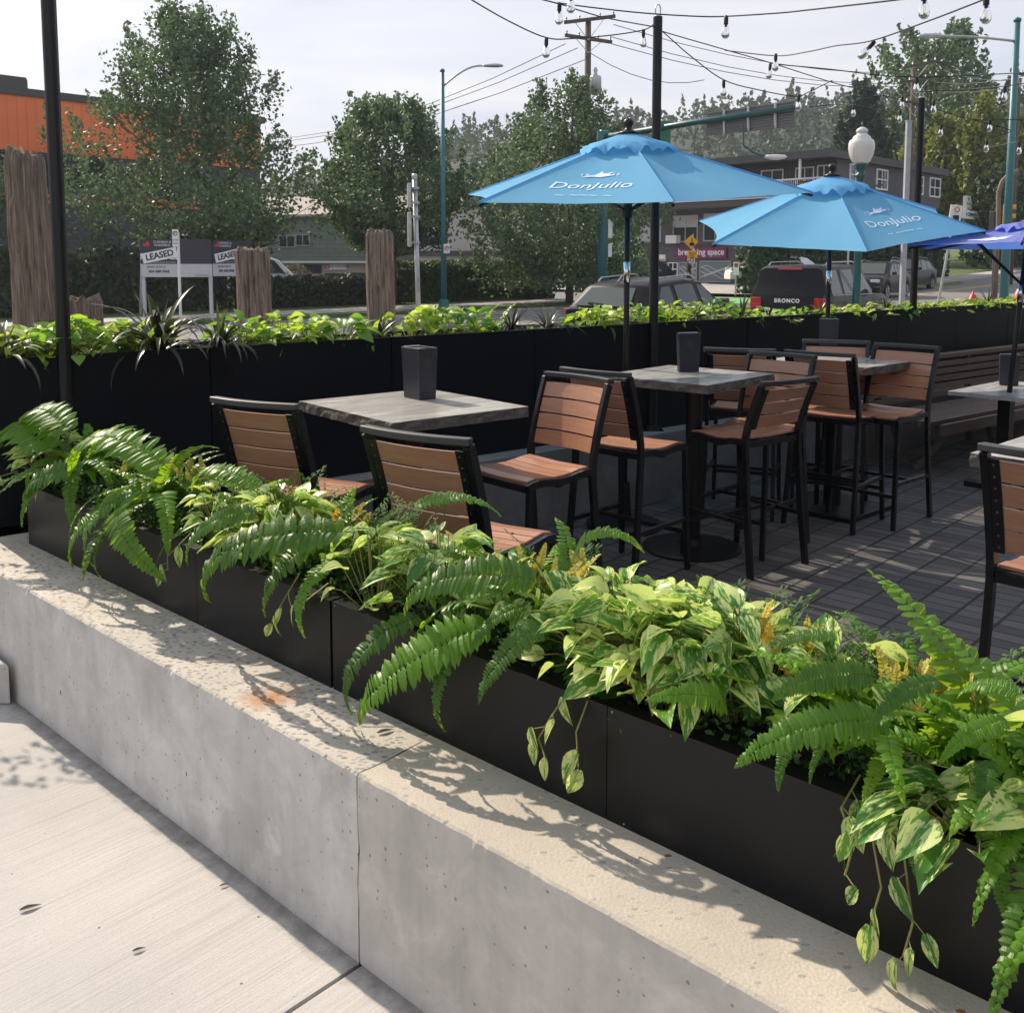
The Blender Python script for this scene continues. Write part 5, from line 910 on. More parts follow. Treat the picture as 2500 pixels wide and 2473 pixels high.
# ------------------------------------------------------------------ patio furniture
M['railtop'] = pm('satin_top_rail', (.010, .010, .012), .52, .1, 10, spec=.9)
M['bolt'] = pm('dark_bolt', (.09, .09, .095), .45, .1, metal=.6)
def curve_y(z): return -.215-.115*max(0, (z-.74)/.42)**1.35
def stool(name, lab, cat='bar stool', npl=4, top=1.16, sh=.735, grp='black framed bar stools with brown planks'):
    t = thing(name, lab, cat, group=grp); W = .225; k = (top-.735)/.425
    cy = lambda z: -.215-.115*max(0, (z-sh-.005)/(top-sh))**1.35
    for s in (1, -1):
        m = MB(); m.sweep([(s*(W+.012), -.285, 0), (s*(W+.006), -.25, .3), (s*W, -.22, sh-.1)]+[(s*W, cy(z), z) for z in [sh-.02+(top-sh+.01)*q/7 for q in range(8)]], .038, .026, up=(1, 0, 0)); m.build('leg', M['chairframe'], t, bevel=.003)
        m = MB(); m.sweep([(s*(W+.01), .235, 0), (s*(W+.003), .215, .35), (s*W, .20, sh-.02)], .028, .028, up=(1, 0, 0)); m.build('leg', M['chairframe'], t, bevel=.003)
    sz = lambda y: sh+.012*cos((y+.2)*pi/.2)*.6-.018*max(0, (y-.12)/.1)**2-.004*(1 if y > -.1 else 0)
    m = MB(); ys = [-.21+.43*q/12 for q in range(13)]
    for s in (1, -1): m.sweep([(s*(W-.002), y, sz(y)-.012) for y in ys], .028, .034, up=(0, 0, 1))
    m.bar((-W, .215, sz(.215)-.015), (W, .215, sz(.215)-.015), .028, .034); m.bar((-W, -.21, sh-.02), (W, -.21, sh-.02), .028, .034); m.bar((-W, 0, sh-.045), (W, 0, sh-.045), .03, .015); m.build('seat_frame', M['chairframe'], t)
    m = MB(); n = 7; pw = .41/n
    for q in range(n):
        y0 = -.2+q*pw+.003; y1 = y0+pw-.006; vs = []
        for x in (-W+.014, 0, W-.014):
            dz = -.006*(1-abs(x)/W)
            for (y, z) in ((y0, sz(y0)+dz), (y1, sz(y1)+dz), (y1, sz(y1)+.014+dz), (y0, sz(y0)+.014+dz)): vs.append((x, y, z))
        fs = [(i*4+j, i*4+(j+1) % 4, (i+1)*4+(j+1) % 4, (i+1)*4+j) for i in range(2) for j in range(4)]+[(3, 2, 1, 0), (8, 9, 10, 11)]; m.add(vs, fs)
    m.build('seat', M['plank'], t, bevel=.0025)
    m = MB(); nx = 10; ph = (top-.03-(sh+.075))/npl; bow = lambda x: -.028*(1-(x/W)**2)
    for q in range(npl):
        z0 = sh+.075+q*ph+.004; z1 = z0+ph-.009; vs = []
        for i in range(nx+1):
            x = -W+.016+(2*W-.032)*i/nx; 
            for (z, o_) in ((z0, .006), (z1, .006), (z1, -.007), (z0, -.007)): vs.append((x, cy(z)+bow(x)+o_, z))
        m.add(vs, [(i*4+j, i*4+(j+1) % 4, (i+1)*4+(j+1) % 4, (i+1)*4+j) for i in range(nx) for j in range(4)]+[(3, 2, 1, 0), (nx*4, nx*4+1, nx*4+2, nx*4+3)])
    m.build('backrest', M['plank'], t)
    m = MB(); m.sweep([(x, cy(top)+bow(x)-.004, top+.004) for x in [-W-.012+(2*W+.024)*q/12 for q in range(13)]], .037, .026); rl = m.build('top_rail', M['railtop'], t, bevel=.004)
    for s in (1, -1):
        m = MB()
        for q in range(npl*2): z = sh+.09+q*(top-.05-sh-.09)/(npl*2-1); m.lathe([(.0042, -.0005), (.0042, .0012)], (s*(W-.032), cy(z)+bow(W-.03)-.0165, z), 8, M=Matrix.Rotation(pi/2, 3, 'X'))
        pts = [(s*(W-.032), cy(z)+bow(W-.03)-.011, z) for z in [sh+.07+(top-sh-.1)*q/8 for q in range(9)]]; m.sweep(pts, .005, .034, up=(1, 0, 0), mi=1)
        m.build('bolted_strap', [M['bolt'], M['chairframe']], t)
    for s in (1, -1): m = MB(); m.bar((s*(W+.006), -.25, .3), (s*(W+.005), .215, .3), .022); m.build('stretcher', M['chairframe'], t)
    m = MB(); m.bar((-W, .225, .22), (W, .225, .22), .024); m.build('footrest', M['chairframe'], t)
    m = MB(); m.bar((-W, -.01, .3), (W, -.01, .3), .02); m.build('stretcher', M['chairframe'], t); return t
def put(o, mid, ang, lab=None, new=True, top=1.16):      # mid = top rail centre, ang = direction of the rail in degrees (camera-left to camera-right)
    pass
A4 = stool('bar_stool', 'stool')
def spot(mx, my, ang, away, off=.335):      # returns root location and yaw so the rail lands at (mx,my)
    d = V((cos(R(ang)), sin(R(ang)), 0)); f = V((-d.y, d.x, 0)) if away else V((d.y, -d.x, 0)); return (mx+f.x*off, my+f.y*off, 0), atan2(f.y, f.x)-pi/2
LS = [(-1.079, 4.064, -29.1, 1, 'leftmost stool, its top rail glinting at the left corner of the left table'), (-.333, 3.303, -34.5, 1, 'stool seen from behind among the ferns in front of the left table'),
      (.336, 4.987, -48.7, 0, 'stool right of the left table facing it with its four lit back planks showing'), (.442, 5.233, -43.6, 1, 'stool back to back with the one right of the left table, facing the second table'),
      (1.713, 6.208, -45.6, 0, 'stool with lit back planks just behind the right corner of the second table'), (1.523, 6.552, -20, 1, 'stool seen from behind beyond the second table, its top rail bare of light planks'),
      (1.979, 6.304, -40.9, 1, 'stool seen from behind with four dark planks in front of the third table'), (2.392, 7.237, -21.2, 0, 'stool furthest back behind the menu holder of the third table'),
      (2.76, 6.853, -47.9, 0, 'stool at the right end of the third table in front of the bench'), (1.66, 2.93, -46, 1, 'large cropped stool at the right edge with bolt heads along its back')]
for i, (x, y, a, aw, lb) in enumerate(LS):
    loc, yaw = spot(x, y, a, aw)
    if i == 0: A4.location = loc; A4.rotation_euler = (0, 0, yaw); A4['label'] = lb
    else: dup(A4, loc, yaw, lb)
loc, yaw = spot(1.544, 5.405, 35.6, 1); S5 = stool('bar_stool', 'three-plank stool with scratched frame pushed in at the right front of the second table', npl=3, top=1.09, sh=.76); S5.location = loc; S5.rotation_euler = (0, 0, yaw)
lowc = stool('low_chair', 'low chair by the grey low table at the right edge', 'chair', 3, .82, .44, 'low chairs at the grey table'); loc, yaw = spot(4.15, 6.55, 48, 1); lowc.location = loc; lowc.rotation_euler = (0, 0, yaw)
for c in list(lowc.children):
    if c.name.startswith(('stretcher', 'footrest')): bpy.data.objects.remove(c)
def table(name, lab, c, ang, sx, sy, h=1.06, base='disc', bc=None, bs=.3, th=.05, edge='stoneedge', cat='table', grp='stone topped bar tables'):
    t = thing(name, lab, cat, (c[0], c[1], 0), R(ang), grp); m = MB(); n = 26; X, Y = sx/2, sy/2; ring = []
    for (a, b) in (((-X, -Y), (X, -Y)), ((X, -Y), (X, Y)), ((X, Y), (-X, Y)), ((-X, Y), (-X, -Y))):
        for k in range(n): f = k/n; ring.append((a[0]+(b[0]-a[0])*f, a[1]+(b[1]-a[1])*f))
    N_ = len(ring); vs = []; amp = .008 if edge == 'stoneedge' else .001
    def jit(p, q, z): s_ = 1+amp/.4*noise.noise(V((p[0]*16+q, p[1]*16, z*40+c[0]*7)))*(1 if q else .35); return (p[0]*s_, p[1]*s_, z+(noise.noise(V((p[0]*20, p[1]*20, 4)))*.003 if q == 0 and amp > .004 else 0)*0)
    for q, z in ((0, h), (1, h-.008), (2, h-th*.5), (3, h-th)): vs += [jit(p, q, z) for p in ring]
    fs = [tuple(range(N_))]+[(q*N_+(k+1) % N_, q*N_+k, (q+1)*N_+k, (q+1)*N_+(k+1) % N_) for q in range(3) for k in range(N_)]+[tuple(3*N_+k for k in range(N_-1, -1, -1))]
    m.v = [tuple(v) for v in vs]; m.f = fs; m.m = [0]+[1]*(3*N_)+[1]; m.uv = [[(0, 0)]*len(f) for f in fs]; m.build('tabletop', [M['stone'], M[edge]], t)
    bc = bc or (0, 0); m = MB(); 
    if base == 'disc': m.lathe([(.05, .02), (.05, h-th-.012)], (bc[0], bc[1], 0), 20)
    elif base == 'square': m.lathe([(.06, .03), (.06, h-th-.012)], (bc[0], bc[1], 0), 20)
    if base != 'two': m.build('column', M['black'], t, smooth=False)
    if base == 'disc': m = MB(); m.lathe([(bs, .0), (bs, .012), (bs-.02, .018), (.08, .03), (.07, .07), (.05, .075)], (bc[0], bc[1], 0), 40); m.build('base', M['black'], t, smooth=False)
    if base == 'square': m = MB(); m.box((bc[0], bc[1], .018), (bs*2, bs*2, .03)); m.build('base', M['black'], t, bevel=.004)
    if base == 'two':
        for s in (-.28, .28): m = MB(); m.box((s, 0, (h-th-.01)/2+.02), (.09, .09, h-th-.05)); m.build('leg', M['black'], t); m = MB(); m.box((s, 0, .02), (.1, sy*.8, .04)); m.build('foot', M['black'], t)
    m = MB(); m.bar((-.26, -.02, h-th-.006), (.26, .02, h-th-.006), .06, .012); m.bar((-.0, -.25, h-th-.0065), (.0, .25, h-th-.0065), .06, .0115); m.build('support_plate', M['black'], t); return t
T1 = table('stone_table', 'left stone-topped bar table with chipped edge, nearest the ferns', (-.49, 4.765), 39, .77, .86)
T2 = table('stone_table', 'second stone-topped bar table with round black base disc', (1.08, 6.03), 48, .80, .77, bc=(-.07, -.1))
T3 = table('stone_table', 'third stone-topped bar table on a square base plate', (2.36, 6.96), 42, .80, .78, base='square', bc=(-.1, .0), bs=.31)
T5 = table('stone_table', 'stone bar table whose rough corner shows behind the cropped stool', (2.23, 3.5), 43, .8, .8, bc=(.1, .1))
T4 = table('low_table', 'low grey table on two legs beside the bench', (3.98, 7.62), 42, 1.05, .68, .76, 'two', th=.03, edge='stone', grp='low tables')
def holder(lab, x, y, z, yaw, W=.15, D=.10, H=.245):
    p = G(x, y, z); t = thing('menu_holder', lab, 'menu holder', (p.x, p.y, z+.001), R(yaw), 'black square menu holders on the tables'); m = MB(); tp = .012; th = .006; tp = .008
    def ringz(w, d, z): return [(-w, -d, z), (w, -d, z), (w, d, z), (-w, d, z)]
    vs = ringz(W/2-tp, D/2-tp, 0)+ringz(W/2, D/2, H)+ringz(W/2-th, D/2-th, H)+ringz(W/2-tp-th, D/2-tp-th, .01)
    fs = [(3, 2, 1, 0)]+[(q*4+k, q*4+(k+1) % 4, (q+1)*4+(k+1) % 4, (q+1)*4+k) for q in range(3) for k in range(4)]+[(12, 13, 14, 15)]
    m.add(vs, fs); m.build('cover', M['leather'], t, bevel=.003)
    m = MB(); m.box((0, 0, H*.5+.004), (W-.05, D-.05, H-.02)); m.build('menus', M['leather'], t); m = MB(); m.bar((-W/2+.01, D/2-.012, H+.001), (W/2-.01, D/2-.012, H+.001), .004); m.build('paper_edge', M['page'], t)
    return t
def seal(t, face, W=.15, D=.10, H=.245):      # round gold emblem on one side of the holder
    a = {'+x': 0, '-y': -pi/2, '-x': pi, '+y': pi/2}[face]; d = (W if 'x' in face else D)/2; Mz = Matrix.Rotation(a, 3, 'Z') @ Matrix.Rotation(pi/2, 3, 'Y'); c = Matrix.Rotation(a, 3, 'Z') @ V((d-.0035, 0, H*.7)); m = MB()
    for r0, r1 in ((.0235, .025), (.017, .018)):
        vs = []; n = 28
        for k in range(n): q = 2*pi*k/n; vs += [c+Mz @ V((r0*cos(q), r0*sin(q)*.8, .002)), c+Mz @ V((r1*cos(q), r1*sin(q)*.8, .002))]
        m.add(vs, [(2*k, 2*k+1, (2*k+3) % (2*n), (2*k+2) % (2*n)) for k in range(n)])
    for k in range(16): q = 2*pi*k/16; m.box(c+Mz @ V((.0207*cos(q), .0207*sin(q)*.8, .002)), (.0012, .0025, .003), Mz)
    o = m.build('round_seal', M['gold'], t); nrm = Matrix.Rotation(a, 3, 'Z') @ V((1, 0, 0)); text('H', .02, frame(c+nrm*.003, V((0, 0, 1)).cross(nrm), (0, 0, 1)), M['gold'], o, bold=.0005, ext=.0003)
h1 = holder('black square menu holder near the front corner of the left table', 1025, 972, 1.06, 38, .115, .165, .26); seal(h1, '-y', .115, .165, .26)
h2 = holder('black menu holder with faint round seal on the second table', 1680, 908, 1.06, 15, D=.05); seal(h2, '-y', D=.05)
h3 = holder('dark menu holder at the foot of the second umbrella pole on the third table', 2022, 856, 1.06, -18); h4 = holder('black menu holder on the low grey table by the purple umbrella pole', 2462, 940, .76, -22)
# bench
t = thing('slatted_bench', 'long dark slatted wooden bench with slatted back along the ledge', 'bench', (3.18, 8.16, 0), atan2(.62, .785)); L = 9.; m = MB()
for k in range(9): m.box((L/2, -.41+k*.062+.1, .43), (L, .045, .045))
m.build('seat', M['bench'], t)
m = MB(); m.box((L/2, -.44, .40), (L, .03, .09)); m.build('front_board', M['bench'], t)
m = MB()
for k in range(5): m.box((L/2, .24+k*.02, .53+k*.065), (L+.6, .022, .048))
m.build('backrest', M['bench'], t); m = MB(); m.box((L/2, .37, .86), (L+.6, .12, .035)); m.build('cap_board', M['bench'], t)
for k in range(6):
    x = .35+k*1.6; m = MB(); m.bar((x, -.36, .38), (x-.1, -.1, 0), .07, .05); m.bar((x, .2, .38), (x+.05, .1, 0), .07, .05); m.bar((x, -.38, .385), (x, .25, .385), .07, .04); m.bar((x, .30, .0), (x, .36, .84), .05, .04); m.build('trestle', M['bench'], t)
# ------------------------------------------------------------------ bare posts
def barepost(x, ytop, Yd, lab, hook=True, r=.034, H=None):
    X = (x-1250)/2400*Yd; z0 = .501; zt = H or ztop(ytop, Yd); t = thing('string_light_post', lab, 'post', (X, Yd, z0), 0, 'black posts holding the string lights'); m = MB(); n = 20; h = zt-z0
    prof = [(r*(1-.07*(k % 5 == 0)), 2*pi*k/n) for k in range(n)]; vs = [(rr*cos(a), rr*sin(a), z) for z in (0, h) for rr, a in prof]; m.add(vs, [(k, (k+1) % n, n+(k+1) % n, n+k) for k in range(n)]+[tuple(range(n-1, -1, -1)), tuple(n+k for k in range(n))]); m.build('pole', M['black'], t)
    m = MB(); m.box((0, 0, .004), (.15, .15, .007)); m.lathe([(.05, .008), (.045, .03), (r, .035)], n=16)
    for a in (-.055, .055):
        for b in (-.055, .055): m.lathe([(.009, .008), (.009, .018)], (a, b, 0), 6)
    m.build('flange', M['black'], t)
    if hook: m = MB(); m.tube([(-.018, 0, h), (-.018, 0, h+.06), (-.01, 0, h+.085), (.01, 0, h+.085), (.018, 0, h+.06), (.018, 0, h)], .005, 6); m.lathe([(r*.96, h), (r*.6, h+.012), (.001, h+.015)], n=16); m.build('hook', M['steel'], t)
    return t
barepost(152, 0, 4.74, 'thick black post at the left in front of the tallest wooden pile', H=4.2); barepost(1596, 62, 7.28, 'black post with hook between the first umbrella and the road sign'); barepost(2229, 250, 9.62, 'black post in front of the grey steel post at right')
# ------------------------------------------------------------------ umbrellas
def umbrella(lab, c, r, z0, za, a, b, th0, mat, logo, logoface, pr=.019, base=True, lean=(0, 0), clip=None):
    t = thing('patio_umbrella', lab, 'umbrella', (c[0], c[1], 0), 0, 'six-sided canvas umbrellas'); apex = V((0, 0, za)); rim = []
    for k in range(6): q = R(th0+60*k); x, y = r*cos(q), r*sin(q); rim.append(V((x, y, z0+a*x+b*y)))
    L0 = V((lean[0], lean[1], 0)); m = MB(); m.tube([L0+V((0, 0, .02)), (0, 0, za-.03)], pr, 12); m.build('pole', M['black'], t, smooth=True)
    if clip: m = MB(); p = L0*(1-clip/za)+V((0, 0, clip)); m.tube([p, p+V((-L0.x*.1/za, -L0.y*.1/za, .13))], pr+.003, 12); m.build('clip_sleeve', M['chrome'], t, smooth=True)
    def cp(k, u, v):      # panel k; u across 0..1, v up 0 rim..1 apex
        A, B = rim[k], rim[(k+1) % 6]; e = A.lerp(B, u); mid = (A+B)/2; out = V((mid.x, mid.y, 0)).normalized(); s_ = 4*u*(1-u); e = e-out*(.07*s_*r)*(1-v); p = e.lerp(apex, v); return p-V((0, 0, 1))*(.028*s_*sin(pi*min(1, v*1.02))*1.0)+V((0, 0, .014*noise.noise(V((p.x*4+c[0], p.y*4, 3)))*(1-abs(2*u-1))))
    m = MB(); nu, nv = 12, 10
    for k in range(6):
        vs = [cp(k, i/nu, .93*j/nv) for j in range(nv+1) for i in range(nu+1)]; m.add(vs, [(j*(nu+1)+i, j*(nu+1)+i+1, (j+1)*(nu+1)+i+1, (j+1)*(nu+1)+i) for j in range(nv) for i in range(nu)])
    cn = m.build('canopy', M[mat], t, smooth=True); 
    m = MB()
    for k in range(6): A = rim[k]; m.tube([A+V((0, 0, .004)), A.lerp(apex, .5)+V((0, 0, .004)), A.lerp(apex, .92)+V((0, 0, .004))], .0035, 4)
    m.build('seam', M[mat], cn)
    m = MB(); n = 60; vs = [apex+V((0, 0, .02))]      # scalloped vent cap
    for j in range(1, 7):
        f = j/6
        for i in range(n):
            an = R(th0)+2*pi*i/n; kk = (i/(n/6)); fr = kk-int(kk); pol = cos(pi/6)/cos((fr-.5)*pi/3); rr = .29*r*f*pol; x, y = rr*cos(an), rr*sin(an); zz = za-(za-z0)*rr/r+.03+(a*x+b*y)*.6
            if j == 6: zz -= .028+.020*sin(an*18+c[0]*5)+.014*sin(an*11); rr *= 1.0
            if j == 5: zz += .006*sin(an*18+c[0]*5)
            vs.append(V((x*(1+.03*sin(an*18)*(f > .9)), y*(1+.03*sin(an*18)*(f > .9)), zz)))
    fs = [(0, 1+i, 1+(i+1) % n) for i in range(n)]+[(1+(j-1)*n+i, 1+j*n+i, 1+j*n+(i+1) % n, 1+(j-1)*n+(i+1) % n) for j in range(1, 6) for i in range(n)]; m.add(vs, fs); m.build('vent_cap', M[mat], t, smooth=True)
    for k in range(6): m = MB(); A = rim[k]-V((0, 0, .018)); m.bar(A, apex-V((0, 0, .05)), .012, .016); m.bar(A.lerp(apex, .52)-V((0, 0, .01)), V((0, 0, za-.48)), .01, .014); m.build('rib', M['black'], t)
    m = MB(); m.lathe([(.03, za-.52), (.035, za-.5), (.035, za-.46), (.03, za-.44)], n=12); m.build('runner_hub', M['black'], t)
    m = MB(); m.lathe([(.075, za+.015), (.05, za+.03), (.022, za+.045), (.02, za+.06), (.032, za+.075), (.032, za+.095), (.02, za+.11), (.002, za+.115)], n=16); m.build('finial', M['black'], t, smooth=True)
    if base: m = MB(); m.lathe([(.25, 0), (.25, .03), (.2, .05), (.05, .06), (.035, .3), (pr, .3)], L0, 30); m.build('base', M['black'], t)
    # printed logo on one panel
    A, B = rim[logoface], rim[(logoface+1) % 6]
    if A.cross(B).z < 0: A, B = B, A
    def onp(u, v): return cp(logoface, u, v)
    for (s_, sz, uu, vv, kw) in logo:
        cu = bpy.data.curves.new('t', 'FONT'); cu.body = s_; cu.size = sz; cu.align_x = 'CENTER'; cu.align_y = 'CENTER'; cu.resolution_u = 3; cu.shear = kw.get('shear', 0); cu.offset = kw.get('bold', 0); cu.space_character = kw.get('sp', 1)
        o = bpy.data.objects.new('t', cu); C.objects.link(o); bpy.context.view_layer.update(); me = bpy.data.meshes.new_from_object(o.evaluated_get(bpy.context.evaluated_depsgraph_get())); bpy.data.objects.remove(o)
        wide = (rim[(logoface+1) % 6]-rim[logoface]).length; hgt_ = ((rim[(logoface+1) % 6]+rim[logoface])/2-apex).length
        bm = bmesh.new(); bm.from_mesh(me); bmesh.ops.triangulate(bm, faces=bm.faces[:]); bmesh.ops.subdivide_edges(bm, edges=bm.edges[:], cuts=1)
        for v in bm.verts:
            vvv = vv+v.co.y/hgt_; uw = max(.05, 1-vvv); u_ = uu+v.co.x/(wide*uw); p = cp(logoface, max(0, min(1, u_)), vvv); v.co = p+V((p.x, p.y, 1.2)).normalized()*.004
        bm.to_mesh(me); bm.free(); me.materials.clear(); me.materials.append(M['print']); o = bpy.data.objects.new('printed_logo', me); C.objects.link(o); o.parent = cn
    def flat_shape(poly, uu, vv, sc, name):
        wide = (rim[(logoface+1) % 6]-rim[logoface]).length; hgt_ = ((rim[(logoface+1) % 6]+rim[logoface])/2-apex).length; m = MB(); vs = []
        for (x, y) in poly: vvv = vv+y*sc/hgt_; u_ = uu+x*sc/(wide*(1-vvv)); p = cp(logoface, u_, vvv); vs.append(p+V((p.x, p.y, 1.2)).normalized()*.005)
        cc = sum(vs, V((0, 0, 0)))/len(vs); m.add(vs+[cc], [(k, (k+1) % len(vs), len(vs)) for k in range(len(vs))]); m.build(name, M['print'], cn)
    t['_f'] = 0; del t['_f']; return t, flat_shape
bird = [(-1, -.35), (-.6, -.1), (-.35, -.05), (-.1, .25), (.0, .5), (.1, .25), (.3, .2), (.75, .4), (.5, .05), (.9, -.1), (.45, -.2), (.1, -.3), (-.3, -.25)]
U1, fs1 = umbrella('first sky blue umbrella, largest in view, above the second table', (.745, 6.4), 1.15, 2.186, 2.55, .025, .1077, 275.4-120+60, 'blue', [('DonJulio', .145, .5, .27, {'shear': .12, 'bold': .0}), ('19      42', .05, .5, .44, {'sp': 1.3}), ('~ ~~~ ~', .1, .5, .12, {})], 0, clip=1.62)
fs1(bird, .5, .44, .11, 'printed_bird'); 
U2, fs2 = umbrella('second sky blue umbrella tilted towards the viewer above the third table', (2.57, 8.0), 1.15, 2.04, 2.42, .065, .185, 264.5-60, 'blue', [('DonJulio', .15, .5, .32, {'shear': .12, 'bold': .0}), ('19      42', .05, .5, .49, {'sp': 1.3}), ('~ ~~~ ~', .1, .5, .17, {})], 1, clip=1.55)
fs2(bird, .5, .49, .11, 'printed_bird')
U3, fs3 = umbrella('violet umbrella cut off at the right edge above the low grey table', (3.86, 7.4), .9, 1.87, 2.03, .0, -.02, 180, 'violet', [], 0, clip=1.45, base=False, lean=(-.11, .05))
fs3(bird, .5, .36, .2, 'printed_bird')
# ------------------------------------------------------------------ string lights
M['bulb'] = T('clear_bulb_glass').m; bb = M['bulb'].node_tree.nodes['Principled BSDF']; bb.inputs['Base Color'].default_value = (.97, .96, .94, 1); bb.inputs['Roughness'].default_value = .03; bb.inputs['Transmission Weight'].default_value = 1; bb.inputs['IOR'].default_value = 1.12
M['fil'] = pm('bulb_filament', (.55, .35, .16), .4, .05)
def stringlight(lab, pts, bulbs):
    P0 = [P(x, y, Y) for x, y, Y in pts]; o0 = P0[0]; t = thing('string_light', lab, 'string light', o0, 0, 'string lights over the patio'); m = MB(); out = []
    for i in range(len(P0)-1):      # smooth (Catmull-Rom) cable
        a = P0[max(0, i-1)]; b = P0[i]; c = P0[i+1]; d = P0[min(len(P0)-1, i+2)]
        for k in range(6): f = k/6; out.append(.5*((2*b)+(c-a)*f+(2*a-5*b+4*c-d)*f*f+(3*b-a-3*c+d)*f**3))
    out.append(P0[-1]); m.tube(out, .0042, 5); m.build('cable', M['ink'], t, w=True)
    for (x, y, Y, tl) in bulbs:
        c = P(x, y, Y)-o0; Mz = Matrix.Rotation(tl, 3, 'Y'); m = MB(); m.lathe([(r_*1.05, z_*.86) for r_, z_ in [(.006, -.060), (.0125, -.052), (.018, -.075), (.0225, -.10), (.0215, -.118), (.013, -.133), (.002, -.138)]], c, 14, M=Mz); b = m.build('bulb', M['bulb'], t, smooth=True)
        m = MB(); m.lathe([(.005, .008), (.010, .004), (.0125, -.008), (.0125, -.038), (.0115, -.047)], c, 12, M=Mz); m.build('socket', M['ink'], b, smooth=True); m = MB(); 
        for s in (-.005, .005): m.bar(c+Mz @ V((s, 0, -.058)), c+Mz @ V((s*.6, 0, -.115)), .0014)
        m.build('filament', M['fil'], b)
stringlight('string light rising off the top left edge and dipping to the middle post hook', [(1140, -6, 5.2), (1241, 52, 5.9), (1334, 93, 6.2), (1400, 95, 6.5), (1500, 86, 6.8), (1571, 74, 7.1), (1594, 62, 7.28)], [(1334, 95, 6.2, .02), (1571, 75, 7.1, 0)])
stringlight('string light from the top edge to the middle post hook passing two bulbs', [(1290, -8, 5.4), (1370, 12, 5.8), (1420, 28, 6.1), (1485, 46, 6.6), (1594, 66, 7.28)], [(1366, 10, 5.8, .03)])
stringlight('uppermost string light sagging across the sky with a single central bulb', [(1360, 8, 5.8), (1450, 20, 5.9), (1571, 33, 5.9), (1700, 41, 5.8), (1773, 41, 5.7), (1900, 33, 5.4), (1969, 26, 5.2), (2197, 0, 4.6), (2260, -12, 4.4)], [(1394, -22, 5.4, 0), (1773, 42, 5.6, .02), (2256, -22, 4.3, -.05)])
stringlight('straight string light from the middle post hook to the right post', [(1598, 66, 7.28), (1616, 77, 7.3), (1770, 122, 7.7), (1884, 155, 8.1), (2032, 202, 8.7), (2112, 222, 9.), (2226, 252, 9.6)], [(1881, 157, 8.0, .1), (2203, 236, 9.5, 0)])
stringlight('drooping string light looping low from the middle post hook over the road sign', [(1598, 66, 7.28), (1622, 82, 7.3), (1685, 137, 7.3), (1767, 196, 7.4), (1855, 221, 7.6), (1941, 236, 7.9), (1975, 225, 8.1), (2032, 197, 8.6)], [(1767, 198, 7.4, 0), (1950, 234, 7.9, 0)])
stringlight('string light climbing from mid sky to the top right corner', [(1770, 124, 7.6), (1894, 137, 7.2), (1969, 128, 6.7), (2040, 113, 6.2), (2126, 101, 5.6), (2254, 57, 5.), (2402, 0, 4.4), (2430, -14, 4.2)], [(1894, 134, 7.2, 0), (2134, 104, 5.6, .75), (2408, -12, 4.2, -.03)])
stringlight('string light crossing the huge broadleaf tree to the right edge', [(1894, 158, 7.6), (2026, 170, 7.6), (2140, 184, 7.7), (2238, 189, 7.8), (2368, 185, 7.6), (2500, 178, 7.2), (2560, 172, 7.)], [(2238, 190, 7.8, 0)])
stringlight('low string light with two bulbs left of the right post', [(1975, 262, 10.5), (2040, 256, 10.4), (2084, 257, 10.2), (2140, 268, 10), (2197, 273, 9.8), (2226, 256, 9.62)], [(2084, 257, 10.2, 0), (2197, 271, 9.8, 0)])
stringlight('string light sagging from the right post over the yellow-green trees', [(2231, 252, 9.62), (2280, 266, 9.6), (2330, 281, 9.6), (2374, 292, 9.7), (2417, 294, 9.8), (2500, 292, 10.), (2560, 290, 10.)], [(2280, 245, 8.6, 0), (2417, 293, 9.8, 0)])
stringlight('thin string light from the right post curving down behind the teal pole', [(2231, 254, 9.62), (2262, 281, 9.8), (2298, 306, 10.), (2340, 318, 10.2), (2400, 335, 10.6)], [(2298, 305, 10., .05)])
stringlight('short string light with a bulb hanging beside the teal pole', [(2374, 293, 9.7), (2465, 318, 9.9), (2440, 331, 9.9), (2409, 343, 9.9)], [(2409, 343, 9.9, 0)])
stringlight('string light ending over the right edge with a large bulb on the pole', [(2243, 225, 8.6), (2350, 220, 8.4), (2453, 211, 8.), (2530, 200, 7.8)], [(2453, 212, 8., 0)])
stringlight('string light crossing the teal pole low at the right edge', [(2409, 362, 10), (2489, 346, 9.6), (2540, 335, 9.4)], [(2489, 348, 9.6, 0)])
# ------------------------------------------------------------------ planter plants
M['fern'] = leafm('boston_fern_frond', (.010, .060, .015), (.10, .25, .015), .48, .42, (.62, .92, .03), 5, ob=True)
M['fernlight'] = leafm('light_fern_frond', (.10, .24, .02), (.20, .36, .03), .45, .36, (.62, .85, .04), 5, ob=True)
M['leather'+'fern'] = leafm('leatherleaf_frond', (.02, .075, .018), (.08, .17, .03), .32, .65, (.35, .55, .04), 5, spec=.2, ob=True)
M['gold_fern'] = leafm('golden_fern', (.34, .33, .04), (.60, .57, .20), .35, .8, (.8, .6, .05), 5)
M['rust_fern'] = leafm('orange_fern', (.46, .33, .03), (.62, .48, .08), .35, .8, (.8, .4, .03), 5)
M['pothos'] = varieg('pothos_leaf', (.065, .23, .02), (.76, .82, .30), .56, .42); M['pothos_d'] = varieg('pothos_leaf_greener', (.035, .16, .02), (.66, .76, .30), .42, .4)
M['limeleaf'] = leafm('lime_vine_leaf', (.17, .31, .02), (.40, .52, .06), .5, .42, (.62, .85, .05), 5)
M['limegreen'] = leafm('green_vine_leaf', (.06, .20, .03), (.18, .34, .05), .45, .42, (.4, .7, .05), 5)
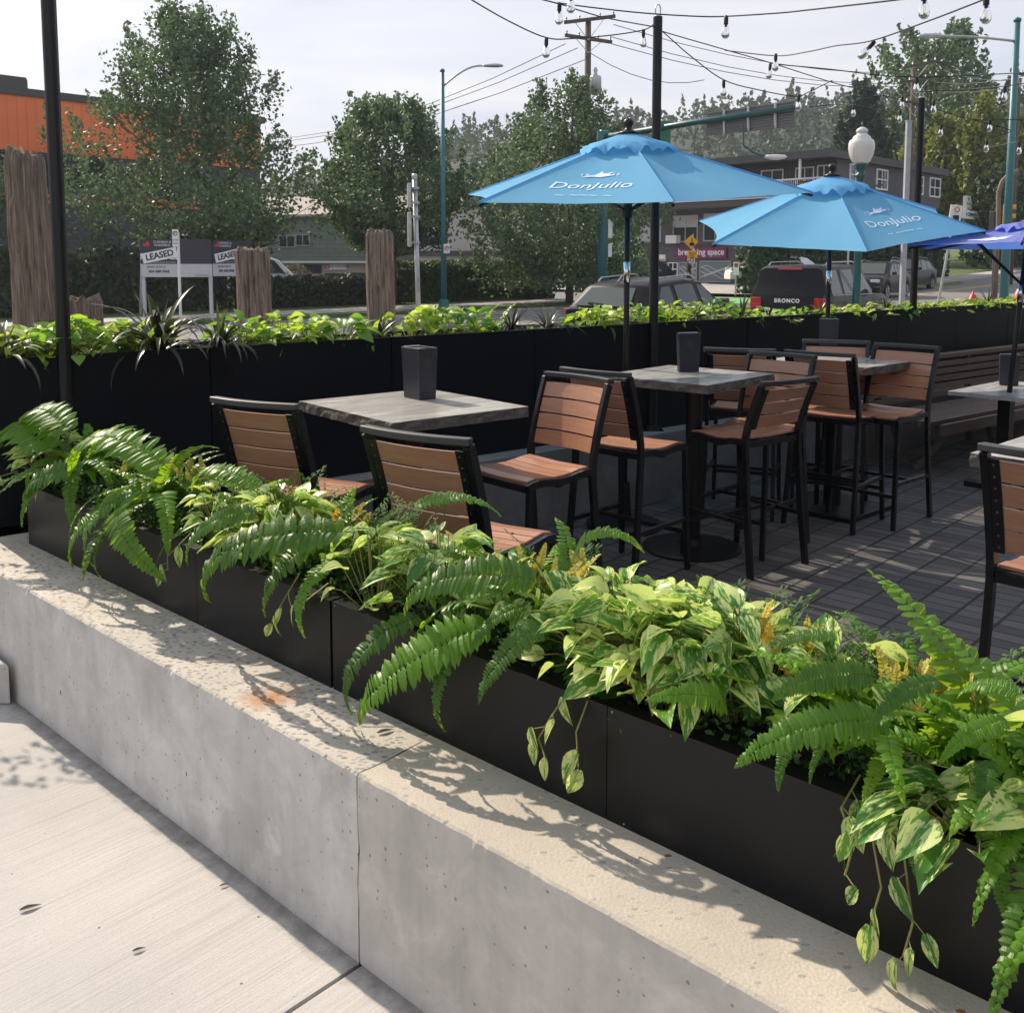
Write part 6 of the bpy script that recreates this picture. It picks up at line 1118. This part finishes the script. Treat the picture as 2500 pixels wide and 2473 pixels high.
M['strap'] = leafm('dark_strap_leaf', (.018, .022, .018), (.05, .055, .04), .1, .3, (.15, .2, .05), 5); M['stripe'] = leafm('green_striped_strap_leaf', (.03, .05, .02), (.10, .13, .035), .25, .35, None, 5)
M['creeper'] = leafm('small_creeper_leaf', (.03, .08, .02), (.07, .15, .03), .25, .45, None, 8)
M['stem'] = pm('vine_stem', (.22, .20, .06), .5, .2, 30)
def bend(L, a0, droop, n=26, side=0.):
    """points and frames of a rachis leaving the origin along +x at elevation a0 and curving down"""
    pts = [V((0, 0, 0))]; fr = []; ds = L/n
    for i in range(n+1):
        s = i/n; a = a0-droop*s**1.15; yaw = side*s*s; d = V((cos(a)*cos(yaw), cos(a)*sin(yaw), sin(a))); fr.append(d)
        if i < n: pts.append(pts[-1]+d*ds)
    return pts, fr
def frond_mesh(seed, L, W, npr, a0, droop, mats, lobes=True, curl=0.6, wf=.74):
    rg = random.Random(seed); pts, fr = bend(L, a0, droop, npr, rg.uniform(-.5, .5)); m = MB()
    m.tube(pts[::2]+[pts[-1]], [.0022*(1-.7*k/(npr/2)) for k in range(len(pts[::2])+1)], 4, 0)
    for i in range(2, npr+1):
        s = i/npr; d = fr[i]; sd = d.cross(V((0, 0, 1))); sd = sd.normalized() if sd.length > .1 else V((0, -1, 0)); nn = sd.cross(d).normalized()
        ln = W*.5*(min(1, .45+s*3.2))*(1-max(0, s-.35)/.65)**.75*rg.uniform(.86, 1.1)+.006; w = L/npr*wf
        for sg in (1, -1):
            tw = rg.uniform(-.5, .5); dirv = (sd*sg+d*rg.uniform(.18, .38)+nn*(.22+rg.uniform(-.15, .15))).normalized(); ww = (d-dirv*d.dot(dirv)).normalized(); ww = (ww*cos(tw)+nn*sin(tw)).normalized(); dn = dirv.cross(ww).normalized()
            if dn.dot(nn) < 0: dn = -dn
            prof = [(0, .35), (.18, .95), (.3, .82), (.42, 1.0), (.54, .78), (.68, .85), (.80, .55), (1., .04)] if lobes else [(0, .4), (.3, 1), (.7, .8), (1, .05)]
            vs = []
            for (t, hw_) in prof:
                c = pts[i]+dirv*ln*t-dn*ln*curl*t*t*.55; vs += [c+ww*w*hw_-dn*w*.25*hw_, c+dn*w*.12, c-ww*w*hw_-dn*w*.25*hw_]
            k = len(prof); fs = [(3*j, 3*j+3, 3*j+4, 3*j+1) for j in range(k-1)]+[(3*j+1, 3*j+4, 3*j+5, 3*j+2) for j in range(k-1)]; m.add(vs, fs, 0)
    me = m.build('frond', mats); mesh = me.data; bpy.data.objects.remove(me); return mesh
def lace_mesh(seed, L, mats, npr=13, wfac=.42, lf=1.):
    rg = random.Random(seed); pts, fr = bend(L, rg.uniform(1.15, 1.4), rg.uniform(.5, 1.1), npr, rg.uniform(-.4, .4)); m = MB(); m.tube(pts, [.002*(1-.7*k/npr) for k in range(npr+1)], 4)
    for i in range(2, npr+1):
        s = i/npr; d = fr[i]; sd = d.cross(V((0, 0, 1))).normalized() if abs(d.z) < .98 else V((0, -1, 0)); nn = sd.cross(d).normalized(); ln = L*wfac*(1-s)**.8*min(1, s*4+.3)+.008
        for sg in (1, -1):
            dirv = (sd*sg+d*.45+nn*rg.uniform(-.1, .35)).normalized(); nq = max(2, int(ln/(.0115*lf))); ww = (d-dirv*d.dot(dirv)).normalized()
            for q in range(1, nq+1):
                f = q/nq; c = pts[i]+dirv*ln*f-nn*ln*.25*f*f; l = (.0175*(1-f*.5))*max(L, .2)/.26*lf
                for s2 in (1, -1): e = (ww*s2+dirv*.6).normalized(); m.add([c-dirv*l*.18, c+e*l*.55+dirv*l*.28, c+e*l, c+e*l*.5-dirv*l*.1], [(0, 1, 2, 3)])
    o = m.build('frond', mats); mesh = o.data; bpy.data.objects.remove(o); return mesh
FM = [frond_mesh(100+i, 1., .195, 36, a, d, M['fern']) for i, (a, d) in enumerate([(.5, 1.6), (.7, 2.2), (.9, 2.5), (1.1, 1.9), (1.25, 1.4), (.3, 1.5), (.15, 1.7), (.8, 1.9)])]
FL_ = [frond_mesh(140+i, 1., .25, 26, a, d, M['fernlight']) for i, (a, d) in enumerate([(.9, 1.6), (1.2, 1.1), (.5, 1.5)])]
LM = [lace_mesh(200+i, .27, M['leatherfern'], 13, .42, 1.7) for i in range(4)]; GM = [frond_mesh(220+i, .12, .034+.008*i, 11, 1.35-.2*i, .3+.5*i, M['gold_fern'], curl=.3, wf=.62) for i in range(4)]; RM = [frond_mesh(230+i, .11, .05, 9, 1.2, .5+.3*i, M['rust_fern'], curl=.3, wf=.6) for i in range(2)]
def plantroot(name, lab, cat, p, group=None): return thing(name, lab, cat, p, 0, group)
def addm(name, mesh, par, loc, rot, sc):
    o = bpy.data.objects.new(name, mesh); C.objects.link(o); o.parent = par; o.location = loc; o.rotation_euler = rot; o.scale = (sc, sc, sc) if not isinstance(sc, tuple) else sc; return o
MID = A0-NS*.18; ZP = .755
def sx(x, y=1500):      # photograph column -> distance along the near planter (crown height)
    a, z = onplane(x, y, MID[:2], UN[:2]); return a
def npos(s, d=.18, z=ZP): p = A0+UN*s-NS*d; return V((p.x, p.y, z))
AN = atan2(NS.y, NS.x)
def boston(s, L, n, lab, seed, spread=1.0, bias=0., d=.16, extra=(), up=.5, hang=1.):
    rg = random.Random(seed); t = plantroot('boston_fern', lab, 'fern', npos(s, d, ZP+(.05 if s < 1.2 else .02)), 'arching ferns in the near planter')
    for k in range(n):
        a = AN+bias+(2*pi*k/n)*spread+rg.uniform(-.25, .25); fa = cos(a-AN)
        if fa > .25 and rg.random() > hang:
            if rg.random() < .35: continue
            me = rg.choice([FM[3], FM[4], FL_[1], FL_[0]]); l = L*rg.uniform(.5, .75)
        elif fa > .3: me = FM[rg.choice([0, 1, 2, 5, 7])]; l = L*rg.uniform(.85, 1.1)
        elif fa > -.4: me = (FM[rg.choice([0, 2, 3, 4, 7])] if rg.random() < .7 else rg.choice(FL_)); l = L*rg.uniform(.7, 1.)
        else: me = (FM[rg.choice([3, 4, 2])] if rg.random() < .65 else rg.choice(FL_)); l = L*rg.uniform(.55, .85)
        addm('frond', me, t, (rg.uniform(-.03, .03), rg.uniform(-.03, .03), 0), (rg.uniform(-.25, .25), rg.uniform(-.15, .15), a), (l, l*rg.uniform(.85, 1.05)*(1 if L > .4 else 1.1), l))
    for (a, l, mi) in extra: addm('frond', FM[mi], t, (0, 0, .02), (rg.uniform(-.2, .2), 0, AN+a), l)
    return t
XS = [(215, 1110, .46, 22, 'bushy fern spilling around the left end of the near planter'), (400, 1140, .46, 19, 'fern with three long fronds drooping over the left black panel'), (600, 1180, .34, 12, 'small fern between the leftmost stool and the pothos'),
      (800, 1270, .40, 14, 'fern with silver-glinting fronds hanging by the wide open seam'), (1040, 1290, .38, 9, 'dark fern in front of the stool back with fronds reaching right'), (1390, 1440, .50, 17, 'largest fern, its fronds sweeping down to the crack in the wall'),
      (1700, 1560, .30, 8, 'short bright fern under the pale pothos leaves'), (1960, 1530, .36, 12, 'upright green fern in front of the paving'), (2230, 1640, .46, 16, 'spreading fern with one long toothed frond pointing left over the panel'), (2440, 1690, .46, 16, 'fern at the right edge hanging down beside the vine')]
XS += [(545, 1130, .36, 12, 'fern rising before the leftmost stool between the pale vines'), (745, 1180, .34, 11, 'fern standing before the seat of the near stool at left'), (1180, 1330, .36, 12, 'fern in front of the concrete ledge between the two lit stools'), (1620, 1450, .32, 9, 'fern behind the biggest pale vine mound'), (2600, 1800, .42, 14, 'fern just beyond the right edge, only its frond tips reaching in'), (2790, 1900, .42, 14, 'fern in the last planter box beyond the right edge of the photo')]
for i, (x, y, L, n, lb) in enumerate(XS):
    boston(sx(x, y), L*1.08, int(n*1.6), lb, 300+i, bias=([.1, .3, .2, -.1, 1.2, -.2, .5, .4, -.5, .1]+[.3]*6)[i], hang=([.5, .25, .2, .15, .0, .1, .2, .15, .05, .0]+[.1]*4+[.4, .4])[i], d=.16 if i < 10 or i > 13 else .26)
def frond_to(par, bp, tp, mi, off=.07, wd=1., boff=-.04):
    """one long frond from a point at the planter rim to a tip hanging in front of the panel"""
    def pt(x, y, o): O = A0+NS*o; s_, z_ = onplane(x, y, O[:2], UN[:2]); return O+UN*s_+V((0, 0, z_))
    B_ = pt(*bp, boff); T_ = pt(*tp, off); me = FM[mi]; zc = max(me.vertices, key=lambda v: v.co.length).co.copy(); v = T_-B_
    def basis(a, u): x = a.normalized(); u = (u-x*u.dot(x)).normalized(); y = u.cross(x); return Matrix((x, y, u)).transposed()
    Rm = basis(v, V((0, 0, .55))+NS*(.75 if off > 0 else .25)) @ basis(V(zc), V((0, 0, 1))).transposed(); sc = v.length/zc.length
    o = bpy.data.objects.new('frond', me); C.objects.link(o); o.parent = par; o.matrix_basis = Matrix.Translation(B_-par.location) @ Rm.to_4x4() @ Matrix.Diagonal((sc, sc*wd, sc*(.8 + .2*wd), 1)); return o
def bf(k): return bpy.data.objects['boston_fern' if k == 0 else 'boston_fern.%03d' % k]
for (k, bp, tp, mi, off, wd) in [(5, (1040, 1500), (865, 1746), 1, .10, 1.), (5, (1215, 1520), (877, 1777), 0, .13, 1.25), (5, (1170, 1540), (1084, 1787), 2, .09, .8), (5, (1360, 1500), (1170, 1723), 0, .11, 1.3), (5, (1290, 1480), (1147, 1603), 5, .08, 1.1), (5, (1330, 1420), (985, 1500), 5, .04, 1.1),
        (3, (820, 1290), (647, 1511), 0, .10, 1.2), (3, (830, 1370), (745, 1557), 1, .09, 1.2), (2, (640, 1250), (457, 1379), 5, .06, 1.1), (3, (870, 1300), (520, 1480), 6, .05, .8), (5, (1400, 1370), (1572, 1344), 2, -.1, 1.2), (4, (1000, 1240), (1225, 1262), 5, -.25, 1.3),
        (8, (2180, 1760), (1795, 1868), 6, .10, 1.2), (8, (1985, 1770), (1900, 1932), 1, .08, 1.2), (8, (2060, 1780), (1974, 1912), 2, .08, .8), (6, (1775, 1725), (1590, 1700), 6, .10, 1.7), (8, (2140, 1650), (1890, 1700), 6, .02, 1.5), (8, (2300, 1660), (2120, 1780), 5, .05, 1.3), (7, (2050, 1560), (1880, 1610), 5, .0, 1.3),
        (1, (310, 1210), (178, 1389), 0, .09, 1.1), (1, (350, 1200), (232, 1384), 1, .10, 1.1), (1, (330, 1250), (254, 1420), 2, .09, .6), (1, (345, 1230), (402, 1420), 1, .09, 1.3), (0, (140, 1110), (0, 1135), 6, -.05, 1.2), (0, (215, 1140), (72, 1235), 0, .05, 1.2), (0, (180, 1060), (60, 1090), 5, -.1, 1.1), (1, (420, 1150), (180, 1180), 6, .0, 1.), (10, (640, 1200), (470, 1200), 6, .0, 1.),
        (9, (2255, 1960), (2244, 2150), 2, .06, 1.2), (9, (2440, 2000), (2470, 2266), 1, .08, 1.3), (9, (2470, 1760), (2290, 1860), 5, .04, 1.4), (9, (2500, 1700), (2340, 1700), 6, -.05, 1.4), (9, (2420, 1850), (2390, 2060), 0, .05, 1.2)]: frond_to(bf(k), bp, tp, mi, off, wd)
for i, (x, y, n, lb) in enumerate([(655, 1150, 9, 'dark lacy fern below the leftmost stool back'), (905, 1330, 12, 'dark lacy leather fern standing beside the wide seam'), (1270, 1350, 6, 'lacy fern tip rising before the wood-seated stool leg'), (1760, 1470, 8, 'lacy dark fern at the foot of the second table base'), (1900, 1480, 10, 'tall lacy fern whose pointed tip stands against the paving'), (2330, 1560, 5, 'lacy fern tips by the leg of the cropped stool'), (330, 1060, 6, 'lacy fern tips on top of the leftmost bushy fern')]):
    rg = random.Random(500+i); t = plantroot('leather_fern', lb, 'fern', npos(sx(x, y), .22), 'lacy ferns in the near planter')
    for k in range(int(n*2.4)): addm('frond', LM[k % 4], t, (rg.uniform(-.07, .07), rg.uniform(-.05, .05), 0), (rg.uniform(-.3, .3), rg.uniform(-.3, .1), rg.uniform(0, 6.28)), rg.uniform(.75, 1.15))
for i, (x, y, n, mt, lb) in enumerate([(330, 1100, 9, 0, 'pale gold fern tips on top of the left bushy fern'), (460, 1160, 8, 0, 'golden sprig among the two left ferns'), (830, 1230, 9, 1, 'orange and gold sprig in front of the near stool back'), (1350, 1380, 16, 0, 'large cluster of golden fern tips above the biggest fern'), (1905, 1600, 9, 1, 'bright orange fern sprig right of the pale pothos'), (2250, 1580, 14, 0, 'tall golden fern cluster before the paving at right'), (2330, 1610, 8, 0, 'golden sprigs beside the cropped stool leg'), (1260, 1480, 6, 1, 'small rusty sprig in the pothos over the crack')]):
    rg = random.Random(600+i); t = plantroot('golden_fern', lb, 'fern', npos(sx(x, y), .20, ZP+.14), 'golden sprigs in the near planter')
    for k in range(int(n*1.3)): addm('frond', (GM if (mt == 0 or rg.random() < .25) else RM)[k % 2], t, (rg.uniform(-.08, .08), rg.uniform(-.06, .06), rg.uniform(-.02, .05)), (rg.uniform(-.5, .5), rg.uniform(-.6, .3), rg.uniform(0, 6.28)), rg.uniform(.4, .8))
# pothos
def leafpatch(m, base, d, nrm, l, w, fold=.25, curl=.35, mi=0):
    d = d.normalized(); sd = d.cross(nrm).normalized(); n = sd.cross(d).normalized(); prof = [(-.10, .34), (0., .62), (.14, .90), (.32, 1.), (.52, .86), (.72, .58), (.88, .28), (1.02, .0)]; vs = []; uv = []
    for (t, hw_) in prof:
        c = base+d*l*t-n*l*curl*t*t
        for q in (-1, -.5, 0, .5, 1):
            tt = t+(.06 if (t < 0 and q == 0) else 0); e = base+d*l*tt-n*l*curl*tt*abs(tt)+sd*w*.5*hw_*q+n*w*fold*abs(q)*hw_; vs.append(e); uv.append((.5+.5*q*hw_*.95, t))
    k = len(prof); fs = [(5*j+i, 5*j+i+1, 5*j+6+i, 5*j+5+i) for j in range(k-1) for i in range(4)]; m.add(vs, fs, mi, [[uv[a] for a in f] for f in fs])
def pothos(name, lab, p, n, rad, ls, mat, seed, hgt_=.12, front=.5, group='variegated vines in the near planter', dirs=AN):
    rg = random.Random(seed); t = plantroot(name, lab, 'vine', p, group); m = MB(); sm = MB()
    for k in range(n):
        a = rg.uniform(0, 6.28); rr = rad*rg.random()**.5; z = hgt_*(1-(rr/rad)**2*.7)+rg.uniform(-.02, .05); c = V((cos(a)*rr*1.25, sin(a)*rr, z)); 
        # stretch along the planter
        c = V((cos(a)*rr, sin(a)*rr, z)); out = V((cos(a), sin(a), rg.uniform(-.5, .9))).normalized(); nr = V((rg.gauss(0, .45), rg.gauss(0, .45), 1)).normalized(); l = ls*rg.uniform(.55, 1.25)
        leafpatch(m, c, out, nr, l, l*rg.uniform(.6, .8), rg.uniform(.05, .35), rg.uniform(.05, .6)); sm.tube([V((c.x*.3, c.y*.3, 0)), V((c.x*.8, c.y*.8, c.z*.5+.03)), c], .0016, 4, cap=False)
    m.build('leaves', M[mat], t, smooth=True); sm.build('stem', M['stem'], t); return t
for i, (x, y, n, rd, ls, mt, lb) in enumerate([(150, 1190, 26, .17, .07, 'pothos', 'variegated vine round the left planter end with leaves over the concrete'), (700, 1230, 40, .17, .085, 'pothos', 'pale variegated vine between the drooping fern and the wide seam'), (560, 1180, 22, .13, .07, 'pothos', 'variegated vine under the leftmost stool'), (1090, 1340, 42, .17, .09, 'pothos_d', 'variegated vine with upright pointed leaves right of the wide seam'), (980, 1420, 20, .13, .09, 'pothos', 'variegated vine with a large leaf over the panel by the wide seam'),
        (1530, 1470, 58, .18, .085, 'pothos', 'pale variegated vine under the second table base'), (1680, 1530, 76, .19, .085, 'pothos', 'biggest mound of pale variegated leaves right of the big fern'), (1820, 1590, 36, .14, .085, 'pothos_d', 'variegated vine beside the orange sprig'), (2060, 1560, 12, .12, .10, 'pothos', 'few pale pointed leaves against the paving'), (2440, 1800, 24, .15, .095, 'pothos_d', 'large-leaved variegated vine at the right edge'), (1330, 1440, 18, .13, .09, 'pothos_d', 'variegated leaves left of the largest fern crown'), (2640, 1950, 30, .16, .095, 'pothos', 'variegated vine past the hanging leaves at the lower right edge')]):
    pothos('pothos_vine', lb, npos(sx(x, y), .17 if i not in (4, 9) else .08), int(n*1.9), rd*1.12, ls*.9, mt, 700+i, hgt_=.20 if i != 9 else .08)
# trailing stems with leaves hanging over the panel; each belongs to the vine it grows from
def trail(par, s0, drops, seed, mat, ls):
    rg = random.Random(seed); m = MB(); sm = MB(); b = par.location
    p0 = A0+UN*s0-NS*.03+V((0, 0, .80)); pts = [p0]
    for (ds, dn, z) in drops: pts.append(A0+UN*(s0+ds)+NS*dn+V((0, 0, z)))
    sm.tube([p-b for p in pts], .0022, 5)
    for p, q in zip(pts, pts[1:]):
        for f in (.45, .95):
            if rg.random() < .9:
                c = p.lerp(q, f)-b; d = (UN*rg.uniform(-.6, .6)+NS*rg.uniform(-.1, .25)+V((0, 0, -1))).normalized(); l = ls*rg.uniform(.7, 1.15); e = c+UN*rg.uniform(-.03, .03)+NS*.015-V((0, 0, .01)); sm.tube([c, e], .0013, 4); leafpatch(m, e, d, (NS+UN*rg.uniform(-.8, .8)).normalized(), l, l*.5, rg.uniform(.05, .3), rg.uniform(0, .3))
    m.build('trailing_leaves', M[mat], par, smooth=True); sm.build('trailing_stem', M['stem'], par)
pv = lambda k: bpy.data.objects['pothos_vine' if k == 0 else 'pothos_vine.%03d' % k]
trail(pv(6), sx(1510, 1750), [(-.02, .05, .72), (-.05, .06, .66), (-.02, .06, .61)], 1, 'pothos', .075); trail(pv(6), sx(1530, 1750)+.02, [(.0, .04, .70), (.015, .05, .635)], 2, 'pothos', .085)
trail(pv(4), sx(830, 1450), [(.01, .05, .72), (-.02, .06, .67)], 3, 'pothos', .06); trail(pv(4), sx(900, 1480), [(-.02, .06, .75)], 4, 'pothos_d', .08)
trail(pv(1), sx(560, 1350), [(-.02, .05, .73), (.0, .06, .69)], 5, 'pothos', .06); trail(pv(0), sx(130, 1230), [(-.1, .05, .76), (-.16, .08, .74)], 6, 'pothos', .06); trail(pv(0), sx(210, 1250), [(-.02, .06, .73)], 7, 'pothos', .06)
for q, (x, dz) in enumerate([(2300, .72), (2370, .66), (2450, .62)]): trail(pv(9), sx(x, 2000)-.1, [(.0, .05, .77), (.03, .06, dz), (.02, .07, dz-.06)], 10+q, 'pothos' if q % 2 else 'pothos_d', .07)
# small creeper and dark filler
rg = random.Random(77); m = MB(); mf = MB()
for k in range(9500):
    s = rg.uniform(.05, 5.0); p = npos(s, rg.uniform(.04, .33), ZP+rg.uniform(-.02, .07)+.03*noise.noise(V((s*6, 0, 0)))); card(m, p, 0, .019, rg, 1.)
m.build('small_leaved_creeper', M['creeper'], at=npos(2.5), lab='tiny-leaved creeper covering the soil between the ferns', cat='ground cover', kind='stuff')
# far planter: strap plants, lime vines
MIDF = F0-NF*.2
def fx(x, y=830): return onplane(x, y, MIDF[:2], UF[:2])[0]
def fpos(s, d=.2, z=1.27): p = F0+UF*s-NF*d; return V((p.x, p.y, z))
def strap(lab, s, n, L, seed, d=.14, z=1.26, upright=4):
    rg = random.Random(seed); t = plantroot('strap_plant', lab, 'spiky plant', fpos(s, d, z), 'dark strap-leaved plants in the back planter'); m = MB(); m2 = MB()
    for k in range(n):
        a = rg.uniform(0, 6.28); upr = k < upright; l = L*rg.uniform(.7, 1.1); l *= .75 if upr else 1.; pts, fr = bend(l, rg.uniform(1.2, 1.5) if upr else rg.uniform(.5, 1.35), rg.uniform(.0, .3) if upr else rg.uniform(1.0, 2.5), 9); Mz = Matrix.Rotation(a, 3, 'Z'); w = rg.uniform(.010, .017)*L/.4; vs = []
        for i, (p, d_) in enumerate(zip(pts, fr)):
            f = i/9; ww = w*(.55+.9*f if f < .4 else .91*(1-(f-.4)/.6)**.7+.03); sd = V((0, 1, 0)); up = sd.cross(d_)*-.3*ww; vs += [Mz @ (p+sd*ww+up), Mz @ p, Mz @ (p-sd*ww+up)]
        (m2 if upr else m).add(vs, [(3*j+i, 3*j+i+1, 3*j+i+4, 3*j+i+3) for j in range(9) for i in range(2)])
    m.build('strap_leaves', M['strap'], t, smooth=True)
    if upright: m2.build('upright_leaves', M['stripe'], t, smooth=True)
    return t
for i, (x, n, L, lb) in enumerate([(-10, 44, .40, 'dark strap plant at the left edge behind the black planter'), (372, 64, .50, 'largest dark strap plant with arching silver-edged leaves left of the lease board'), (520, 40, .36, 'strap plant just right of the largest one, below the lease board'), (905, 30, .30, 'strap plant at the foot of the slim wooden pile'), (1240, 34, .30, 'strap plant left of the nearest parked suv'), (1330, 40, .32, 'strap plant in front of the suv tail lamp'), (1690, 24, .26, 'strap plant in front of the suv bonnet'), (1800, 26, .3, 'strap plant left of the boxy suv'), (1990, 20, .26, 'strap plant under the boxy suv lettering'), (2150, 26, .3, 'strap plant right of the ornamental lamp foot'), (2400, 22, .3, 'strap plant near the purple umbrella pole')]):
    strap(lb, fx(x), n, L, 800+i, d=.1 if i < 4 else .16, upright=4 if i != 1 else 6)
gaps = ['', '']
names_f = ['at the far left edge', 'left of the left bare post', 'hanging over the panel right of the left bare post', 'between the left bare post and the largest strap plant', 'behind the largest strap plant', 'in front of the medium wooden pile', 'right of the medium wooden pile', 'between the medium and the slim wooden piles', 'left of the slim wooden pile', 'under the grey sign post', 'in front of the teal street lamp foot', 'right of the teal street lamp foot', 'left of the parked small suv', 'behind the first umbrella pole', 'between the first umbrella pole and the middle post', 'right of the middle post', 'under the suv door', 'under the suv bonnet', 'left of the boxy suv', 'below the boxy suv tailgate', 'left of the second umbrella pole', 'right of the second umbrella pole', 'at the ornamental lamp foot', 'left of the right bare post', 'right of the right bare post', 'under the leaning bus sign', 'left of the small hydrant top', 'at the hydrants', 'under the violet umbrella', 'at the far right edge']
xsf = [40, 110, 170, 230, 330, 600, 690, 760, 830, 1000, 1070, 1130, 1440, 1500, 1560, 1625, 1680, 1740, 1810, 1880, 1960, 2050, 2110, 2180, 2260, 2310, 2350, 2400, 2440, 2490]
for i, x in enumerate(xsf):
    rg = random.Random(900+i); s = fx(x); lime = (i % 3 != 1) or i in (1,); big = i in (2, 3, 9, 10, 11)
    t = pothos('lime_vine', ('lime' if lime else 'creamy')+' vine in back planter '+names_f[i], fpos(s, .12 if i in (2,) else .2, 1.26 if s < 5.5 else 1.225), 46 if s < 6 else 56, .19 if s < 6 else .26, .085 if s < 4 else .065, ['limeleaf', 'pothos', 'limegreen'][i % 3], 900+i, hgt_=(.13 if s < 5.5 else .075) if not big else .16, group='leafy vines in the back planter')
for i, x in enumerate([300, 650, 730, 870, 1170, 1420, 1600, 1860, 2010, 2200, 2290, 2380, 2470]):
    s = fx(x); rg = random.Random(950+i); t = plantroot('small_fern', 'small fern in the back planter '+['left of the largest strap plant', 'in front of the medium wooden pile', 'right of the medium wooden pile', 'left of the slim wooden pile', 'between the teal lamp foot and the nearest suv', 'just left of the first umbrella pole', 'just right of the middle post', 'at the boxy suv left corner', 'left of the ornamental lamp foot', 'left of the right bare post', 'right of the right bare post', 'at the small hydrant top', 'at the right edge'][i], 'fern', fpos(s, .2, 1.25 if s < 5.5 else 1.22), 'small ferns in the back planter')
    for k in range(11): addm('frond', (FL_+FM)[rg.randrange(7)], t, (rg.uniform(-.15, .15)*1, rg.uniform(-.1, .1), 0), (rg.uniform(-.3, .3), rg.uniform(-.3, .1), rg.uniform(0, 6.28)), rg.uniform(.2, .3) if s < 5.5 else rg.uniform(.14, .2))
rg = random.Random(78); m = MB()
for k in range(3500): s = rg.uniform(-1., 20)**1; p = fpos(s, rg.uniform(.04, .38), 1.24+rg.uniform(-.02, .05)); card(m, p, 0, .045, rg, 1.)
m.build('low_filler_leaves', M['limegreen'], at=fpos(3), lab='low green filler leaves between the back planter vines', cat='ground cover', kind='stuff')
# vine leaves hanging on the bare post side
# ------------------------------------------------------------------ litter on the sidewalk and ledge
for (x, y, l, lb, z) in [(52, 2222, .05, 'curled dark dead leaf on the left of the sidewalk', .004), (326, 2322, .03, 'small dark twig near the middle of the sidewalk', .004), (925, 1790, .045, 'flat brown leaf lying on the ledge by the crack', .503), (538, 2163, .025, 'black fleck beside the wall foot', .004)]:
    p = G(x, y, z); m = MB(); leafpatch(m, V((0, 0, .001)), V((1, .6, 0)), V((0, 0, 1)), l, l*.35, .25, .02); m.build('dead_leaf', pm('dead_leaf_brown', (.05, .04, .035), .8), at=None, lab=lb, cat='leaf', smooth=True).location = p
bpy.context.view_layer.update()

# ------------------------------------------------------------------ haze
m = MB(); m.box((0, 170, 45), (700, 480, 94)); hz = bpy.data.materials.new('haze'); hz.use_nodes = True; ht = hz.node_tree; ht.nodes.remove(ht.nodes['Principled BSDF']); pvn = ht.nodes.new('ShaderNodeVolumePrincipled'); pvn.inputs['Color'].default_value = (.80, .90, 1, 1); pvn.inputs['Density'].default_value = .0004; pvn.inputs['Anisotropy'].default_value = .3
ht.links.new(pvn.outputs[0], ht.nodes['Material Output'].inputs['Volume']); m.build('haze', hz, kind='stuff')
